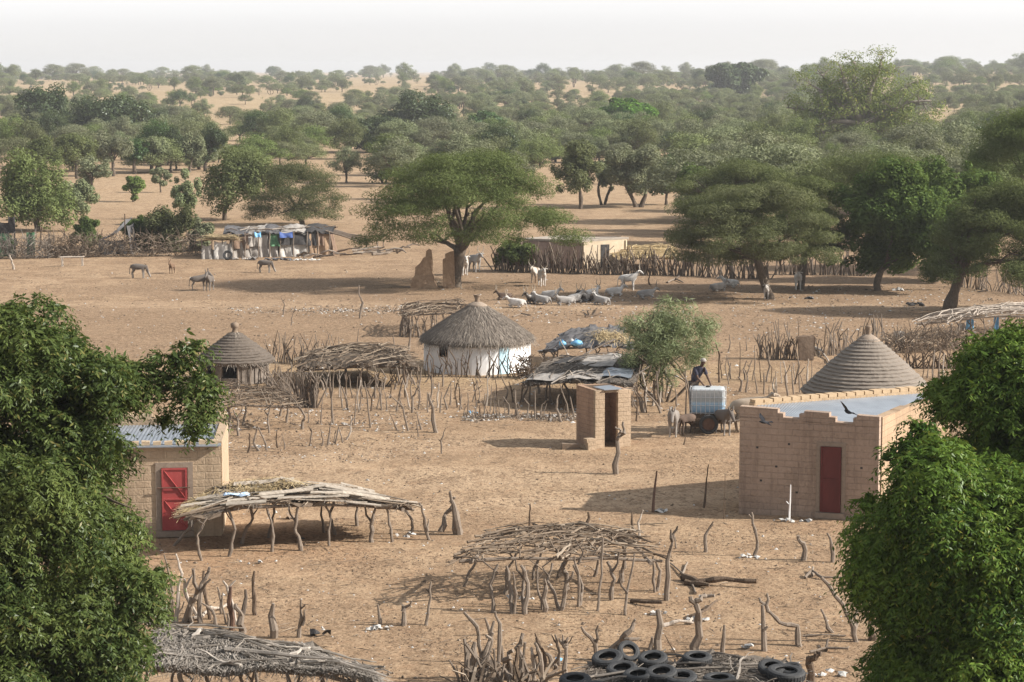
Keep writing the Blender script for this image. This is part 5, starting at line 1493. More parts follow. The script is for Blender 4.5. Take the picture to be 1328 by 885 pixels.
stakes(c7, '''830,215 828,160;l=short stub behind the forked stake at the right end of the branch shelter
625,170 615,40;l=straight dark twin of the white forked stick behind the branch shelter;m=wood_dark
650,180 645,90 670,30;m=wood_pale;l=bleached curved stick behind the branch shelter, beside its dark twin
395,100 395,35;r=1.4;m=wood_dark;l=short dark stub rising behind the branch roof
105,130 103,60 105,-10;m=wood_dark;l=thin dark stake rising behind the left half of the branch roof
975,235 980,150 1020,80;r=1.5;l=thick dark stake bent to the right, alone on open sand
1225,255 1240,190 1215,90 1210,35;r=1.2;l=pale wavy stake standing in litter before the notched house
935,740 945,600 935,500 905,455/930,480 960,455 1025,450;r=2.2;l=thick stake with a bent arm like a gallows, right of the branch shelter
1065,745 1075,600;r=1.6;l=short upright stub between the gallows stake and the bent branch
1275,730 1265,500;r=1.5;l=straight stake supporting the arched branch at lower right
745,720 745,530;r=2.2;l=thick splintered stake rising behind the tyres
710,720 715,660;r=1.6;l=short stub beside the thick splintered stake behind the tyres
430,800 430,690 360,605/430,690 445,600;r=1.6;l=forked stake like a letter Y left of the tyres
450,780 560,680 610,620 630,570/580,665 650,655/545,700 540,725;r=1.7;l=thick grey log leaning up out of the tyre heap
285,850 285,690/280,710 250,665/285,700 295,660;r=2;l=stub with a split top left of the tyres
165,880 155,750 130,690;r=1.6;l=grey stake second left of the split topped stub
90,840 40,720 70,650;r=2.2;l=thick crooked stump in the brush fence nearest its right end
860,770 780,655;r=.6;m=wood_dark;l=thin dark rod leaning left above the flat tyre
215,810 205,760 180,740;r=1.5;l=low hooked branch between the split topped stub and the brush fence''', '', G, .036)
c8 = crop(988, 655)
stakes(c8, '''205,275 205,190 180,150;r=1.9;l=thick hook topped stake, left of the pair right of centre on the sand
352,285 350,220 325,140;r=1.5;l=leaning stake, right of the pair on the sand before the house door
475,685 460,610 400,490 295,360/465,620 478,540 490,505;r=1.5;l=long slanting stake in a V beside the right tree
360,640 325,590 298,525/335,690 320,630;r=1.2;l=small slanting stake in the line left of the long slanting one
15,725 5,510;r=1.3;l=second straight stake beneath the arched branch
192,705 180,610 90,590 30,530 -10,470/30,530 25,440;r=1.7;l=long crooked arched branch with one foot in the ground
235,900 235,790 270,740 290,735;r=2;l=dark hooked stump at the bottom edge right of the tyres;m=wood_dark
545,675 545,560;r=2.5;m=wood_dark;l=dark stout post in the shade under the right tree''', '', G, .038)
c5 = crop(0, 655)
stakes(c5, '''830,580 855,470 850,400
875,585 885,440 905,350 870,255;r=1.4;m=wood_pale
858,480 855,390 825,240
905,585 960,480 990,410 970,310;r=1.5
1000,590 1000,400 1040,320/1000,430 1055,365;r=1.3
1090,600 1060,530 1005,490
1155,625 1155,400;m=rust;r=1.6
1205,640 1205,550 1175,490/1210,550 1220,430;r=1.8
845,570 850,490
880,550 920,480
1140,610 1135,540''', 'in the row behind the sloping log shelter', G, .038)
c_a6 = crop(330, 260)
stakes(c_a6, '''525,590 540,510 525,480 520,425;r=1.4
145,570 150,520 135,485
185,625 185,590 205,530
512,735 520,640
705,745 690,670
770,750 780,650;r=1.3
835,720 840,650
-85,660 -95,600
-90,690 -90,650''', 'on the brown ground behind the thatched huts', G, .04)
stakes(c_a6, '''560,230 560,165;r=1.4
645,235 640,190
610,145 605,90
620,240 612,205''', 'on the open sand left of the big acacia', G, .055)
stakes(crop(660, 260), '''710,425 697,405 700,370;r=1.7;m=wood_dark;l=dark short stake right of the white standing cow
250,720 235,690 245,680;l=bent stick on the brown ground beside the whitewashed hut
185,850 170,790 150,770;l=leaning stick at the left foot of the upper grey shelter''', '', G, .045)

# fallen logs and branches
def fallen(cr, text, name='fallen_branch', cat='branch', mat='wood'):
    for line in text.strip().split('\n'):
        parts = line.strip().split(';'); opt = dict(o.split('=') for o in parts[1:]); q = B()
        first = None
        for seg in parts[0].split('/'):
            pts = []
            for p in seg.split():
                x, y_ = cr(*map(float, p.split(','))); pts.append(at(x, y_))
            if first is None: first = pts[0].copy()
            rng = random.Random(int(pts[0].x * 100)); r0 = float(opt.get('r', .05))
            pts = [p + Vector((0, 0, r0 * .8 + (rng.uniform(0, .12) if 0 < i else 0))) for i, p in enumerate(pts)]
            stick(q, pts, r0, r0 * .6, rng, r0 * .5, 3, 7)
        tag(link(name, q, M[opt.get('m', mat)], origin=first), opt['l'], cat)
fallen(c7, '''870,375 940,402 1080,405 1235,415/880,400 1000,415;r=.10;m=wood_dark;l=long dark log lying on the sand right of the branch shelter
930,445 910,390 860,350 805,300/865,350 890,300;r=.035;l=thin broken branch lying behind the left end of the dark log
610,490 660,500 765,512;r=.06;m=wood_dark;l=short dark log lying near the corner of the branch shelter
870,575 940,572 985,550 1040,500;r=.045;m=wood_dark;l=dark curved branch on the ground behind the gallows stake
770,610 850,605 920,600/900,600 930,560;r=.05;m=wood_pale;l=bleached branch on the ground at the foot of the gallows stake''')
fallen(c8, '''215,370 250,355 300,372 440,378/250,360 255,335;r=.045;l=dry branch lying between the hook topped stake and the right tree
205,660 300,662 420,660;r=.03;l=thin branch lying along the stake line at lower right
240,740 320,730 430,738/320,730 330,700;r=.04;l=twiggy branch on the sand above the hooked stump''')
fallen(crop(0, 655), '''950,575 1010,577 1050,540 1105,528 1140,505;r=.045;m=wood_pale;l=white bare branch lying on the sloping log shelter's rear edge''')
fallen(crop(660, 260), '''380,585 420,580 460,575/420,580 440,545/400,582 390,560;r=.06;m=wood_dark;l=forked dead branch lying in front of the herd
20,585 60,575 110,585;r=.05;l=thin dead branch lying left in front of the herd
790,415 830,400 870,415/830,400 850,385;r=.07;l=pale dead branch lying between the standing cow and the far resting cows''')
fallen(crop(988, 260), '''1075,460 1130,462;r=.06;l=dead limb lying under the dark acacia at right
265,740 300,760 335,815;r=.07;m=wood_pale;l=bleached log leaning beside the square mud block''')
def log_heap():
    rng = random.Random(17); p0 = at(430, 332)
    r = thing('brushwood_row', p0, 'low row of grey brushwood and rubbish between the patched shelter and the ruined wall', 'brushwood')
    for k in range(26):
        x = rng.uniform(385, 545); y_ = 334 - (x - 385) * .055 + rng.uniform(-4, 3); p = at(x, y_); q = B()
        th = rng.gauss(0, .35); d = Vector((math.cos(th), math.sin(th), 0)) * rng.uniform(.6, 2.0)
        stick(q, [p + Vector((0, 0, .08)), p + d * .5 + Vector((0, 0, rng.uniform(.1, .45))), p + d + Vector((0, 0, rng.uniform(.08, .4)))], rng.uniform(.05, .12), .04, rng, .06, 3, 6)
        link('branch', q, M[rng.choice(['wood', 'wood', 'wood_pale', 'wood_dark'])], r)
log_heap()

# ------------------------------------------------------------------ stick fences
def fence(label, pts, ytops, n, seed, name='stick_fence', rad=.03, lean=.25, mat='wood', dark=.25, group='stick fences round the village'):
    """palisade of crooked poles between pixel feet pts; ytops = pixel heights range; each pole a part"""
    rng = random.Random(seed); g = [at(*p) for p in pts]
    r = thing(name, g[0].lerp(g[-1], .5), label, 'fence', group)
    seg = [(g[i], g[i + 1], (g[i + 1] - g[i]).length) for i in range(len(g) - 1)]; tot = sum(s_[2] for s_ in seg)
    for k in range(n):
        d = (k + rng.uniform(-.5, .5)) / n * tot; d = min(max(d, 0), tot - .01)
        for a, e, L in seg:
            if d <= L: break
            d -= L
        f = a.lerp(e, d / L) + Vector((0, rng.uniform(-.25, .25), 0))
        h = ytops[0] + (ytops[1] - ytops[0]) * rng.random() ** 1.5
        t = f + Vector((rng.gauss(0, lean), rng.uniform(-.15, .15), h))
        m = f.lerp(t, rng.uniform(.4, .7)) + Vector((rng.gauss(0, .05 + .07 * h), rng.uniform(-.06, .06), 0))
        q = B(); r0 = rad * rng.uniform(.7, 1.4)
        stick(q, [f - Vector((0, 0, .12)), m, t], r0, r0 * .55, rng, r0 * .5, 2, 5)
        if rng.random() < .3: stick(q, [m, m + Vector((rng.uniform(-.3, .3), 0, h * .35))], r0 * .6, r0 * .3, rng, .02, 2, 5)
        link('pole', q, M[mat if rng.random() > dark else 'wood_dark'], r)
    return r
fence('dense stick fence section in front of the far mud house wall', [(690, 354), (770, 355)], (1.0, 2.1), 80, 1, rad=.045, dark=.35, mat='wood')
fence('dense dark stick fence section left of the far mud house, by the olive bush', [(640, 351), (692, 354)], (1.1, 1.8), 55, 2, rad=.045, dark=.35)
fence('stick fence section right of the straw porch with many leaning poles', [(770, 356), (885, 358)], (1.0, 2.0), 95, 3, rad=.045, dark=.35, lean=.4)
fence('stick fence section behind the leaning acacia trunk', [(885, 358), (1000, 363)], (1.1, 2.0), 80, 4, rad=.045, dark=.35, lean=.35)
fence('tall loose stick fence of slanting poles behind the dark trunk acacia', [(1004, 357), (1060, 357), (1132, 358)], (1.3, 2.6), 70, 5, rad=.04, dark=.35, lean=.5)
fence('stick fence fragment glimpsed beneath the dark broad acacia at right', [(1245, 372), (1335, 385)], (.8, 1.8), 45, 6, rad=.04, lean=.4)
fence('sparse upright stick fence running left of the square mud block', [(983, 465), (1034, 467)], (.7, 1.9), 40, 7, rad=.034, lean=.2)
fence('sparse stick fence running from the square mud block to the cone roof', [(1058, 463), (1160, 452)], (.7, 1.9), 46, 8, rad=.034, lean=.3)
fence('dark brush fence below the bleached pole shelter, right of the cone roof', [(1165, 476), (1235, 478), (1290, 474)], (.5, 1.5), 80, 9, rad=.03, lean=.5, mat='wood_dark')
fence('thin stick fence on the brown ground left of the sagging brush shelter', [(352, 470), (440, 474)], (.6, 1.5), 60, 10, rad=.026, lean=.2)
fence('upright bundle of stakes leaning close together beside the small ringed hut', [(388, 528), (412, 529)], (1.1, 1.5), 45, 11, name='stake_bundle', rad=.035, lean=.16)
fence('heap of slanting stakes filling the gap between the small hut and the stake bundle', [(345, 508), (390, 524)], (.7, 1.5), 45, 12, name='stake_heap', rad=.033, lean=.45)
fence('row of short crooked sticks planted before the whitewashed hut wall', [(552, 489), (690, 490)], (.5, 1.35), 42, 13, rad=.03, lean=.22, mat='wood_dark')
fence('line of low sticks and rubbish along the yard edge left of the latrine', [(600, 541), (745, 546)], (.15, .7), 36, 14, name='low_stick_fence', rad=.025, lean=.2)
fence('broken stick fence between the sagging shelter and the whitewashed hut', [(470, 504), (552, 496)], (.4, 1.3), 26, 15, rad=.03, lean=.3)
fence('low fence of twisted stumps at the left end of the bottom brush fence', [(600, 896), (690, 900)], (.5, 1.15), 22, 16, name='brush_fence', rad=.052, lean=.3)

def hedge(label, pts, h, n, seed, mat='brush', wid=.7, cat='hedge', name='brush_hedge', ln=(.4, 1.0), rad=(.012, .03)):
    rng = random.Random(seed); g = [at(*p) for p in pts]; q = B()
    for _ in range(n):
        i = rng.randrange(len(g) - 1); p = g[i].lerp(g[i + 1], rng.random()) + Vector((0, rng.uniform(-wid, wid), rng.random() ** 1.3 * h))
        L = rng.uniform(*ln); d = Vector((rng.gauss(0, 1), rng.gauss(0, .7), rng.gauss(.3, .8))).normalized() * L
        if (p + d).z < 0: d.z = abs(d.z)
        r0 = rng.uniform(*rad)
        q.tube([p, p + d * .5 + Vector((rng.uniform(-.1, .1), rng.uniform(-.1, .1), .05)), p + d], [r0, r0 * .8, r0 * .4], 4)
    tag(link(name, q, M[mat], origin=g[0]), label, cat)
hedge('long dry thorn hedge before the left bushes and tent', [(60, 334), (130, 333), (262, 332)], 1.5, 1500, 1, ln=(.3, .9), rad=(.012, .035))
hedge('dark dry hedge fragment at the far left edge behind the posts', [(-20, 336), (66, 335)], 1.5, 600, 2, 'brush_grey')
hedge('knee high tangle of dead branches between the cone roof and the bleached pole shelter', [(1150, 458), (1250, 452)], .8, 420, 3, 'brush')
hedge('tangled heap of thick dead brush in the bottom brush fence', [(600, 905), (720, 910)], .3, 60, 4, 'brush', .7, 'brushwood', 'brush_heap', (.4, .9), (.025, .06))
hedge('twiggy dry brush lying against the wall of the whitewashed hut at right', [(672, 492), (690, 489)], .9, 130, 5, 'wood_dark', .2, 'brushwood', 'brush_heap', (.2, .6), (.015, .03))

def stake_row(a, b_, n, h, where, seed, rad=.034, scatter=.35):
    """a further uneven line of stakes between the ground points seen at a and b_"""
    rng = random.Random(seed); g0, g1 = at(*a), at(*b_); its = []
    for k in range(n):
        f = g0.lerp(g1, (k + rng.uniform(-.4, .4)) / (n - 1)) + Vector((0, rng.uniform(-scatter, scatter), 0)); its.append(f)
    its.sort(key=lambda f: f.x / f.y)
    for k, f in enumerate(its):
        hh = rng.uniform(*h); q = B(); r0 = rad * rng.uniform(.75, 1.5)
        t = f + Vector((rng.gauss(0, .14), rng.gauss(0, .1), 1)) * hh; m = f.lerp(t, rng.uniform(.35, .65)) + Vector((rng.gauss(0, .08), 0, 0)) * hh
        stick(q, [f - Vector((0, 0, .12)), m, t], r0, r0 * .5, rng, r0 * .7, 3, 7)
        fork = rng.random() < .35
        if fork:
            p = m.lerp(t, rng.uniform(.1, .6)); stick(q, [p, p + Vector((rng.choice([-1, 1]) * rng.uniform(.08, .22), rng.uniform(-.05, .05), rng.uniform(.15, .35))) * hh], r0 * .6, r0 * .3, rng, .015, 2, 6)
        mk = rng.choice(['wood', 'wood', 'wood_dark', 'wood_pale'])
        lab = '%s%s%s stake, %s %s' % ('thick ' if r0 > rad * 1.25 else '', 'forked ' if fork else '', {'wood': 'grey', 'wood_dark': 'dark', 'wood_pale': 'bleached'}[mk], ORD[k], where)
        tag(link('stake', q, M[mk], origin=f), lab, 'stake', G)
stake_row((298, 590), (452, 572), 9, (.4, 1.0), 'right of the red crossed door house', 1)
stake_row((400, 516), (545, 516), 16, (.7, 1.5), 'under the sagging brush shelter edge', 2)
stake_row((455, 532), (640, 528), 16, (.6, 1.4), 'in the middle line between shelter and latrine', 3)
stake_row((600, 520), (742, 524), 12, (.6, 1.3), 'in the rear line left of the latrine', 4)
stake_row((825, 548), (868, 508), 10, (.9, 2.0), 'in the cluster right of the latrine', 5, .04, .8)
stake_row((935, 492), (1045, 498), 14, (.7, 1.7), 'left of the ringed cone roof', 6)
stake_row((1195, 492), (1290, 486), 10, (.7, 1.5), 'in the line right of the ringed cone roof', 7)
stake_row((205, 800), (330, 806), 10, (.5, 1.3), 'in the second line behind the log shelter', 8, .045, .8)
stake_row((690, 880), (735, 862), 6, (.4, .9), 'in the low cluster left of the tyres', 9, .05, .5)
# ------------------------------------------------------------------ animals and people
def skinned(name, V, E, Rr, root=0, sub=2):
    """grow one continuous body round a skeleton (verts, edges, radii)"""
    me = bpy.data.meshes.new(name + '_skeleton'); me.from_pydata([tuple(v) for v in V], E, [])
    o = bpy.data.objects.new(name + '_skeleton', me); COL.objects.link(o)
    md = o.modifiers.new('skin', 'SKIN')
    for i, r in enumerate(Rr):
        sv_ = me.skin_vertices[0].data[i]
        sv_.radius = (r, r) if not isinstance(r, tuple) else r
        sv_.use_root = (i == root)
    md.use_smooth_shade = True
    s = o.modifiers.new('sub', 'SUBSURF'); s.levels = sub; s.render_levels = sub
    dg = bpy.context.evaluated_depsgraph_get(); dg.update()
    out = bpy.data.meshes.new_from_object(o.evaluated_get(dg)); out.name = name
    bpy.data.objects.remove(o); bpy.data.meshes.remove(me)
    return out

def coat(name, c1, c2, sc=1.5, cut=(.45, .55), belly=None):
    m, nt, b = nodes(name)
    tc = N(nt, 'ShaderNodeTexCoord').outputs['Object']
    f = noise(nt, tc, sc, 2, .4); f2 = noise(nt, tc, 14, 3)
    c = ramp(nt, f, [(cut[0], c1), (cut[1], c2)])
    if belly:
        sx = N(nt, 'ShaderNodeSeparateXYZ'); nt.links.new(tc, sx.inputs[0])
        mr = N(nt, 'ShaderNodeMapRange', interpolation_type='SMOOTHSTEP'); nt.links.new(sx.outputs[2], mr.inputs[0]); mr.inputs[1].default_value = belly[1]; mr.inputs[2].default_value = belly[2]
        c = mixc(nt, mr.outputs[0], belly[0], c)
    c = mixc(nt, mth(nt, 'MULTIPLY', f2, .3), c, (.16, .12, .09))
    nt.links.new(c, b.inputs['Base Color']); b.inputs['Roughness'].default_value = .85; b.inputs['Specular IOR Level'].default_value = .15
    return m
COAT = {'white': coat('white_coat', (.52, .49, .455), (.68, .65, .615)), 'grey': coat('grey_coat', (.26, .25, .24), (.44, .425, .405), 1.2, (.35, .65)),
        'pied': coat('pied_coat', (.04, .035, .033), (.48, .455, .42), 1.1), 'brown': coat('brown_and_white_coat', (.14, .085, .05), (.52, .48, .43), .9),
        'tan': coat('tan_coat', (.27, .21, .155), (.38, .315, .25), 1.5, (.3, .7)), 'donkey': coat('donkey_coat', (.105, .09, .08), (.165, .148, .135), 2, (.3, .7), ((.27, .25, .23), .25, .62)),
        'donkey_pale': coat('pale_donkey_coat', (.19, .17, .155), (.27, .245, .225), 2, (.3, .7), ((.36, .34, .31), .25, .62)), 'foal': coat('foal_coat', (.13, .08, .05), (.20, .13, .085), 2, (.3, .7)), 'dark': coat('dark_brown_coat', (.07, .05, .04), (.16, .11, .085), 2, (.3, .7))}
M['horn'] = simple('horn', (.22, .18, .14), (.42, .36, .29), 6, .6)
M['eye'] = simple('dark_eye', (.01, .008, .006), (.02, .015, .012), 4, .2, bstr=0)

def cow(lying=False, head=0.0, turn=0.0):
    """zebu, facing +x. head: lift; turn: head turned sideways"""
    V = []; E = []; Rr = []
    def a(p, r, frm=None):
        V.append(Vector(p)); Rr.append(r)
        if frm is not None: E.append((frm, len(V) - 1))
        return len(V) - 1
    z = .46 if lying else 1.02
    pel = a((0, 0, z), (.27, .25)); mid = a((.42, 0, z - .02), (.33, .33), pel); ch = a((.84, 0, z + .02), (.25, .28), mid)
    hump = a((.90, 0, z + .30), .11, ch)
    nk = a((1.10, turn * .1, z + .20 + head * .3), (.13, .17), ch); pol = a((1.34, turn * .3, z + .42 + head * .5), (.10, .11), nk)
    nose = a((1.52, turn * .42, z + .26 + head * .5), .085, pol); muz = a((1.64, turn * .5, z + .13 + head * .5), .065, nose)
    rump = a((-.22, 0, z + .02), .20, pel); t1 = a((-.40, 0, z - .15), .035, rump); t2 = a((-.43, .03, max(.12, z - .55)), .025, t1); t3 = a((-.42, .05, max(.06, z - .75)), .045, t2)
    dew = a((1.02, 0, z - .18), .06, ch)
    for s in (-1, 1):
        if not lying:
            h = a((-.05, s * .17, z - .18), .15, pel); st = a((.03, s * .18, .66), .10, h); hk = a((-.14, s * .18, .42), .058, st); sh = a((-.09, s * .18, .12), .042, hk); a((-.06, s * .18, .0), .055, sh)
            f = a((.84, s * .16, z - .2), .12, ch); el = a((.80, s * .16, .62), .085, f); kn = a((.85, s * .16, .38), .055, el); fe = a((.84, s * .16, .11), .04, kn); a((.86, s * .16, .0), .053, fe)
        else:
            h = a((-.02, s * .24, .30), .17, pel); st = a((.30, s * .33, .24), .10, h); hk = a((.02, s * .36, .10), .06, st); a((.32, s * .36, .06), .045, hk)
            f = a((.84, s * .2, .28), .11, ch); kn = a((1.10, s * .22, .18), .065, f); fe = a((.84, s * .25, .07), .045, kn); a((.98, s * .26, .05), .045, fe)
    for s in (-1, 1):
        e = a((1.30, turn * .3 + s * .13, z + .44 + head * .5), .035, pol); e2 = a((1.26, turn * .3 + s * .25, z + .41 + head * .5), .055, e); a((1.25, turn * .3 + s * .34, z + .37 + head * .5), .02, e2)
    body = skinned('body', V, E, Rr, 0)
    hb = B(); p = V[pol]
    for s in (-1, 1):
        hb.tube([p + Vector((0, s * .06, .07)), p + Vector((-.02, s * .20, .17)), p + Vector((-.03, s * .27, .34)), p + Vector((.0, s * .22, .55)), p + Vector((.02, s * .17, .66))], [.04, .037, .03, .02, .006], 7)
    hm = bpy.data.meshes.new('horns'); hm.from_pydata([tuple(v) for v in hb.v], [], hb.f)
    eb = B()
    for s in (-1, 1):
        eb.lathe([(.001, -.02), (.02, 0), (.001, .02)], Vector(V[nose]).lerp(V[pol], .55) + Vector((.03, s * .085, .02)), 8)
    em = bpy.data.meshes.new('eyes'); em.from_pydata([tuple(v) for v in eb.v], [], eb.f)
    return body, hm, em
def donkey(headz=1.25, headx=1.25, foal=1.0, graze=False):
    V = []; E = []; Rr = []
    def a(p, r, frm=None):
        V.append(Vector(p)); Rr.append(r)
        if frm is not None: E.append((frm, len(V) - 1))
        return len(V) - 1
    z = .86
    pel = a((0, 0, z), (.20, .20)); mid = a((.36, 0, z - .03), (.235, .25), pel); ch = a((.70, 0, z), (.19, .22), mid)
    nk = a((.92, 0, z + .22 if not graze else z - .02), (.10, .14), ch)
    pol = a((headx - .17, 0, headz), (.085, .10), nk)
    dirx, dz = (.17, -.17) if not graze else (.10, -.26)
    nose = a((headx, 0, headz + dz), .075, pol); muz = a((headx + dirx * .75, 0, headz + dz * 1.75), .058, nose)
    rump = a((-.18, 0, z - .01), .16, pel); t1 = a((-.30, 0, z - .12), .025, rump); t2 = a((-.33, 0, z - .42), .022, t1); a((-.33, 0, z - .58), .04, t2)
    for s in (-1, 1):
        h = a((-.05, s * .13, z - .16), .12, pel); st = a((.02, s * .13, .58), .08, h); hk = a((-.13, s * .13, .38), .045, st); sh = a((-.09, s * .13, .11), .034, hk); a((-.07, s * .13, .0), .045, sh)
        f = a((.70, s * .12, z - .18), .095, ch); el = a((.67, s * .12, .53), .065, f); kn = a((.70, s * .12, .33), .043, el); fe = a((.69, s * .12, .10), .033, kn); a((.71, s * .12, .0), .043, fe)
        e = a((V[pol].x - .02, s * .06, V[pol].z + .10), .03, pol); e2 = a((V[pol].x - .06, s * .10, V[pol].z + .22), .038, e); a((V[pol].x - .08, s * .12, V[pol].z + .33), .012, e2)
    body = skinned('body', V, E, Rr, 0)
    mb = B(); prev = None
    pts = [Vector((.80, 0, z + .27 if not graze else z + .19)), V[nk] + Vector((-.02, 0, .15)), V[pol] + Vector((-.06, 0, .11))]
    mb.tube(pts, [.02, .035, .03], 6); mm = bpy.data.meshes.new('mane'); mm.from_pydata([tuple(v) for v in mb.v], [], mb.f)
    eb = B()
    for s in (-1, 1): eb.lathe([(.001, -.018), (.018, 0), (.001, .018)], Vector(V[nose]).lerp(V[pol], .6) + Vector((.02, s * .072, .02)), 8)
    em = bpy.data.meshes.new('eyes'); em.from_pydata([tuple(v) for v in eb.v], [], eb.f)
    return body, mm, em
PRO = {'cow': cow(), 'cow_up': cow(False, .35), 'lie': cow(True, .2, .0), 'lie_r': cow(True, .1, .5), 'lie_l': cow(True, .3, -.5), 'graze': donkey(.52, 1.15, graze=True), 'donk': donkey(1.27, 1.22), 'low': donkey(.98, 1.30)}
def animal(kind, pro, px, py, rz, ck, label, s=1.0, group=None):
    g = at(px, py); body, ex, eyes = PRO[pro]
    is_cow = pro in ('cow', 'cow_up', 'lie', 'lie_r', 'lie_l')
    o = thing(kind, g, label, 'cow' if is_cow else 'donkey', group)
    def mk(nm, me, mat):
        c = me.copy(); c.materials.clear(); c.materials.append(mat); c.name = nm
        off = Matrix.Translation((-.45 if is_cow else -.35, 0, 0)); c.transform(off)
        return link(nm, c, mat, o)
    mk('body', body, COAT[ck]); mk('horns' if is_cow else 'mane', ex, M['horn'] if is_cow else M['wood_dark']); mk('eyes', eyes, M['eye'])
    o.rotation_euler.z = rz; o.scale = (s, s, s)
    return o
GC = 'zebu herd resting on the brown ground'
GD = 'donkeys on the open ground at left'
animal('zebu_cow', 'cow_up', 815, 377, R(-8), 'white', 'white horned cow standing in profile among the resting herd', 0.76, GC)
animal('zebu_cow', 'cow', 703, 371, R(-80), 'white', 'cream white cow with dark face side walking towards us left of the herd', 0.78, GC)
animal('zebu_cow', 'cow', 694, 367, R(-110), 'brown', 'dark brown and white cow half behind the cream walking cow', 0.76, GC)
for px, py, rz, pr, ck, lb in [(670, 399, 170, 'lie_r', 'white', 'small white cow lying alone at the left end of the herd'), (692, 394, 200, 'lie', 'pied', 'black and white cow lying second from the left end of the herd'),
        (703, 395, 160, 'lie_l', 'grey', 'pale grey cow lying against the black and white one at left'), (714, 388, 10, 'lie', 'white', 'white cow with raised horns lying behind the left grey one'),
        (733, 396, 185, 'lie_r', 'grey', 'grey cow lying in the middle of the herd, facing left'), (745, 393, 15, 'lie_l', 'grey', 'grey cow with tall horns lying back to back in the middle'),
        (760, 391, 190, 'lie', 'pied', 'black cow with a white flank lying in the middle of the herd'), (768, 386, 20, 'lie_r', 'white', 'white backed cow lying behind the black one'),
        (780, 396, 170, 'lie_l', 'grey', 'grey cow lying nearest us in the right half of the herd'), (797, 384, 10, 'lie', 'white', 'long pale cow lying at the feet of the standing white cow'),
        (838, 387, 5, 'lie_r', 'grey', 'grey cow lying at the right end of the herd, head up'), (654, 389, 180, 'lie', 'dark', 'dark calf lying behind the leftmost white cow'),
        (947, 373, 185, 'lie_l', 'white', 'white cow lying in the acacia shade facing left'), (931, 378, 10, 'lie', 'grey', 'dull grey cow lying in shade in front of the white one')]:
    animal('zebu_cow', pr, px, py, R(rz + (px * 37 % 61) - 30), ck, lb, .68 if ck != 'dark' else .55, GC)
animal('zebu_cow', 'cow', 1035, 376, R(-95), 'white', 'white calf standing behind the dark acacia trunk', .78)
animal('zebu_cow', 'cow', 994, 388, R(-100), 'white', 'small white calf standing beside the leaning acacia trunk', .6)
animal('zebu_cow', 'cow', 602, 357, R(-80), 'white', 'white cow seen end on just right of the umbrella acacia trunk', 0.89)
animal('zebu_cow', 'cow', 616, 353, R(-60), 'grey', 'grey white cow behind the low branch of the umbrella acacia', 0.89)
animal('donkey', 'graze', 180, 361, R(-8), 'donkey', 'grey donkey grazing with white belly, farthest left of the donkeys', 0.90, GD)
animal('donkey_foal', 'donk', 223, 355, R(-100), 'foal', 'brown donkey foal standing end on between the grey donkeys', 0.64, GD)
animal('donkey', 'donk', 258, 377, R(8), 'donkey', 'grey donkey in profile resting its head on its neighbour', 0.86, GD)
animal('donkey', 'donk', 272, 377, R(-100), 'donkey', 'grey donkey standing end on in the pair on open ground', 0.86, GD)
animal('donkey', 'graze', 344, 354, R(-12), 'donkey', 'dark grey donkey grazing before the patched shelter', 0.82, GD)
animal('donkey', 'low', 873, 566, R(-97), 'donkey_pale', 'pale grey donkey facing us left of the water cart', .92)
animal('donkey', 'low', 938, 564, R(-70), 'donkey', 'grey donkey with lowered head in front of the water cart wheel', .88)
animal('zebu_cow', 'cow', 974, 560, R(4), 'tan', 'tan cow whose back shows over the notched house parapet', .98)
animal('donkey', 'graze', 890, 563, R(-140), 'dark', 'dark small donkey with head down between the pale donkey and the cart', .72)

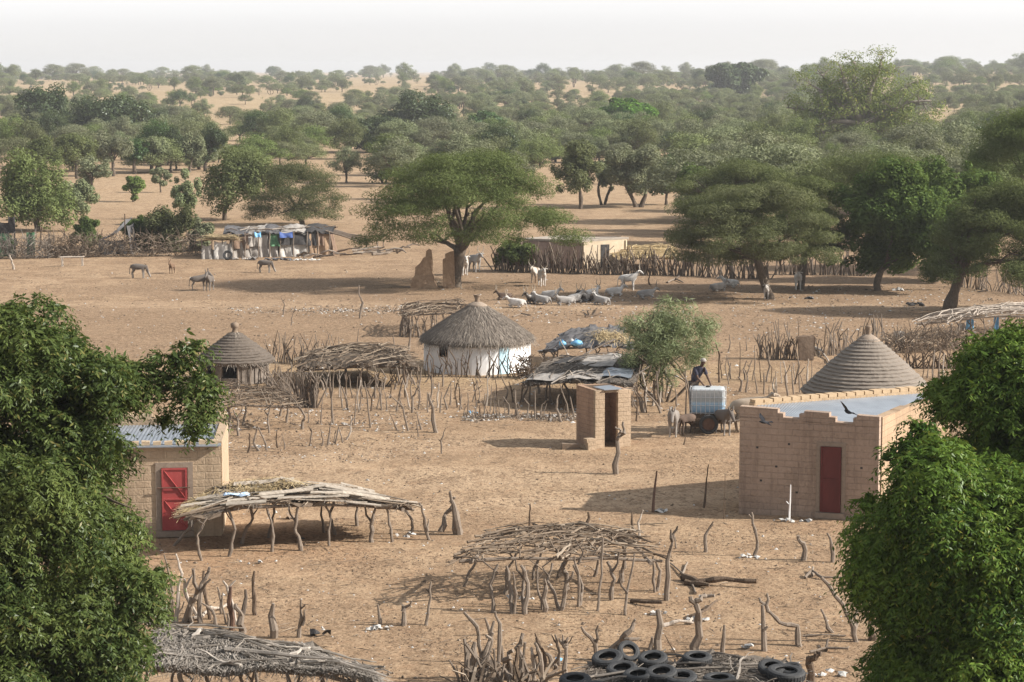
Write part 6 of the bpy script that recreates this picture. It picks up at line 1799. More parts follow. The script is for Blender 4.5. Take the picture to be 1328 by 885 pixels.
# ---- water cart
def cart():
    c = at(920, 563); rng = random.Random(5)
    fx = Vector((math.cos(R(-6)), math.sin(R(-6)), 0)); fy = Vector((-fx.y, fx.x, 0))
    m = Matrix(((fx.x, fy.x, 0, c.x), (fx.y, fy.y, 0, c.y + .75), (0, 0, 1, 0), (0, 0, 0, 1)))
    r = thing('donkey_cart', Vector((c.x, c.y + .75, 0)), 'two wheeled cart loaded with a caged white water tank', 'cart')
    q = B(); q.box((-.85, -.62, .45), (.85, .62, .53), m); q.box((-.9, -.66, .37), (.9, -.56, .47), m); q.box((-.9, .56, .37), (.9, .66, .47), m)
    link('bed', q, M['wood_dark'], r)
    for s in (-1, 1):
        q = B(); q.tube([m @ Vector((.8, s * .5, .43)), m @ Vector((1.5, s * .42, .52)), m @ Vector((2.3, s * .36, .7))], .04, 6); link('shaft', q, M['wood'], r)
        mw = Matrix.Translation(m @ Vector((.05, s * .78, .36))) @ Matrix.Rotation(R(-6), 4, 'Z') @ Matrix.Rotation(R(90), 4, 'X')
        w = thing_part = B(); w.lathe([(.24, -.07), (.33, -.08), (.36, -.05), (.36, .05), (.33, .08), (.24, .07)], (0, 0, 0), 24, 0, None, True, mw)
        wo = link('wheel', w, M['rubber'], r)
        q = B(); q.lathe([(.03, -.05), (.23, -.03), (.24, 0), (.23, .03), (.03, .05)], (0, 0, 0), 20, 0, None, True, mw); link('rim', q, M['rust'], wo)
    q = B(); q.tube([m @ Vector((.05, -.8, .36)), m @ Vector((.05, .8, .36))], .035, 8); link('axle', q, M['rust'], r)
    q = B()
    for s in (-1, 1): q.box((-.05, s * .5 - .05, .33), (.15, s * .5 + .05, .38), m)
    link('spring', q, M['rust'], r)
    for x in (-.8, .8):
        q = B(); q.tube([m @ Vector((x, -.5, .40)), m @ Vector((x * 1.02, -.52, .02))], .03, 6); link('prop', q, M['wood'], r)
    # the tank, a thing of its own standing on the bed
    t = thing('water_tank', m @ Vector((0, 0, .535)), 'white ribbed plastic water tank with blue tinged base in a wire cage, on the cart', 'tank')
    hx, hy, z0, z1 = .66, .52, .72, 1.64
    mt, nt, b = nodes('milky_plastic'); pos = N(nt, 'ShaderNodeNewGeometry').outputs['Position']; sx = N(nt, 'ShaderNodeSeparateXYZ'); nt.links.new(pos, sx.inputs[0])
    cc = ramp(nt, mth(nt, 'MULTIPLY_ADD', sx.outputs[2], 1.09, -.78), [(.0, (.16, .30, .46)), (.42, (.34, .50, .64)), (.50, (.36, .40, .42)), (1, (.46, .48, .49))])
    nt.links.new(cc, b.inputs['Base Color']); b.inputs['Roughness'].default_value = .4
    q = B()
    def rr(hx, hy, rc, n=6):
        out = []
        for (cx, cy_, a0) in ((hx - rc, hy - rc, 0), (-hx + rc, hy - rc, 90), (-hx + rc, -hy + rc, 180), (hx - rc, -hy + rc, 270)):
            for k in range(n): th = R(a0 + 90 * k / (n - 1)); out.append((cx + rc * math.cos(th), cy_ + rc * math.sin(th)))
        return out
    lv = [(z0, .10), (z0 + .06, .0), (z1 - .08, 0), (z1 - .02, .04), (z1, .12)]
    rings = []
    for z, ins in lv:
        ring = rr(hx - .04 - ins, hy - .04 - ins, .12 if ins < .1 else .06); rings.append([m @ Vector((x, y_, z)) for x, y_ in ring])
    n = len(rings[0]); vs = [p for rg_ in rings for p in rg_]
    q.add(vs, [(i * n + k, i * n + (k + 1) % n, (i + 1) * n + (k + 1) % n, (i + 1) * n + k) for i in range(len(lv) - 1) for k in range(n)] + [tuple(range(n))[::-1], tuple((len(lv) - 1) * n + k for k in range(n))])
    # moulded ribs on the long faces
    for k in range(7):
        x = -.5 + k * .165
        for s in (-1, 1): q.box((x - .045, s * (hy - .042) - .014, z0 + .12), (x + .045, s * (hy - .042) + .014, z1 - .14), m)
    link('bottle', q, mt, t)
    q = B()
    for z in (z0 + .02, z0 + .3, z0 + .6, z1 - .05):
        ring = rr(hx, hy, .08, 4); pts = [m @ Vector((x, y_, z)) for x, y_ in ring]; q.tube(pts + [pts[0]], .012, 5)
    for k in range(8):
        x = -.58 + k * .165
        for s in (-1, 1): q.tube([m @ Vector((x, s * hy, z0 - .03)), m @ Vector((x, s * hy, z1))], .011, 5)
    for k in range(6):
        y_ = -.42 + k * .168
        for s in (-1, 1): q.tube([m @ Vector((s * hx, y_, z0 - .03)), m @ Vector((s * hx, y_, z1))], .011, 5)
    link('cage', q, simple('galvanised_wire', (.40, .41, .42), (.55, .56, .57), 6, .45, metal=.6), t)
    q = B(); 
    for y_ in (-.45, 0, .45): q.box((-.64, y_ - .06, .536), (.64, y_ + .06, .63), m)
    q.box((-.65, -.51, .63), (.65, .51, .70), m)
    link('pallet', q, M['wood_dark'], t)
    q = B(); q.lathe([(.09, z1 - .003), (.09, z1 + .05), (.02, z1 + .055)], m @ Vector((0, 0, 0)), 16); link('lid', q, M['dark'], t)
    return m, z1
CM, TZ = cart()

# ---- person bending over the tank from behind
def person():
    o = CM @ Vector((-.30, .78, 0)); V = []; E = []; Rr = []
    def a(p, r, frm=None):
        V.append(Vector(p)); Rr.append(r)
        if frm is not None: E.append((frm, len(V) - 1))
        return len(V) - 1
    # standing on a step behind the cart bed, leaning forward (towards the camera, -y) and to the right
    zb = .80
    pel = a((-.25, .04, zb + .93), (.15, .12)); wa = a((-.20, -.02, zb + 1.12), (.135, .11), pel); che = a((-.08, -.10, zb + 1.38), (.17, .12), wa); nb = a((-.0, -.15, zb + 1.52), .065, che); hd0 = a((.05, -.18, zb + 1.60), .07, nb); hd1 = a((.08, -.20, zb + 1.70), .10, hd0); a((.08, -.20, zb + 1.79), .075, hd1)
    for s in (-1, 1):
        h = a((-.25 + s * .09, .05, zb + .86), .10, pel); k = a((-.25 + s * .1, -.02, zb + .48), .065, h); an = a((-.25 + s * .1, .04, zb + .08), .042, k); a((-.25 + s * .1, -.14, zb + .035), .036, an)
    hands = []
    for s, el, ha in ((1, (.24, -.26, zb + 1.14), (.34, -.44, TZ + .05)), (-1, (-.14, -.36, zb + 1.12), (.06, -.50, TZ + .05))):
        sh = a((-.05 + s * .17, -.10, zb + 1.44), .065, che); e = a(el, .046, sh); w = a(Vector(el).lerp(Vector(ha), .85), .032, e)
        d = (Vector(ha) - Vector(el)).normalized(); palm = a(Vector(ha) + d * .03, (.028, .04), w); hands.append((palm, d, s))
    for palm, d, s in hands:
        sd = d.cross(Vector((0, 0, 1))).normalized(); c = V[palm]
        for k, ln in enumerate((.075, .085, .08, .062)):
            p0 = c + sd * (-.03 + .02 * k) + d * .03; f1 = a(p0 + d * ln * .4, .0095, palm); f2 = a(p0 + d * ln * .75 - Vector((0, 0, .012)), .009, f1); a(p0 + d * ln - Vector((0, 0, .035)), .0075, f2)
        t1 = a(c + sd * (s * .045) + d * .01, .011, palm); a(c + sd * (s * .06) + d * .05 - Vector((0, 0, .02)), .009, t1)
    me = skinned('person', V, E, Rr, 0, 2)
    r = thing('person', o, 'person in dark clothes and pale cap bending over the water tank', 'person')
    skin = simple('dark_skin', (.075, .042, .028), (.10, .06, .042), 5, .55, bstr=0)
    link('body', me, skin, r)
    # clothes: sleeves, shirt and trousers as a slightly larger skin round torso and limbs
    Vc = []; Ec = []; Rc = []
    def c_(p, rad, frm=None):
        Vc.append(Vector(p)); Rc.append(rad)
        if frm is not None: Ec.append((frm, len(Vc) - 1))
        return len(Vc) - 1
    p0 = c_(V[0], (.175, .145)); p1 = c_(V[1], (.16, .135), p0); p2 = c_(V[2], (.195, .145), p1); c_(V[3] + Vector((0, 0, -.01)), .085, p2)
    for (sh, e) in ((15, 16), (19, 20)):
        q0 = c_(V[sh], .085, p2); c_(Vector(V[sh]).lerp(V[e], .8), .07, q0)
    link('shirt', skinned('shirt', Vc, Ec, Rc, 0, 2), simple('dark_blue_cloth', (.028, .028, .042), (.06, .06, .085), 6, .9), r)
    Vc, Ec, Rc = [], [], []
    p0 = c_(V[0] - Vector((0, 0, .02)), (.17, .14))
    for h in (7, 11):
        q0 = c_(V[h], .12, p0); q1 = c_(V[h + 1], .085, q0); c_(V[h + 2] + Vector((0, 0, .06)), .07, q1)
    link('trousers', skinned('trousers', Vc, Ec, Rc, 0, 2), simple('brown_trousers', (.07, .055, .045), (.12, .095, .075), 6, .9), r)
    q = B(); hc = V[5] + o
    q.lathe([(.112, -.005), (.118, .02), (.11, .06), (.08, .10), (.03, .118), (.001, .12)], hc + Vector((0, 0, .03)), 20); q.lathe([(.112, -.004), (.116, .0)], hc + Vector((0, 0, .03)), 20)
    link('cap', q, M['cloth_pale'], r, smooth=True)
    q = B()
    for s in (-1, 1): q.lathe([(.001, -.012), (.012, 0), (.001, .012)], hc + Vector((s * .035 + .02, -.095, .0)), 8)
    link('eyes', q, M['eye'], r)
    q = B(); q.lathe([(.001, -.02), (.016, -.012), (.012, .015), (.001, .03)], hc + Vector((.01, -.102, -.03)), 8); link('nose', q, skin, r)
    st = B(); st.box((-.62, .70, -.02), (-.05, 1.05, .78), CM)
    tag(link('wooden_crate', st, M['wood_dark'], origin=CM @ Vector((-.3, .85, 0))), 'dark wooden step crate behind the water cart that the person stands on', 'crate')
person()

# ---- two dark birds in the air over the notched house
def bird(px, py, D, yaw, roll, label, s=1.0):
    p = up(px, py, D); q = B()
    mt = Matrix.Translation(p) @ Matrix.Rotation(yaw, 4, 'Z') @ Matrix.Rotation(roll, 4, 'X') @ Matrix.Scale(s, 4)
    V = [(-.17, 0, 0), (-.08, 0, .0), (.03, 0, .01), (.12, 0, .03), (.17, 0, .045), (.215, 0, .04)]
    me = skinned('bird', V, [(i, i + 1) for i in range(5)], [.018, .045, .06, .045, .032, .008], 2, 2)
    q.add([mt @ v.co for v in me.vertices], [tuple(f.vertices) for f in me.polygons]); bpy.data.meshes.remove(me)
    for sd in (-1, 1):
        w = [(.09, .03, .03), (.12, .2, .10), (.06, .36, .13), (-.02, .46, .12), (-.03, .34, .11), (-.06, .2, .08), (-.05, .03, .02)]
        top = [mt @ Vector((x, sd * y_, z + .006)) for x, y_, z in w]; bot = [mt @ Vector((x, sd * y_, z - .006)) for x, y_, z in w]; n = len(w)
        q.add(top + bot, [tuple(range(n)), tuple(range(n, 2 * n))[::-1]] + [(i, n + i, n + (i + 1) % n, (i + 1) % n) for i in range(n)])
    tl = [(-.12, .02, 0), (-.30, .06, .0), (-.31, 0, .0), (-.30, -.06, 0), (-.12, -.02, 0)]
    q.add([mt @ Vector((x, y_, .008)) for x, y_, z in tl] + [mt @ Vector((x, y_, -.004)) for x, y_, z in tl], [(0, 1, 2, 3, 4), (9, 8, 7, 6, 5)] + [(i, 5 + i, 5 + (i + 1) % 5, (i + 1) % 5) for i in range(5)])
    tag(link('bird', q, simple('black_feathers', (.008, .008, .010), (.02, .02, .024), 8, .5), origin=p), label, 'bird')
bird(1100, 535, 66.5, R(120), R(35), 'black bird flying across the sheet roof of the notched house', 1.0)
bird(991.5, 548, 66.0, R(200), R(-20), 'black bird flying in front of the notched house wall, upper left', .85)

# ------------------------------------------------------------------ camp at left: patched tent shelter, grey tent, bench, posts
def cloth_panel(parent, a, b, z0, z1, mat, name, rng, sag=.12):
    z0 *= .86; z1 *= .86
    """hanging patched cloth between two ground points"""
    q = B(); n, mm = 9, 6; vs = []; d = (b - a).normalized(); nn = Vector((d.y, -d.x, 0))
    for k in range(2):
        for j in range(mm):
            for i in range(n):
                u, v = i / (n - 1), j / (mm - 1)
                p = a.lerp(b, u); z = z0 + (z1 - z0) * v - (sag * 4 * u * (1 - u) * v)
                vs.append(p + Vector((0, 0, z)) + nn * (.10 * math.sin(u * 9 + v * 2 + k * .0) * (1 - v) + rng.uniform(-.02, .02) - k * .02 + (1 - v) * .25))
    fs = []
    for j in range(mm - 1):
        for i in range(n - 1):
            x = j * n + i; o2 = n * mm; fs += [(x, x + 1, x + n + 1, x + n), (o2 + x, o2 + x + n, o2 + x + n + 1, o2 + x + 1)]
    q.add(vs, fs); return link(name, q, M[mat], parent, smooth=True)
def camp():
    rng = random.Random(31)
    a, b = at(300, 334), at(428, 332); r = thing('patched_shelter', a.lerp(b, .5), 'long nomad shelter patched with white sacking, dark cloth and blue tarpaulin', 'tent')
    zt = over(360, 300, 334).z
    def P(px): return a.lerp(b, (px - 300) / 128)
    for x0, x1, lo, hi, mk, nm in [(300, 317, .0, 1.7, 'cloth_pale', 'cloth_wall'), (303, 323, .75, 2.0, 'cloth_brown', 'cloth_wall'), (317, 337, .0, 1.1, 'cloth_pale', 'cloth_wall'), (322, 338, .9, 2.0, 'cloth_pale', 'cloth_wall'), (336, 348, .0, 1.9, 'cloth_pale', 'cloth_wall'),
            (345, 360, .0, 1.5, 'cloth_pale', 'cloth_wall'), (350, 364, .9, 2.0, 'cloth_green', 'cloth_wall'), (362, 381, .0, 1.2, 'cloth_white', 'cloth_wall'), (360, 398, 1.0, 1.9, 'dark', 'cloth_wall'), (380, 401, .0, 1.3, 'cloth_white', 'cloth_wall'), (398, 410, .9, 2.1, 'dark', 'cloth_wall'), (401, 427, .0, 1.9, 'mud', 'mud_wall'), (412, 420, .9, 2.0, 'cloth_brown', 'cloth_wall')]:
        cloth_panel(r, P(x0) + Vector((0, rng.uniform(-.12, .05), 0)), P(x1) + Vector((0, rng.uniform(-.12, .05), 0)), lo, hi, mk, nm, rng, .06)
    bk = Vector((0, 3.4, 0))
    cloth_panel(r, P(427) + Vector((0, 3.4, 0)), P(300) + bk, 0, 1.9, 'cloth_brown', 'cloth_wall', rng)
    cloth_panel(r, P(428), P(428) + bk, 0, 1.9, 'cloth_brown', 'cloth_wall', rng); cloth_panel(r, P(299) + bk, P(299), 0, 1.8, 'cloth_pale', 'cloth_wall', rng)
    # roof, sagging cloth in patches
    pieces = [(290, 322, 'tarp_grey'), (318, 345, 'cloth_pale'), (340, 370, 'tarp_grey'), (364, 400, 'cloth_pale'), (396, 432, 'dark')]
    for x0, x1, mk in pieces:
        q = B(); n = 9; vs = []
        for k in range(2):
            for j in range(n):
                for i in range(n):
                    u, v = i / (n - 1), j / (n - 1); p = P(x0 + (x1 - x0) * u) + bk * (v * 1.1 - .06)
                    vs.append(p + Vector((0, 0, 1.7 + .35 * math.sin(v * 2.6) + rng.uniform(-.09, .12) + .1 * math.sin(x0 + u * 5) - k * .03)))
        fs = []
        for j in range(n - 1):
            for i in range(n - 1):
                x = j * n + i; fs += [(x, x + 1, x + n + 1, x + n), (n * n + x, n * n + x + n, n * n + x + n + 1, n * n + x + 1)]
        q.add(vs, fs); link('roof_cloth', q, M[mk], r, smooth=True)
    cloth_panel(r, P(363) - Vector((0, .32, 0)), P(380) - Vector((0, .32, 0)), 1.62, 2.12, 'tarp_blue', 'tarpaulin', rng)
    cloth_panel(r, P(331) - Vector((0, .34, 0)), P(339) - Vector((0, .34, 0)), 1.7, 2.15, 'bag_blue', 'tarpaulin', rng)
    for k in range(26):
        u = rng.uniform(298, 428); p = P(u) + bk * rng.uniform(-.02, .9) + Vector((0, 0, 1.95)); q = B()
        th = rng.uniform(-.6, .6); d = Vector((math.cos(th), math.sin(th), rng.uniform(-.1, .1))) * rng.uniform(.4, 1.1); stick(q, [p - d, p + Vector((0, 0, rng.uniform(0, .15))), p + d], .04, .025, rng, .04, 2, 5); link('roof_pole', q, M[rng.choice(['wood', 'wood_pale', 'wood_dark'])], r)
    for k in range(4):
        q = B(); p = P(428 + k * 1.5) + bk * (k * .2); stick(q, [p + Vector((-.3, 0, 1.8)), p + Vector((1.0, -.2, 1.45)), p + Vector((2.4, -.3, .95 + .1 * k))], .07, .05, rng, .05, 2, 6); link('roof_pole', q, M['wood'], r)
    for px in (300, 318, 336, 350, 363, 381, 399, 412, 427):
        q = B(); p = P(px) + Vector((0, -.45, 0)); stick(q, [p - Vector((0, 0, .1)), p + Vector((rng.uniform(-.1, .1), .1, 1.0)), p + Vector((0, .3, 1.8))], .05, .04, rng, .03, 2, 6); link('post', q, M['wood'], r)
    # low straw lean-to on its left
    a2, b2 = at(262, 336), at(302, 336); t = thing('lean_to', a2.lerp(b2, .5), 'low lean-to with straw top and ragged white cloth left of the patched shelter', 'tent')
    for x0, x1, hi, mk in ((0, .3, 1.2, 'cloth_pale'), (.25, .55, .9, 'cloth_pale'), (.4, .8, 1.5, 'cloth_white'), (.75, 1.0, 1.4, 'cloth_pale')):
        cloth_panel(t, a2.lerp(b2, x0), a2.lerp(b2, x1), 0, hi, mk, 'cloth_wall', rng)
    q = B()
    for _ in range(700):
        p = a2.lerp(b2, rng.uniform(-.03, 1.03)) + Vector((0, rng.uniform(-.2, 2.4), 1.3 + rng.uniform(0, .35))); th = rng.gauss(0, .6); d = Vector((math.cos(th), math.sin(th), rng.uniform(-.15, .15))) * rng.uniform(.3, .8); w = Vector((-d.y, d.x, 0)).normalized() * .03
        q.add([p - w, p + w, p + d + w, p + d - w], [(0, 1, 2, 3)])
    for k in range(14):
        p = a2.lerp(b2, rng.random()) + Vector((0, rng.uniform(0, 2), 1.3)); q.tube([p - Vector((.7, 0, 0)), p + Vector((.7, .1, .05))], .03, 5)
    link('straw_roof', q, M['straw'], t)
    for k in range(4):
        q = B(); p = a2.lerp(b2, k / 3.0) - Vector((0, .1, 0)); stick(q, [p - Vector((0, 0, .1)), p + Vector((0, .1, 1.4))], .05, .04, rng, .03, 3, 6); link('post', q, M['wood'], t)
    # tyre propped against it
    p = at(296, 337); q = B(); mm = Matrix.Rotation(R(72), 3, 'X')
    q.lathe([(.19, -.07), (.31, -.09), (.35, -.04), (.35, .04), (.31, .09), (.19, .07), (.29, .05), (.29, -.05)], p + Vector((0, -.2, .34)), 24, 0, None, True, mm)
    tag(link('tyre', q, M['rubber'], origin=p), 'old tyre propped upright against the low lean-to', 'tyre')
    # grey tent half hidden by bushes
    g = at(160, 330); t = thing('grey_tent', g, 'grey cloth tent with one steep sloping side half hidden in the green bushes', 'tent')
    q = B(); rp = [up(166, 284, g.y + 1.5), up(162, 292, g.y + 1)]; A0 = up(128, 312, g.y); top = up(165, 285, g.y + 1.2); B0 = Vector((top.x + .3, g.y - .2, 0)); n = 10; vs = []
    for k in range(2):
        for j in range(n):
            for i in range(n):
                u, v = i / (n - 1), j / (n - 1)
                lo_ = Vector((A0.x, g.y + 3.4 * u, A0.z)); hi_ = Vector((top.x, g.y + 3.4 * u, top.z)); p = lo_.lerp(hi_, v); p.z -= .25 * math.sin(v * math.pi) - .05 * math.sin(u * 8) + k * .03
                vs.append(p + Vector((0, 0, rng.uniform(-.03, .03))))
    fs = []
    for j in range(n - 1):
        for i in range(n - 1):
            x = j * n + i; fs += [(x, x + 1, x + n + 1, x + n), (n * n + x, n * n + x + n, n * n + x + n + 1, n * n + x + 1)]
    q.add(vs, fs); link('roof_cloth', q, simple('pale_grey_canvas', (.30, .30, .32), (.44, .44, .46), 3, .9), t, smooth=True)
    cloth_panel(t, Vector((A0.x, g.y - .05, 0)), Vector((top.x + .2, g.y - .05, 0)), 0, 1.3, 'dark', 'cloth_wall', rng)
    cloth_panel(t, Vector((top.x + .15, g.y, 0)), Vector((top.x + .15, g.y + 3.3, 0)), 0, top.z, 'tarp_grey', 'cloth_wall', rng)
    q = B(); stick(q, [Vector((top.x + .05, g.y - .1, -.1)), Vector((top.x + .05, g.y - .1, top.z + .5))], .05, .04, rng); link('post', q, M['wood_dark'], t)
    # bench
    p0, p1 = at(80, 346), at(106, 345.5); t = thing('bench', p0.lerp(p1, .5), 'plain pole bench standing before the dry hedge at left', 'bench')
    zt = over(92, 334, 346).z
    q = B()
    for k in range(4): o = Vector((0, .16 * k, 0)); stick(q, [p0 + o + Vector((-.15, 0, zt)), p1 + o + Vector((.15, 0, zt))], .035, .03, rng, .01, 3, 6)
    link('seat', q, M['wood_pale'], t)
    for p in (p0, p1, p0 + Vector((0, .5, 0)), p1 + Vector((0, .5, 0))):
        q = B(); stick(q, [p - Vector((0, 0, .1)), p + Vector((0, 0, zt - .02))], .045, .04, rng, .02, 2, 6); link('leg', q, M['wood_pale'], t)
    # posts and rags along the far left hedge
    for px, py, w, h, lb in [(40, 331, 11, 29, 'dark green rag draped square over a stake at left'), (2, 333, 18, 30, 'dark green rag hanging at the very left edge'), (10, 303, 20, 14, 'dark rag on the fence behind the left edge'), (16, 300, 9, 18, 'narrow dark rag right of the one on the fence')]:
        p = at(px, py if py > 320 else 333); s_ = scale_px(333); top = up(px, py - h, p.y).z; bot = up(px, py, p.y).z; q = B(); ww = w / s_
        n = 6; vs = []
        for k in range(2):
            for j in range(n):
                for i in range(n):
                    vs.append(p + Vector(((i / (n - 1) - .5) * ww * (1 + rng.uniform(-.08, .08)), .05 * math.sin(i * 2 + j) + k * .03, bot + (top - bot) * j / (n - 1) + rng.uniform(-.04, .04))))
        fs = []
        for j in range(n - 1):
            for i in range(n - 1):
                x = j * n + i; fs += [(x, x + 1, x + n + 1, x + n), (n * n + x, n * n + x + n, n * n + x + n + 1, n * n + x + 1)]
        q.add(vs, fs)
        for sx_ in (-.45, .45): q.tube([p + Vector((sx_ * ww, .06, -.1)), p + Vector((sx_ * ww, .06, top + .05))], .03, 5)
        tag(link('hung_rag', q, M['cloth_green' if 'green' in lb else 'dark'], origin=p, smooth=True), lb, 'cloth')
camp()
cl = crop(0, 260)
stakes(cl, '''70,345 60,310 50,270;m=wood_pale;r=1.5;l=bleached leaning post at the left end of the dark hedge
195,240 205,190 212,130;m=wood_dark;r=1.5;l=dark leaning post behind the dark hedge left
262,250 250,200 245,150;m=wood_dark;l=thin dark post right of the leaning one behind the hedge
255,245 270,190 265,140;l=grey crooked post rising behind the hedge left of the bushes
225,250 238,215;l=short stub of post between the dark posts behind the hedge''', '', '', .055)

# ------------------------------------------------------------------ small things lying about
def heap(px, py, n, w, d, label, name='litter_heap', cat='litter', mats=('paper',), sz=(.05, .16)):
    g = at(px, py); rng = random.Random(int(px * 7 + py)); q = B()
    for _ in range(n):
        p = g + Vector((rng.gauss(0, w / 2.4), rng.gauss(0, d / 2.4), rng.uniform(.0, .06)))
        s_ = rng.uniform(*sz); m = Matrix.Translation(p) @ Matrix.Rotation(rng.uniform(0, 6.28), 4, 'Z') @ Matrix.Rotation(rng.uniform(-.6, .6), 4, 'X')
        k = rng.randrange(5, 8); top = [m @ Vector((math.cos(6.28 * i / k) * s_ * rng.uniform(.5, 1.1), math.sin(6.28 * i / k) * s_ * rng.uniform(.4, .9), rng.uniform(-.2, .5) * s_)) for i in range(k)]
        c = m @ Vector((0, 0, s_ * .6)); q.add(top + [c], [(i, (i + 1) % k, k) for i in range(k)] + [tuple(range(k))[::-1]])
    tag(link(name, q, M[mats[0]], origin=g), label, cat)
for a in [(1075, 878, 10, .5, .2, 'white sacking lying flat at the bottom edge before the right tree'), (970, 841, 8, .25, .2, 'crumpled white plastic lying right of the tyres'), (852, 665, 9, .5, .2, 'pale wrapping scraps at the foot of the iron post'),
          (968, 724, 9, .35, .2, 'pale litter at the foot of the wavy stake'), (1025, 677, 8, .6, .1, 'white scraps along the foot of the notched house wall'), (336, 581, 8, .3, .2, 'white plastic on the sand left of the small pole frame'),
          (448, 552, 9, .5, .15, 'pale blue rubbish strip in the yard below the sagging shelter', 'litter_heap', 'litter', ('cloth_pale',)), (524, 696, 6, .3, .15, 'white stones by the right end of the straw shelter'), (849, 797, 7, .4, .15, 'white litter by the thick splintered stake'),
          (493, 817, 10, .5, .15, 'grey and white litter around the thin pale stub'), (612, 536, 5, .2, .15, 'blue scrap in the low stick fence', 'litter_heap', 'litter', ('bag_blue',)), (724, 859, 3, .15, .1, 'small blue scrap beside the split topped stub', 'litter_heap', 'litter', ('bag_blue',)),
          (910, 806, 10, .5, .2, 'white rubbish under the gallows stake'), (683, 777, 8, .5, .3, 'pale rubbish under the front of the branch shelter'), (338, 730, 3, .18, .1, 'white block lying left below the straw shelter'),
          (1047, 388, 6, .9, .4, 'grey rubbish heap in the shade under the acacias', 'litter_heap', 'litter', ('tarp_grey',), (.15, .4)), (1186, 397, 6, .5, .3, 'dark box like junk near the thick trunk at right', 'litter_heap', 'litter', ('dark',), (.15, .35)), (1167, 377, 4, .3, .2, 'white sack on the ground left of the thick trunk', 'litter_heap', 'litter', ('paper',), (.15, .28)),
          (412, 825, 5, .3, .12, 'dark flat scrap lying right of the log shelter', 'litter_heap', 'litter', ('dark',), (.08, .2)), (377, 673, 2, .1, .1, 'dark block on the shaded ground under the straw shelter', 'litter_heap', 'block', ('mud_dark',), (.22, .28)), (389, 699, 4, .2, .1, 'dark lumps under the straw shelter', 'litter_heap', 'litter', ('dark',), (.06, .12)),
          (300, 655, 8, .25, .15, 'pale blue cloth lying on the straw shelter roof', 'cloth_scrap', 'cloth', ('bag_blue',), (.08, .2))]:
    if 'straw shelter roof' in a[5]:
        p = TS(.22, .3, .2); rng = random.Random(3); q = B()
        for k in range(9):
            c = p + Vector((rng.uniform(-.4, .4), rng.uniform(-.15, .15), .03)); s_ = rng.uniform(.08, .2); ring = [c + Vector((math.cos(i * 1.05) * s_ * rng.uniform(.7, 1.3), math.sin(i * 1.05) * s_ * .6, rng.uniform(-.02, .06))) for i in range(6)]
            q.add(ring + [c + Vector((0, 0, .08))], [(i, (i + 1) % 6, 6) for i in range(6)] + [(5, 4, 3, 2, 1, 0)])
        tag(link('cloth_scrap', q, simple('light_blue_cloth', (.36, .50, .68), (.55, .66, .80), 4, .8), origin=p), a[5], 'cloth'); continue
    heap(*a)
for a in [(318, 337, 16, 1.1, .3, 'pale rags heaped at the foot of the patched shelter, left part', 'rag_heap', 'rags', ('cloth_pale',), (.12, .34)), (350, 338, 14, 1.2, .3, 'dark rags strewn before the middle of the patched shelter', 'rag_heap', 'rags', ('tarp_grey',), (.12, .36)), (398, 338, 16, 1.3, .4, 'pale scraps strewn before the right end of the patched shelter', 'rag_heap', 'rags', ('cloth_white',), (.08, .25)), (752, 391, 12, 1.0, .5, 'bluish grey rags lying among the resting herd', 'rag_heap', 'rags', ('tarp_grey',), (.15, .4)), (705, 541, 14, 1.0, .2, 'grey stones and scraps in the low fence beside the latrine', 'rag_heap', 'rubbish', ('cloth_pale',), (.05, .14))]: heap(*a)
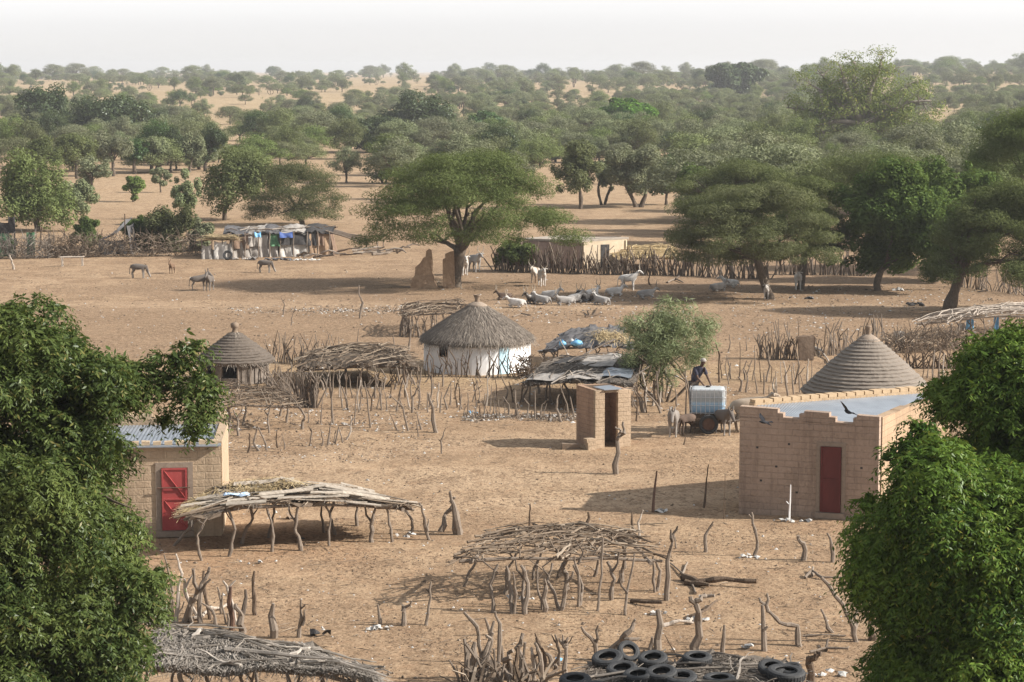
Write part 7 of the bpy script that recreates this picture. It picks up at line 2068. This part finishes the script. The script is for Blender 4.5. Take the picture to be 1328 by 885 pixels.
def scatter_litter():
    rng = random.Random(77); q = B(); mats = ['paper', 'wood_dark', 'brush', 'cloth_pale']
    def patch():
        return rng.choice([(rng.uniform(200, 1100), rng.uniform(560, 885)), (rng.uniform(200, 1100), rng.uniform(700, 885)), (rng.uniform(0, 1328), rng.uniform(340, 560)), (rng.uniform(950, 1328), rng.uniform(370, 440)), (rng.uniform(600, 760), rng.uniform(537, 546)), (rng.gauss(450, 90), rng.gauss(403, 3)), (rng.uniform(280, 560), rng.uniform(525, 600))])
    for _ in range(8200):
        px, py = patch(); g = at(px, py); q.mi = rng.choices([0, 1, 2, 3], [.13, .42, .36, .09])[0]
        s_ = rng.uniform(.014, .058) * (1.6 if rng.random() < .06 else 1) * (1.5 if py < 560 else 1)
        if q.mi == 2 and rng.random() < .45:
            th = rng.uniform(0, 6.28); d = Vector((math.cos(th), math.sin(th), rng.uniform(-.05, .15))) * s_ * rng.uniform(2, 6); w = Vector((-d.y, d.x, 0)).normalized() * .008
            z = Vector((0, 0, .02)); q.add([g - d + z - w, g - d + z + w, g + d + z + w, g + d + z - w, g + z * 1.9], [(0, 1, 4), (1, 2, 4), (2, 3, 4), (3, 0, 4)])
        else:
            k = 5; ring = [g + Vector((math.cos(6.28 * i / k) * s_ * rng.uniform(.6, 1.2), math.sin(6.28 * i / k) * s_ * rng.uniform(.6, 1.2), -.01)) for i in range(k)]
            q.add(ring + [g + Vector((rng.uniform(-.3, .3) * s_, rng.uniform(-.3, .3) * s_, s_ * rng.uniform(.35, .8)))], [(i, (i + 1) % k, k) for i in range(k)])
    for _ in range(3000):
        px, py = rng.choice([(rng.uniform(0, 1328), rng.uniform(352, 470)), (rng.uniform(930, 1328), rng.uniform(372, 445)), (rng.uniform(640, 900), rng.uniform(380, 420)), (rng.uniform(280, 960), rng.uniform(470, 550))])
        g = at(px, py); q.mi = rng.choices([0, 1, 2, 3], [.2, .42, .22, .16])[0]; s_ = rng.uniform(.03, .10) * (1.4 if rng.random() < .1 else 1); k = 5
        ring = [g + Vector((math.cos(6.28 * i / k) * s_ * rng.uniform(.6, 1.3), math.sin(6.28 * i / k) * s_ * rng.uniform(.6, 1.2), -.01)) for i in range(k)]
        q.add(ring + [g + Vector((rng.uniform(-.3, .3) * s_, rng.uniform(-.3, .3) * s_, s_ * rng.uniform(.3, .7)))], [(i, (i + 1) % k, k) for i in range(k)])
    tag(link('ground_litter', q, [M[m] for m in mats]), 'countless small scraps of litter, dung and twigs strewn over the dry ground', 'litter', kind='stuff')
scatter_litter()

# ------------------------------------------------------------------ the two neem trees framing the view
def neem(label, poly, fy, depth, ncl, per, seed, extra=(), foot=None, top_bias=1.0, rcl=(.20, .60), shrink=(.6, 1.0)):
    """poly: outline of the crown as seen, at distance fy; the crown is `depth` metres thick. Leaves are drooping
    feathered sprays of leaflets set round several hundred twig ends"""
    rg = np.random.default_rng(seed); rng = random.Random(seed)
    P = [up(x, y_, fy) for x, y_ in poly]; pl = [(p.x, p.z) for p in P]
    xs_ = [p[0] for p in pl]; zs_ = [p[1] for p in pl]; x0, x1, z0, z1 = min(xs_), max(xs_), min(zs_), max(zs_)
    def inside(x, z):
        c = False; n = len(pl); j = n - 1
        for i in range(n):
            xi, zi = pl[i]; xj, zj = pl[j]
            if (zi > z) != (zj > z) and x < (xj - xi) * (z - zi) / (zj - zi) + xi: c = not c
            j = i
        return c
    def edge(x, z):
        d = 9
        for i in range(len(pl)):
            ax, az = pl[i]; bx, bz = pl[(i + 1) % len(pl)]; L2 = (bx - ax) ** 2 + (bz - az) ** 2
            t = max(0, min(1, ((x - ax) * (bx - ax) + (z - az) * (bz - az)) / max(L2, 1e-9))); d = min(d, math.hypot(x - ax - t * (bx - ax), z - az - t * (bz - az)))
        return d
    cl = []
    while len(cl) < ncl:
        x, z = rng.uniform(x0, x1), rng.uniform(z0, z1)
        if not inside(x, z): continue
        e = edge(x, z); r = rng.uniform(*rcl)
        if e < r * rng.uniform(*shrink): continue
        half = depth * min(1, (e / (depth * .8)) ** .6)
        y_ = rng.uniform(-1, 1); y_ = math.copysign(abs(y_) ** .6, y_) * half * rng.uniform(.7, 1.15)
        cl.append((x, fy + y_, z, r))
    stray = []
    while len(stray) < ncl // 4:
        i = rng.randrange(len(pl)); t = rng.random(); a, b_ = pl[i], pl[(i + 1) % len(pl)]
        L = math.hypot(b_[0] - a[0], b_[1] - a[1])
        if rng.random() > L / 3: continue
        x, z = a[0] + (b_[0] - a[0]) * t, a[1] + (b_[1] - a[1]) * t
        k = rng.uniform(-.55, -.22); n_ = ((b_[1] - a[1]) / L, -(b_[0] - a[0]) / L)
        sg = -1 if inside(x + n_[0] * .05, z + n_[1] * .05) else 1
        stray.append((x + n_[0] * sg * k, fy + rng.uniform(-.7, .7) * depth * .6, z + n_[1] * sg * k, rng.uniform(.14, .30)))
    cl += stray
    for (px, py, r, dy) in extra:
        p = up(px, py, fy); cl.append((p.x, fy + dy, p.z, r))
    cl = np.array(cl)
    # spray attachment points on each clump, mostly its upper and outer side
    rep = np.repeat(np.arange(len(cl)), np.maximum(8, (per * (cl[:, 3] / np.mean(rcl)) ** 2)).astype(int)); n = len(rep)
    d = rg.standard_normal((n, 3)); d[:, 2] += .35; d = unit(d)
    O = cl[rep, :3] + d * (cl[rep, 3] * (1.08 - .5 * rg.random(n) ** 2))[:, None] * np.array([1, 1, .8])
    # each spray: rachis going outwards then drooping
    out = unit(d * np.array([1, 1, .35]) + .55 * rg.standard_normal((n, 3)) * np.array([1, 1, .5]))
    Lr = rg.uniform(.22, .38, n); K = 6
    Vs = []
    down = np.array([0, 0, -1.0])
    side0 = unit(np.cross(out, down + .01 * rg.standard_normal((n, 3))))
    for k in range(K):
        t = (k + .6) / K
        c = O + out * (Lr * t)[:, None] + down * (Lr * t * t * rg.uniform(.4, 1.0, n))[:, None]
        tang = unit(out + down * (1.5 * t))
        for s in (-1, 1):
            a = unit(side0 * s * .85 + tang * .6 + down * .30 + .28 * rg.standard_normal((n, 3)))
            l = .062 * rg.uniform(.75, 1.25, n) * (1.1 - .35 * t); w = l * .30
            cc = c + a * l[:, None]
            nr = unit(d * .7 + np.array([0, 0, .7]) + .5 * rg.standard_normal((n, 3)))
            S = unit(np.cross(nr, a))
            v, _ = leaf_quads(cc, a, S, l, w); Vs.append(v)
    V = np.concatenate(Vs)
    # shaded inner leaves that close the heart of the crown
    m = int(len(cl) * 50); ri = rg.integers(0, len(cl), m); C = cl[ri, :3] + rg.standard_normal((m, 3)) * (cl[ri, 3] * .42)[:, None]
    A, S = rand_axes(rg, m); v, _ = leaf_quads(C, A, S, rg.uniform(.06, .12, m), rg.uniform(.03, .05, m)); V = np.concatenate([V, v])
    g = Vector((at(foot[0], foot[1]).x if foot else (x0 + x1) / 2, fy, 0)) if foot is None else Vector((up(foot[0], 800, fy).x, fy, 0))
    V = V - np.array([g.x, g.y, 0], np.float32); Q = np.arange(len(V)).reshape(-1, 4)
    t = B(); zf = z0 + (z1 - z0) * .12
    zf = max(1.2, min(zf, 2.4))
    mid_ = [i for i in range(ncl) if inside(cl[i, 0], cl[i, 2]) and edge(cl[i, 0], cl[i, 2]) > .5]
    sel = rng.sample(mid_, 22)
    limbs(t, rng, (0, 0, 0), .30, (0, 0, zf), [((cl[i, 0] - g.x) * .85, (cl[i, 1] - g.y) * .7, cl[i, 2]) for i in sel], .02, .05)
    for (px, py, r, dy) in [x for x in extra if x[0] in (246, 256, 244, 206)]:
        p = up(px, py, fy); a_ = up(150, 520, fy); stick(t, [(a_.x - g.x - .6, .2, a_.z - .3), (a_.x - g.x + .3, dy, a_.z + .05), (p.x - g.x, dy, p.z)], .035, .012, rng, .04, 3, 6)
    tree_proto('neem_tree', (t, V, Q), M['leaf_neem'], M['bark'], g, 0, label, 'tree')
neem('large dark green leafy tree filling the left foreground', [(-190, 420), (-120, 385), (-20, 388), (30, 390), (70, 396), (95, 408), (112, 440), (150, 465), (178, 482), (172, 520), (176, 560), (166, 600), (162, 650), (170, 695), (205, 735), (222, 765), (212, 790), (190, 815), (186, 850), (178, 890), (170, 1000), (-60, 1040), (-230, 950), (-260, 700)],
     40.5, 2.3, 340, 100, 51, extra=((246, 456, 0.24, .3), (256, 500, 0.29, .2), (236, 478, 0.17, .3), (244, 522, 0.32, .1), (262, 540, 0.27, .2), (198, 478, 0.27, .3), (206, 500, 0.22, .3), (184, 505, 0.27, .2), (212, 545, 0.12, 0), (270, 512, 0.17, .2), (254, 562, 0.17, .2), (176, 495, 0.32, .1), (222, 470, 0.12, .3)), foot=(0, 900))
neem('round dark green leafy tree with drooping sprays in the right foreground', [(1134, 582), (1158, 575), (1190, 549), (1216, 545), (1232, 566), (1275, 588), (1330, 600), (1400, 640), (1440, 760), (1420, 900), (1380, 1010), (1180, 1010), (1136, 900), (1132, 866), (1143, 836), (1114, 786), (1098, 742), (1100, 690), (1098, 664), (1116, 640), (1134, 612)],
     38.0, 2.0, 235, 105, 52, foot=(1265, 900), shrink=(.75, 1.15))
neem('taller green leafy tree rising behind the round one at the right edge', [(1204, 532), (1226, 500), (1244, 486), (1246, 470), (1274, 456), (1292, 430), (1312, 424), (1345, 428), (1420, 450), (1480, 560), (1460, 700), (1400, 860), (1290, 840), (1262, 640), (1236, 560)],
     41.5, 1.7, 180, 95, 53, foot=(1370, 900), shrink=(.1, .4))
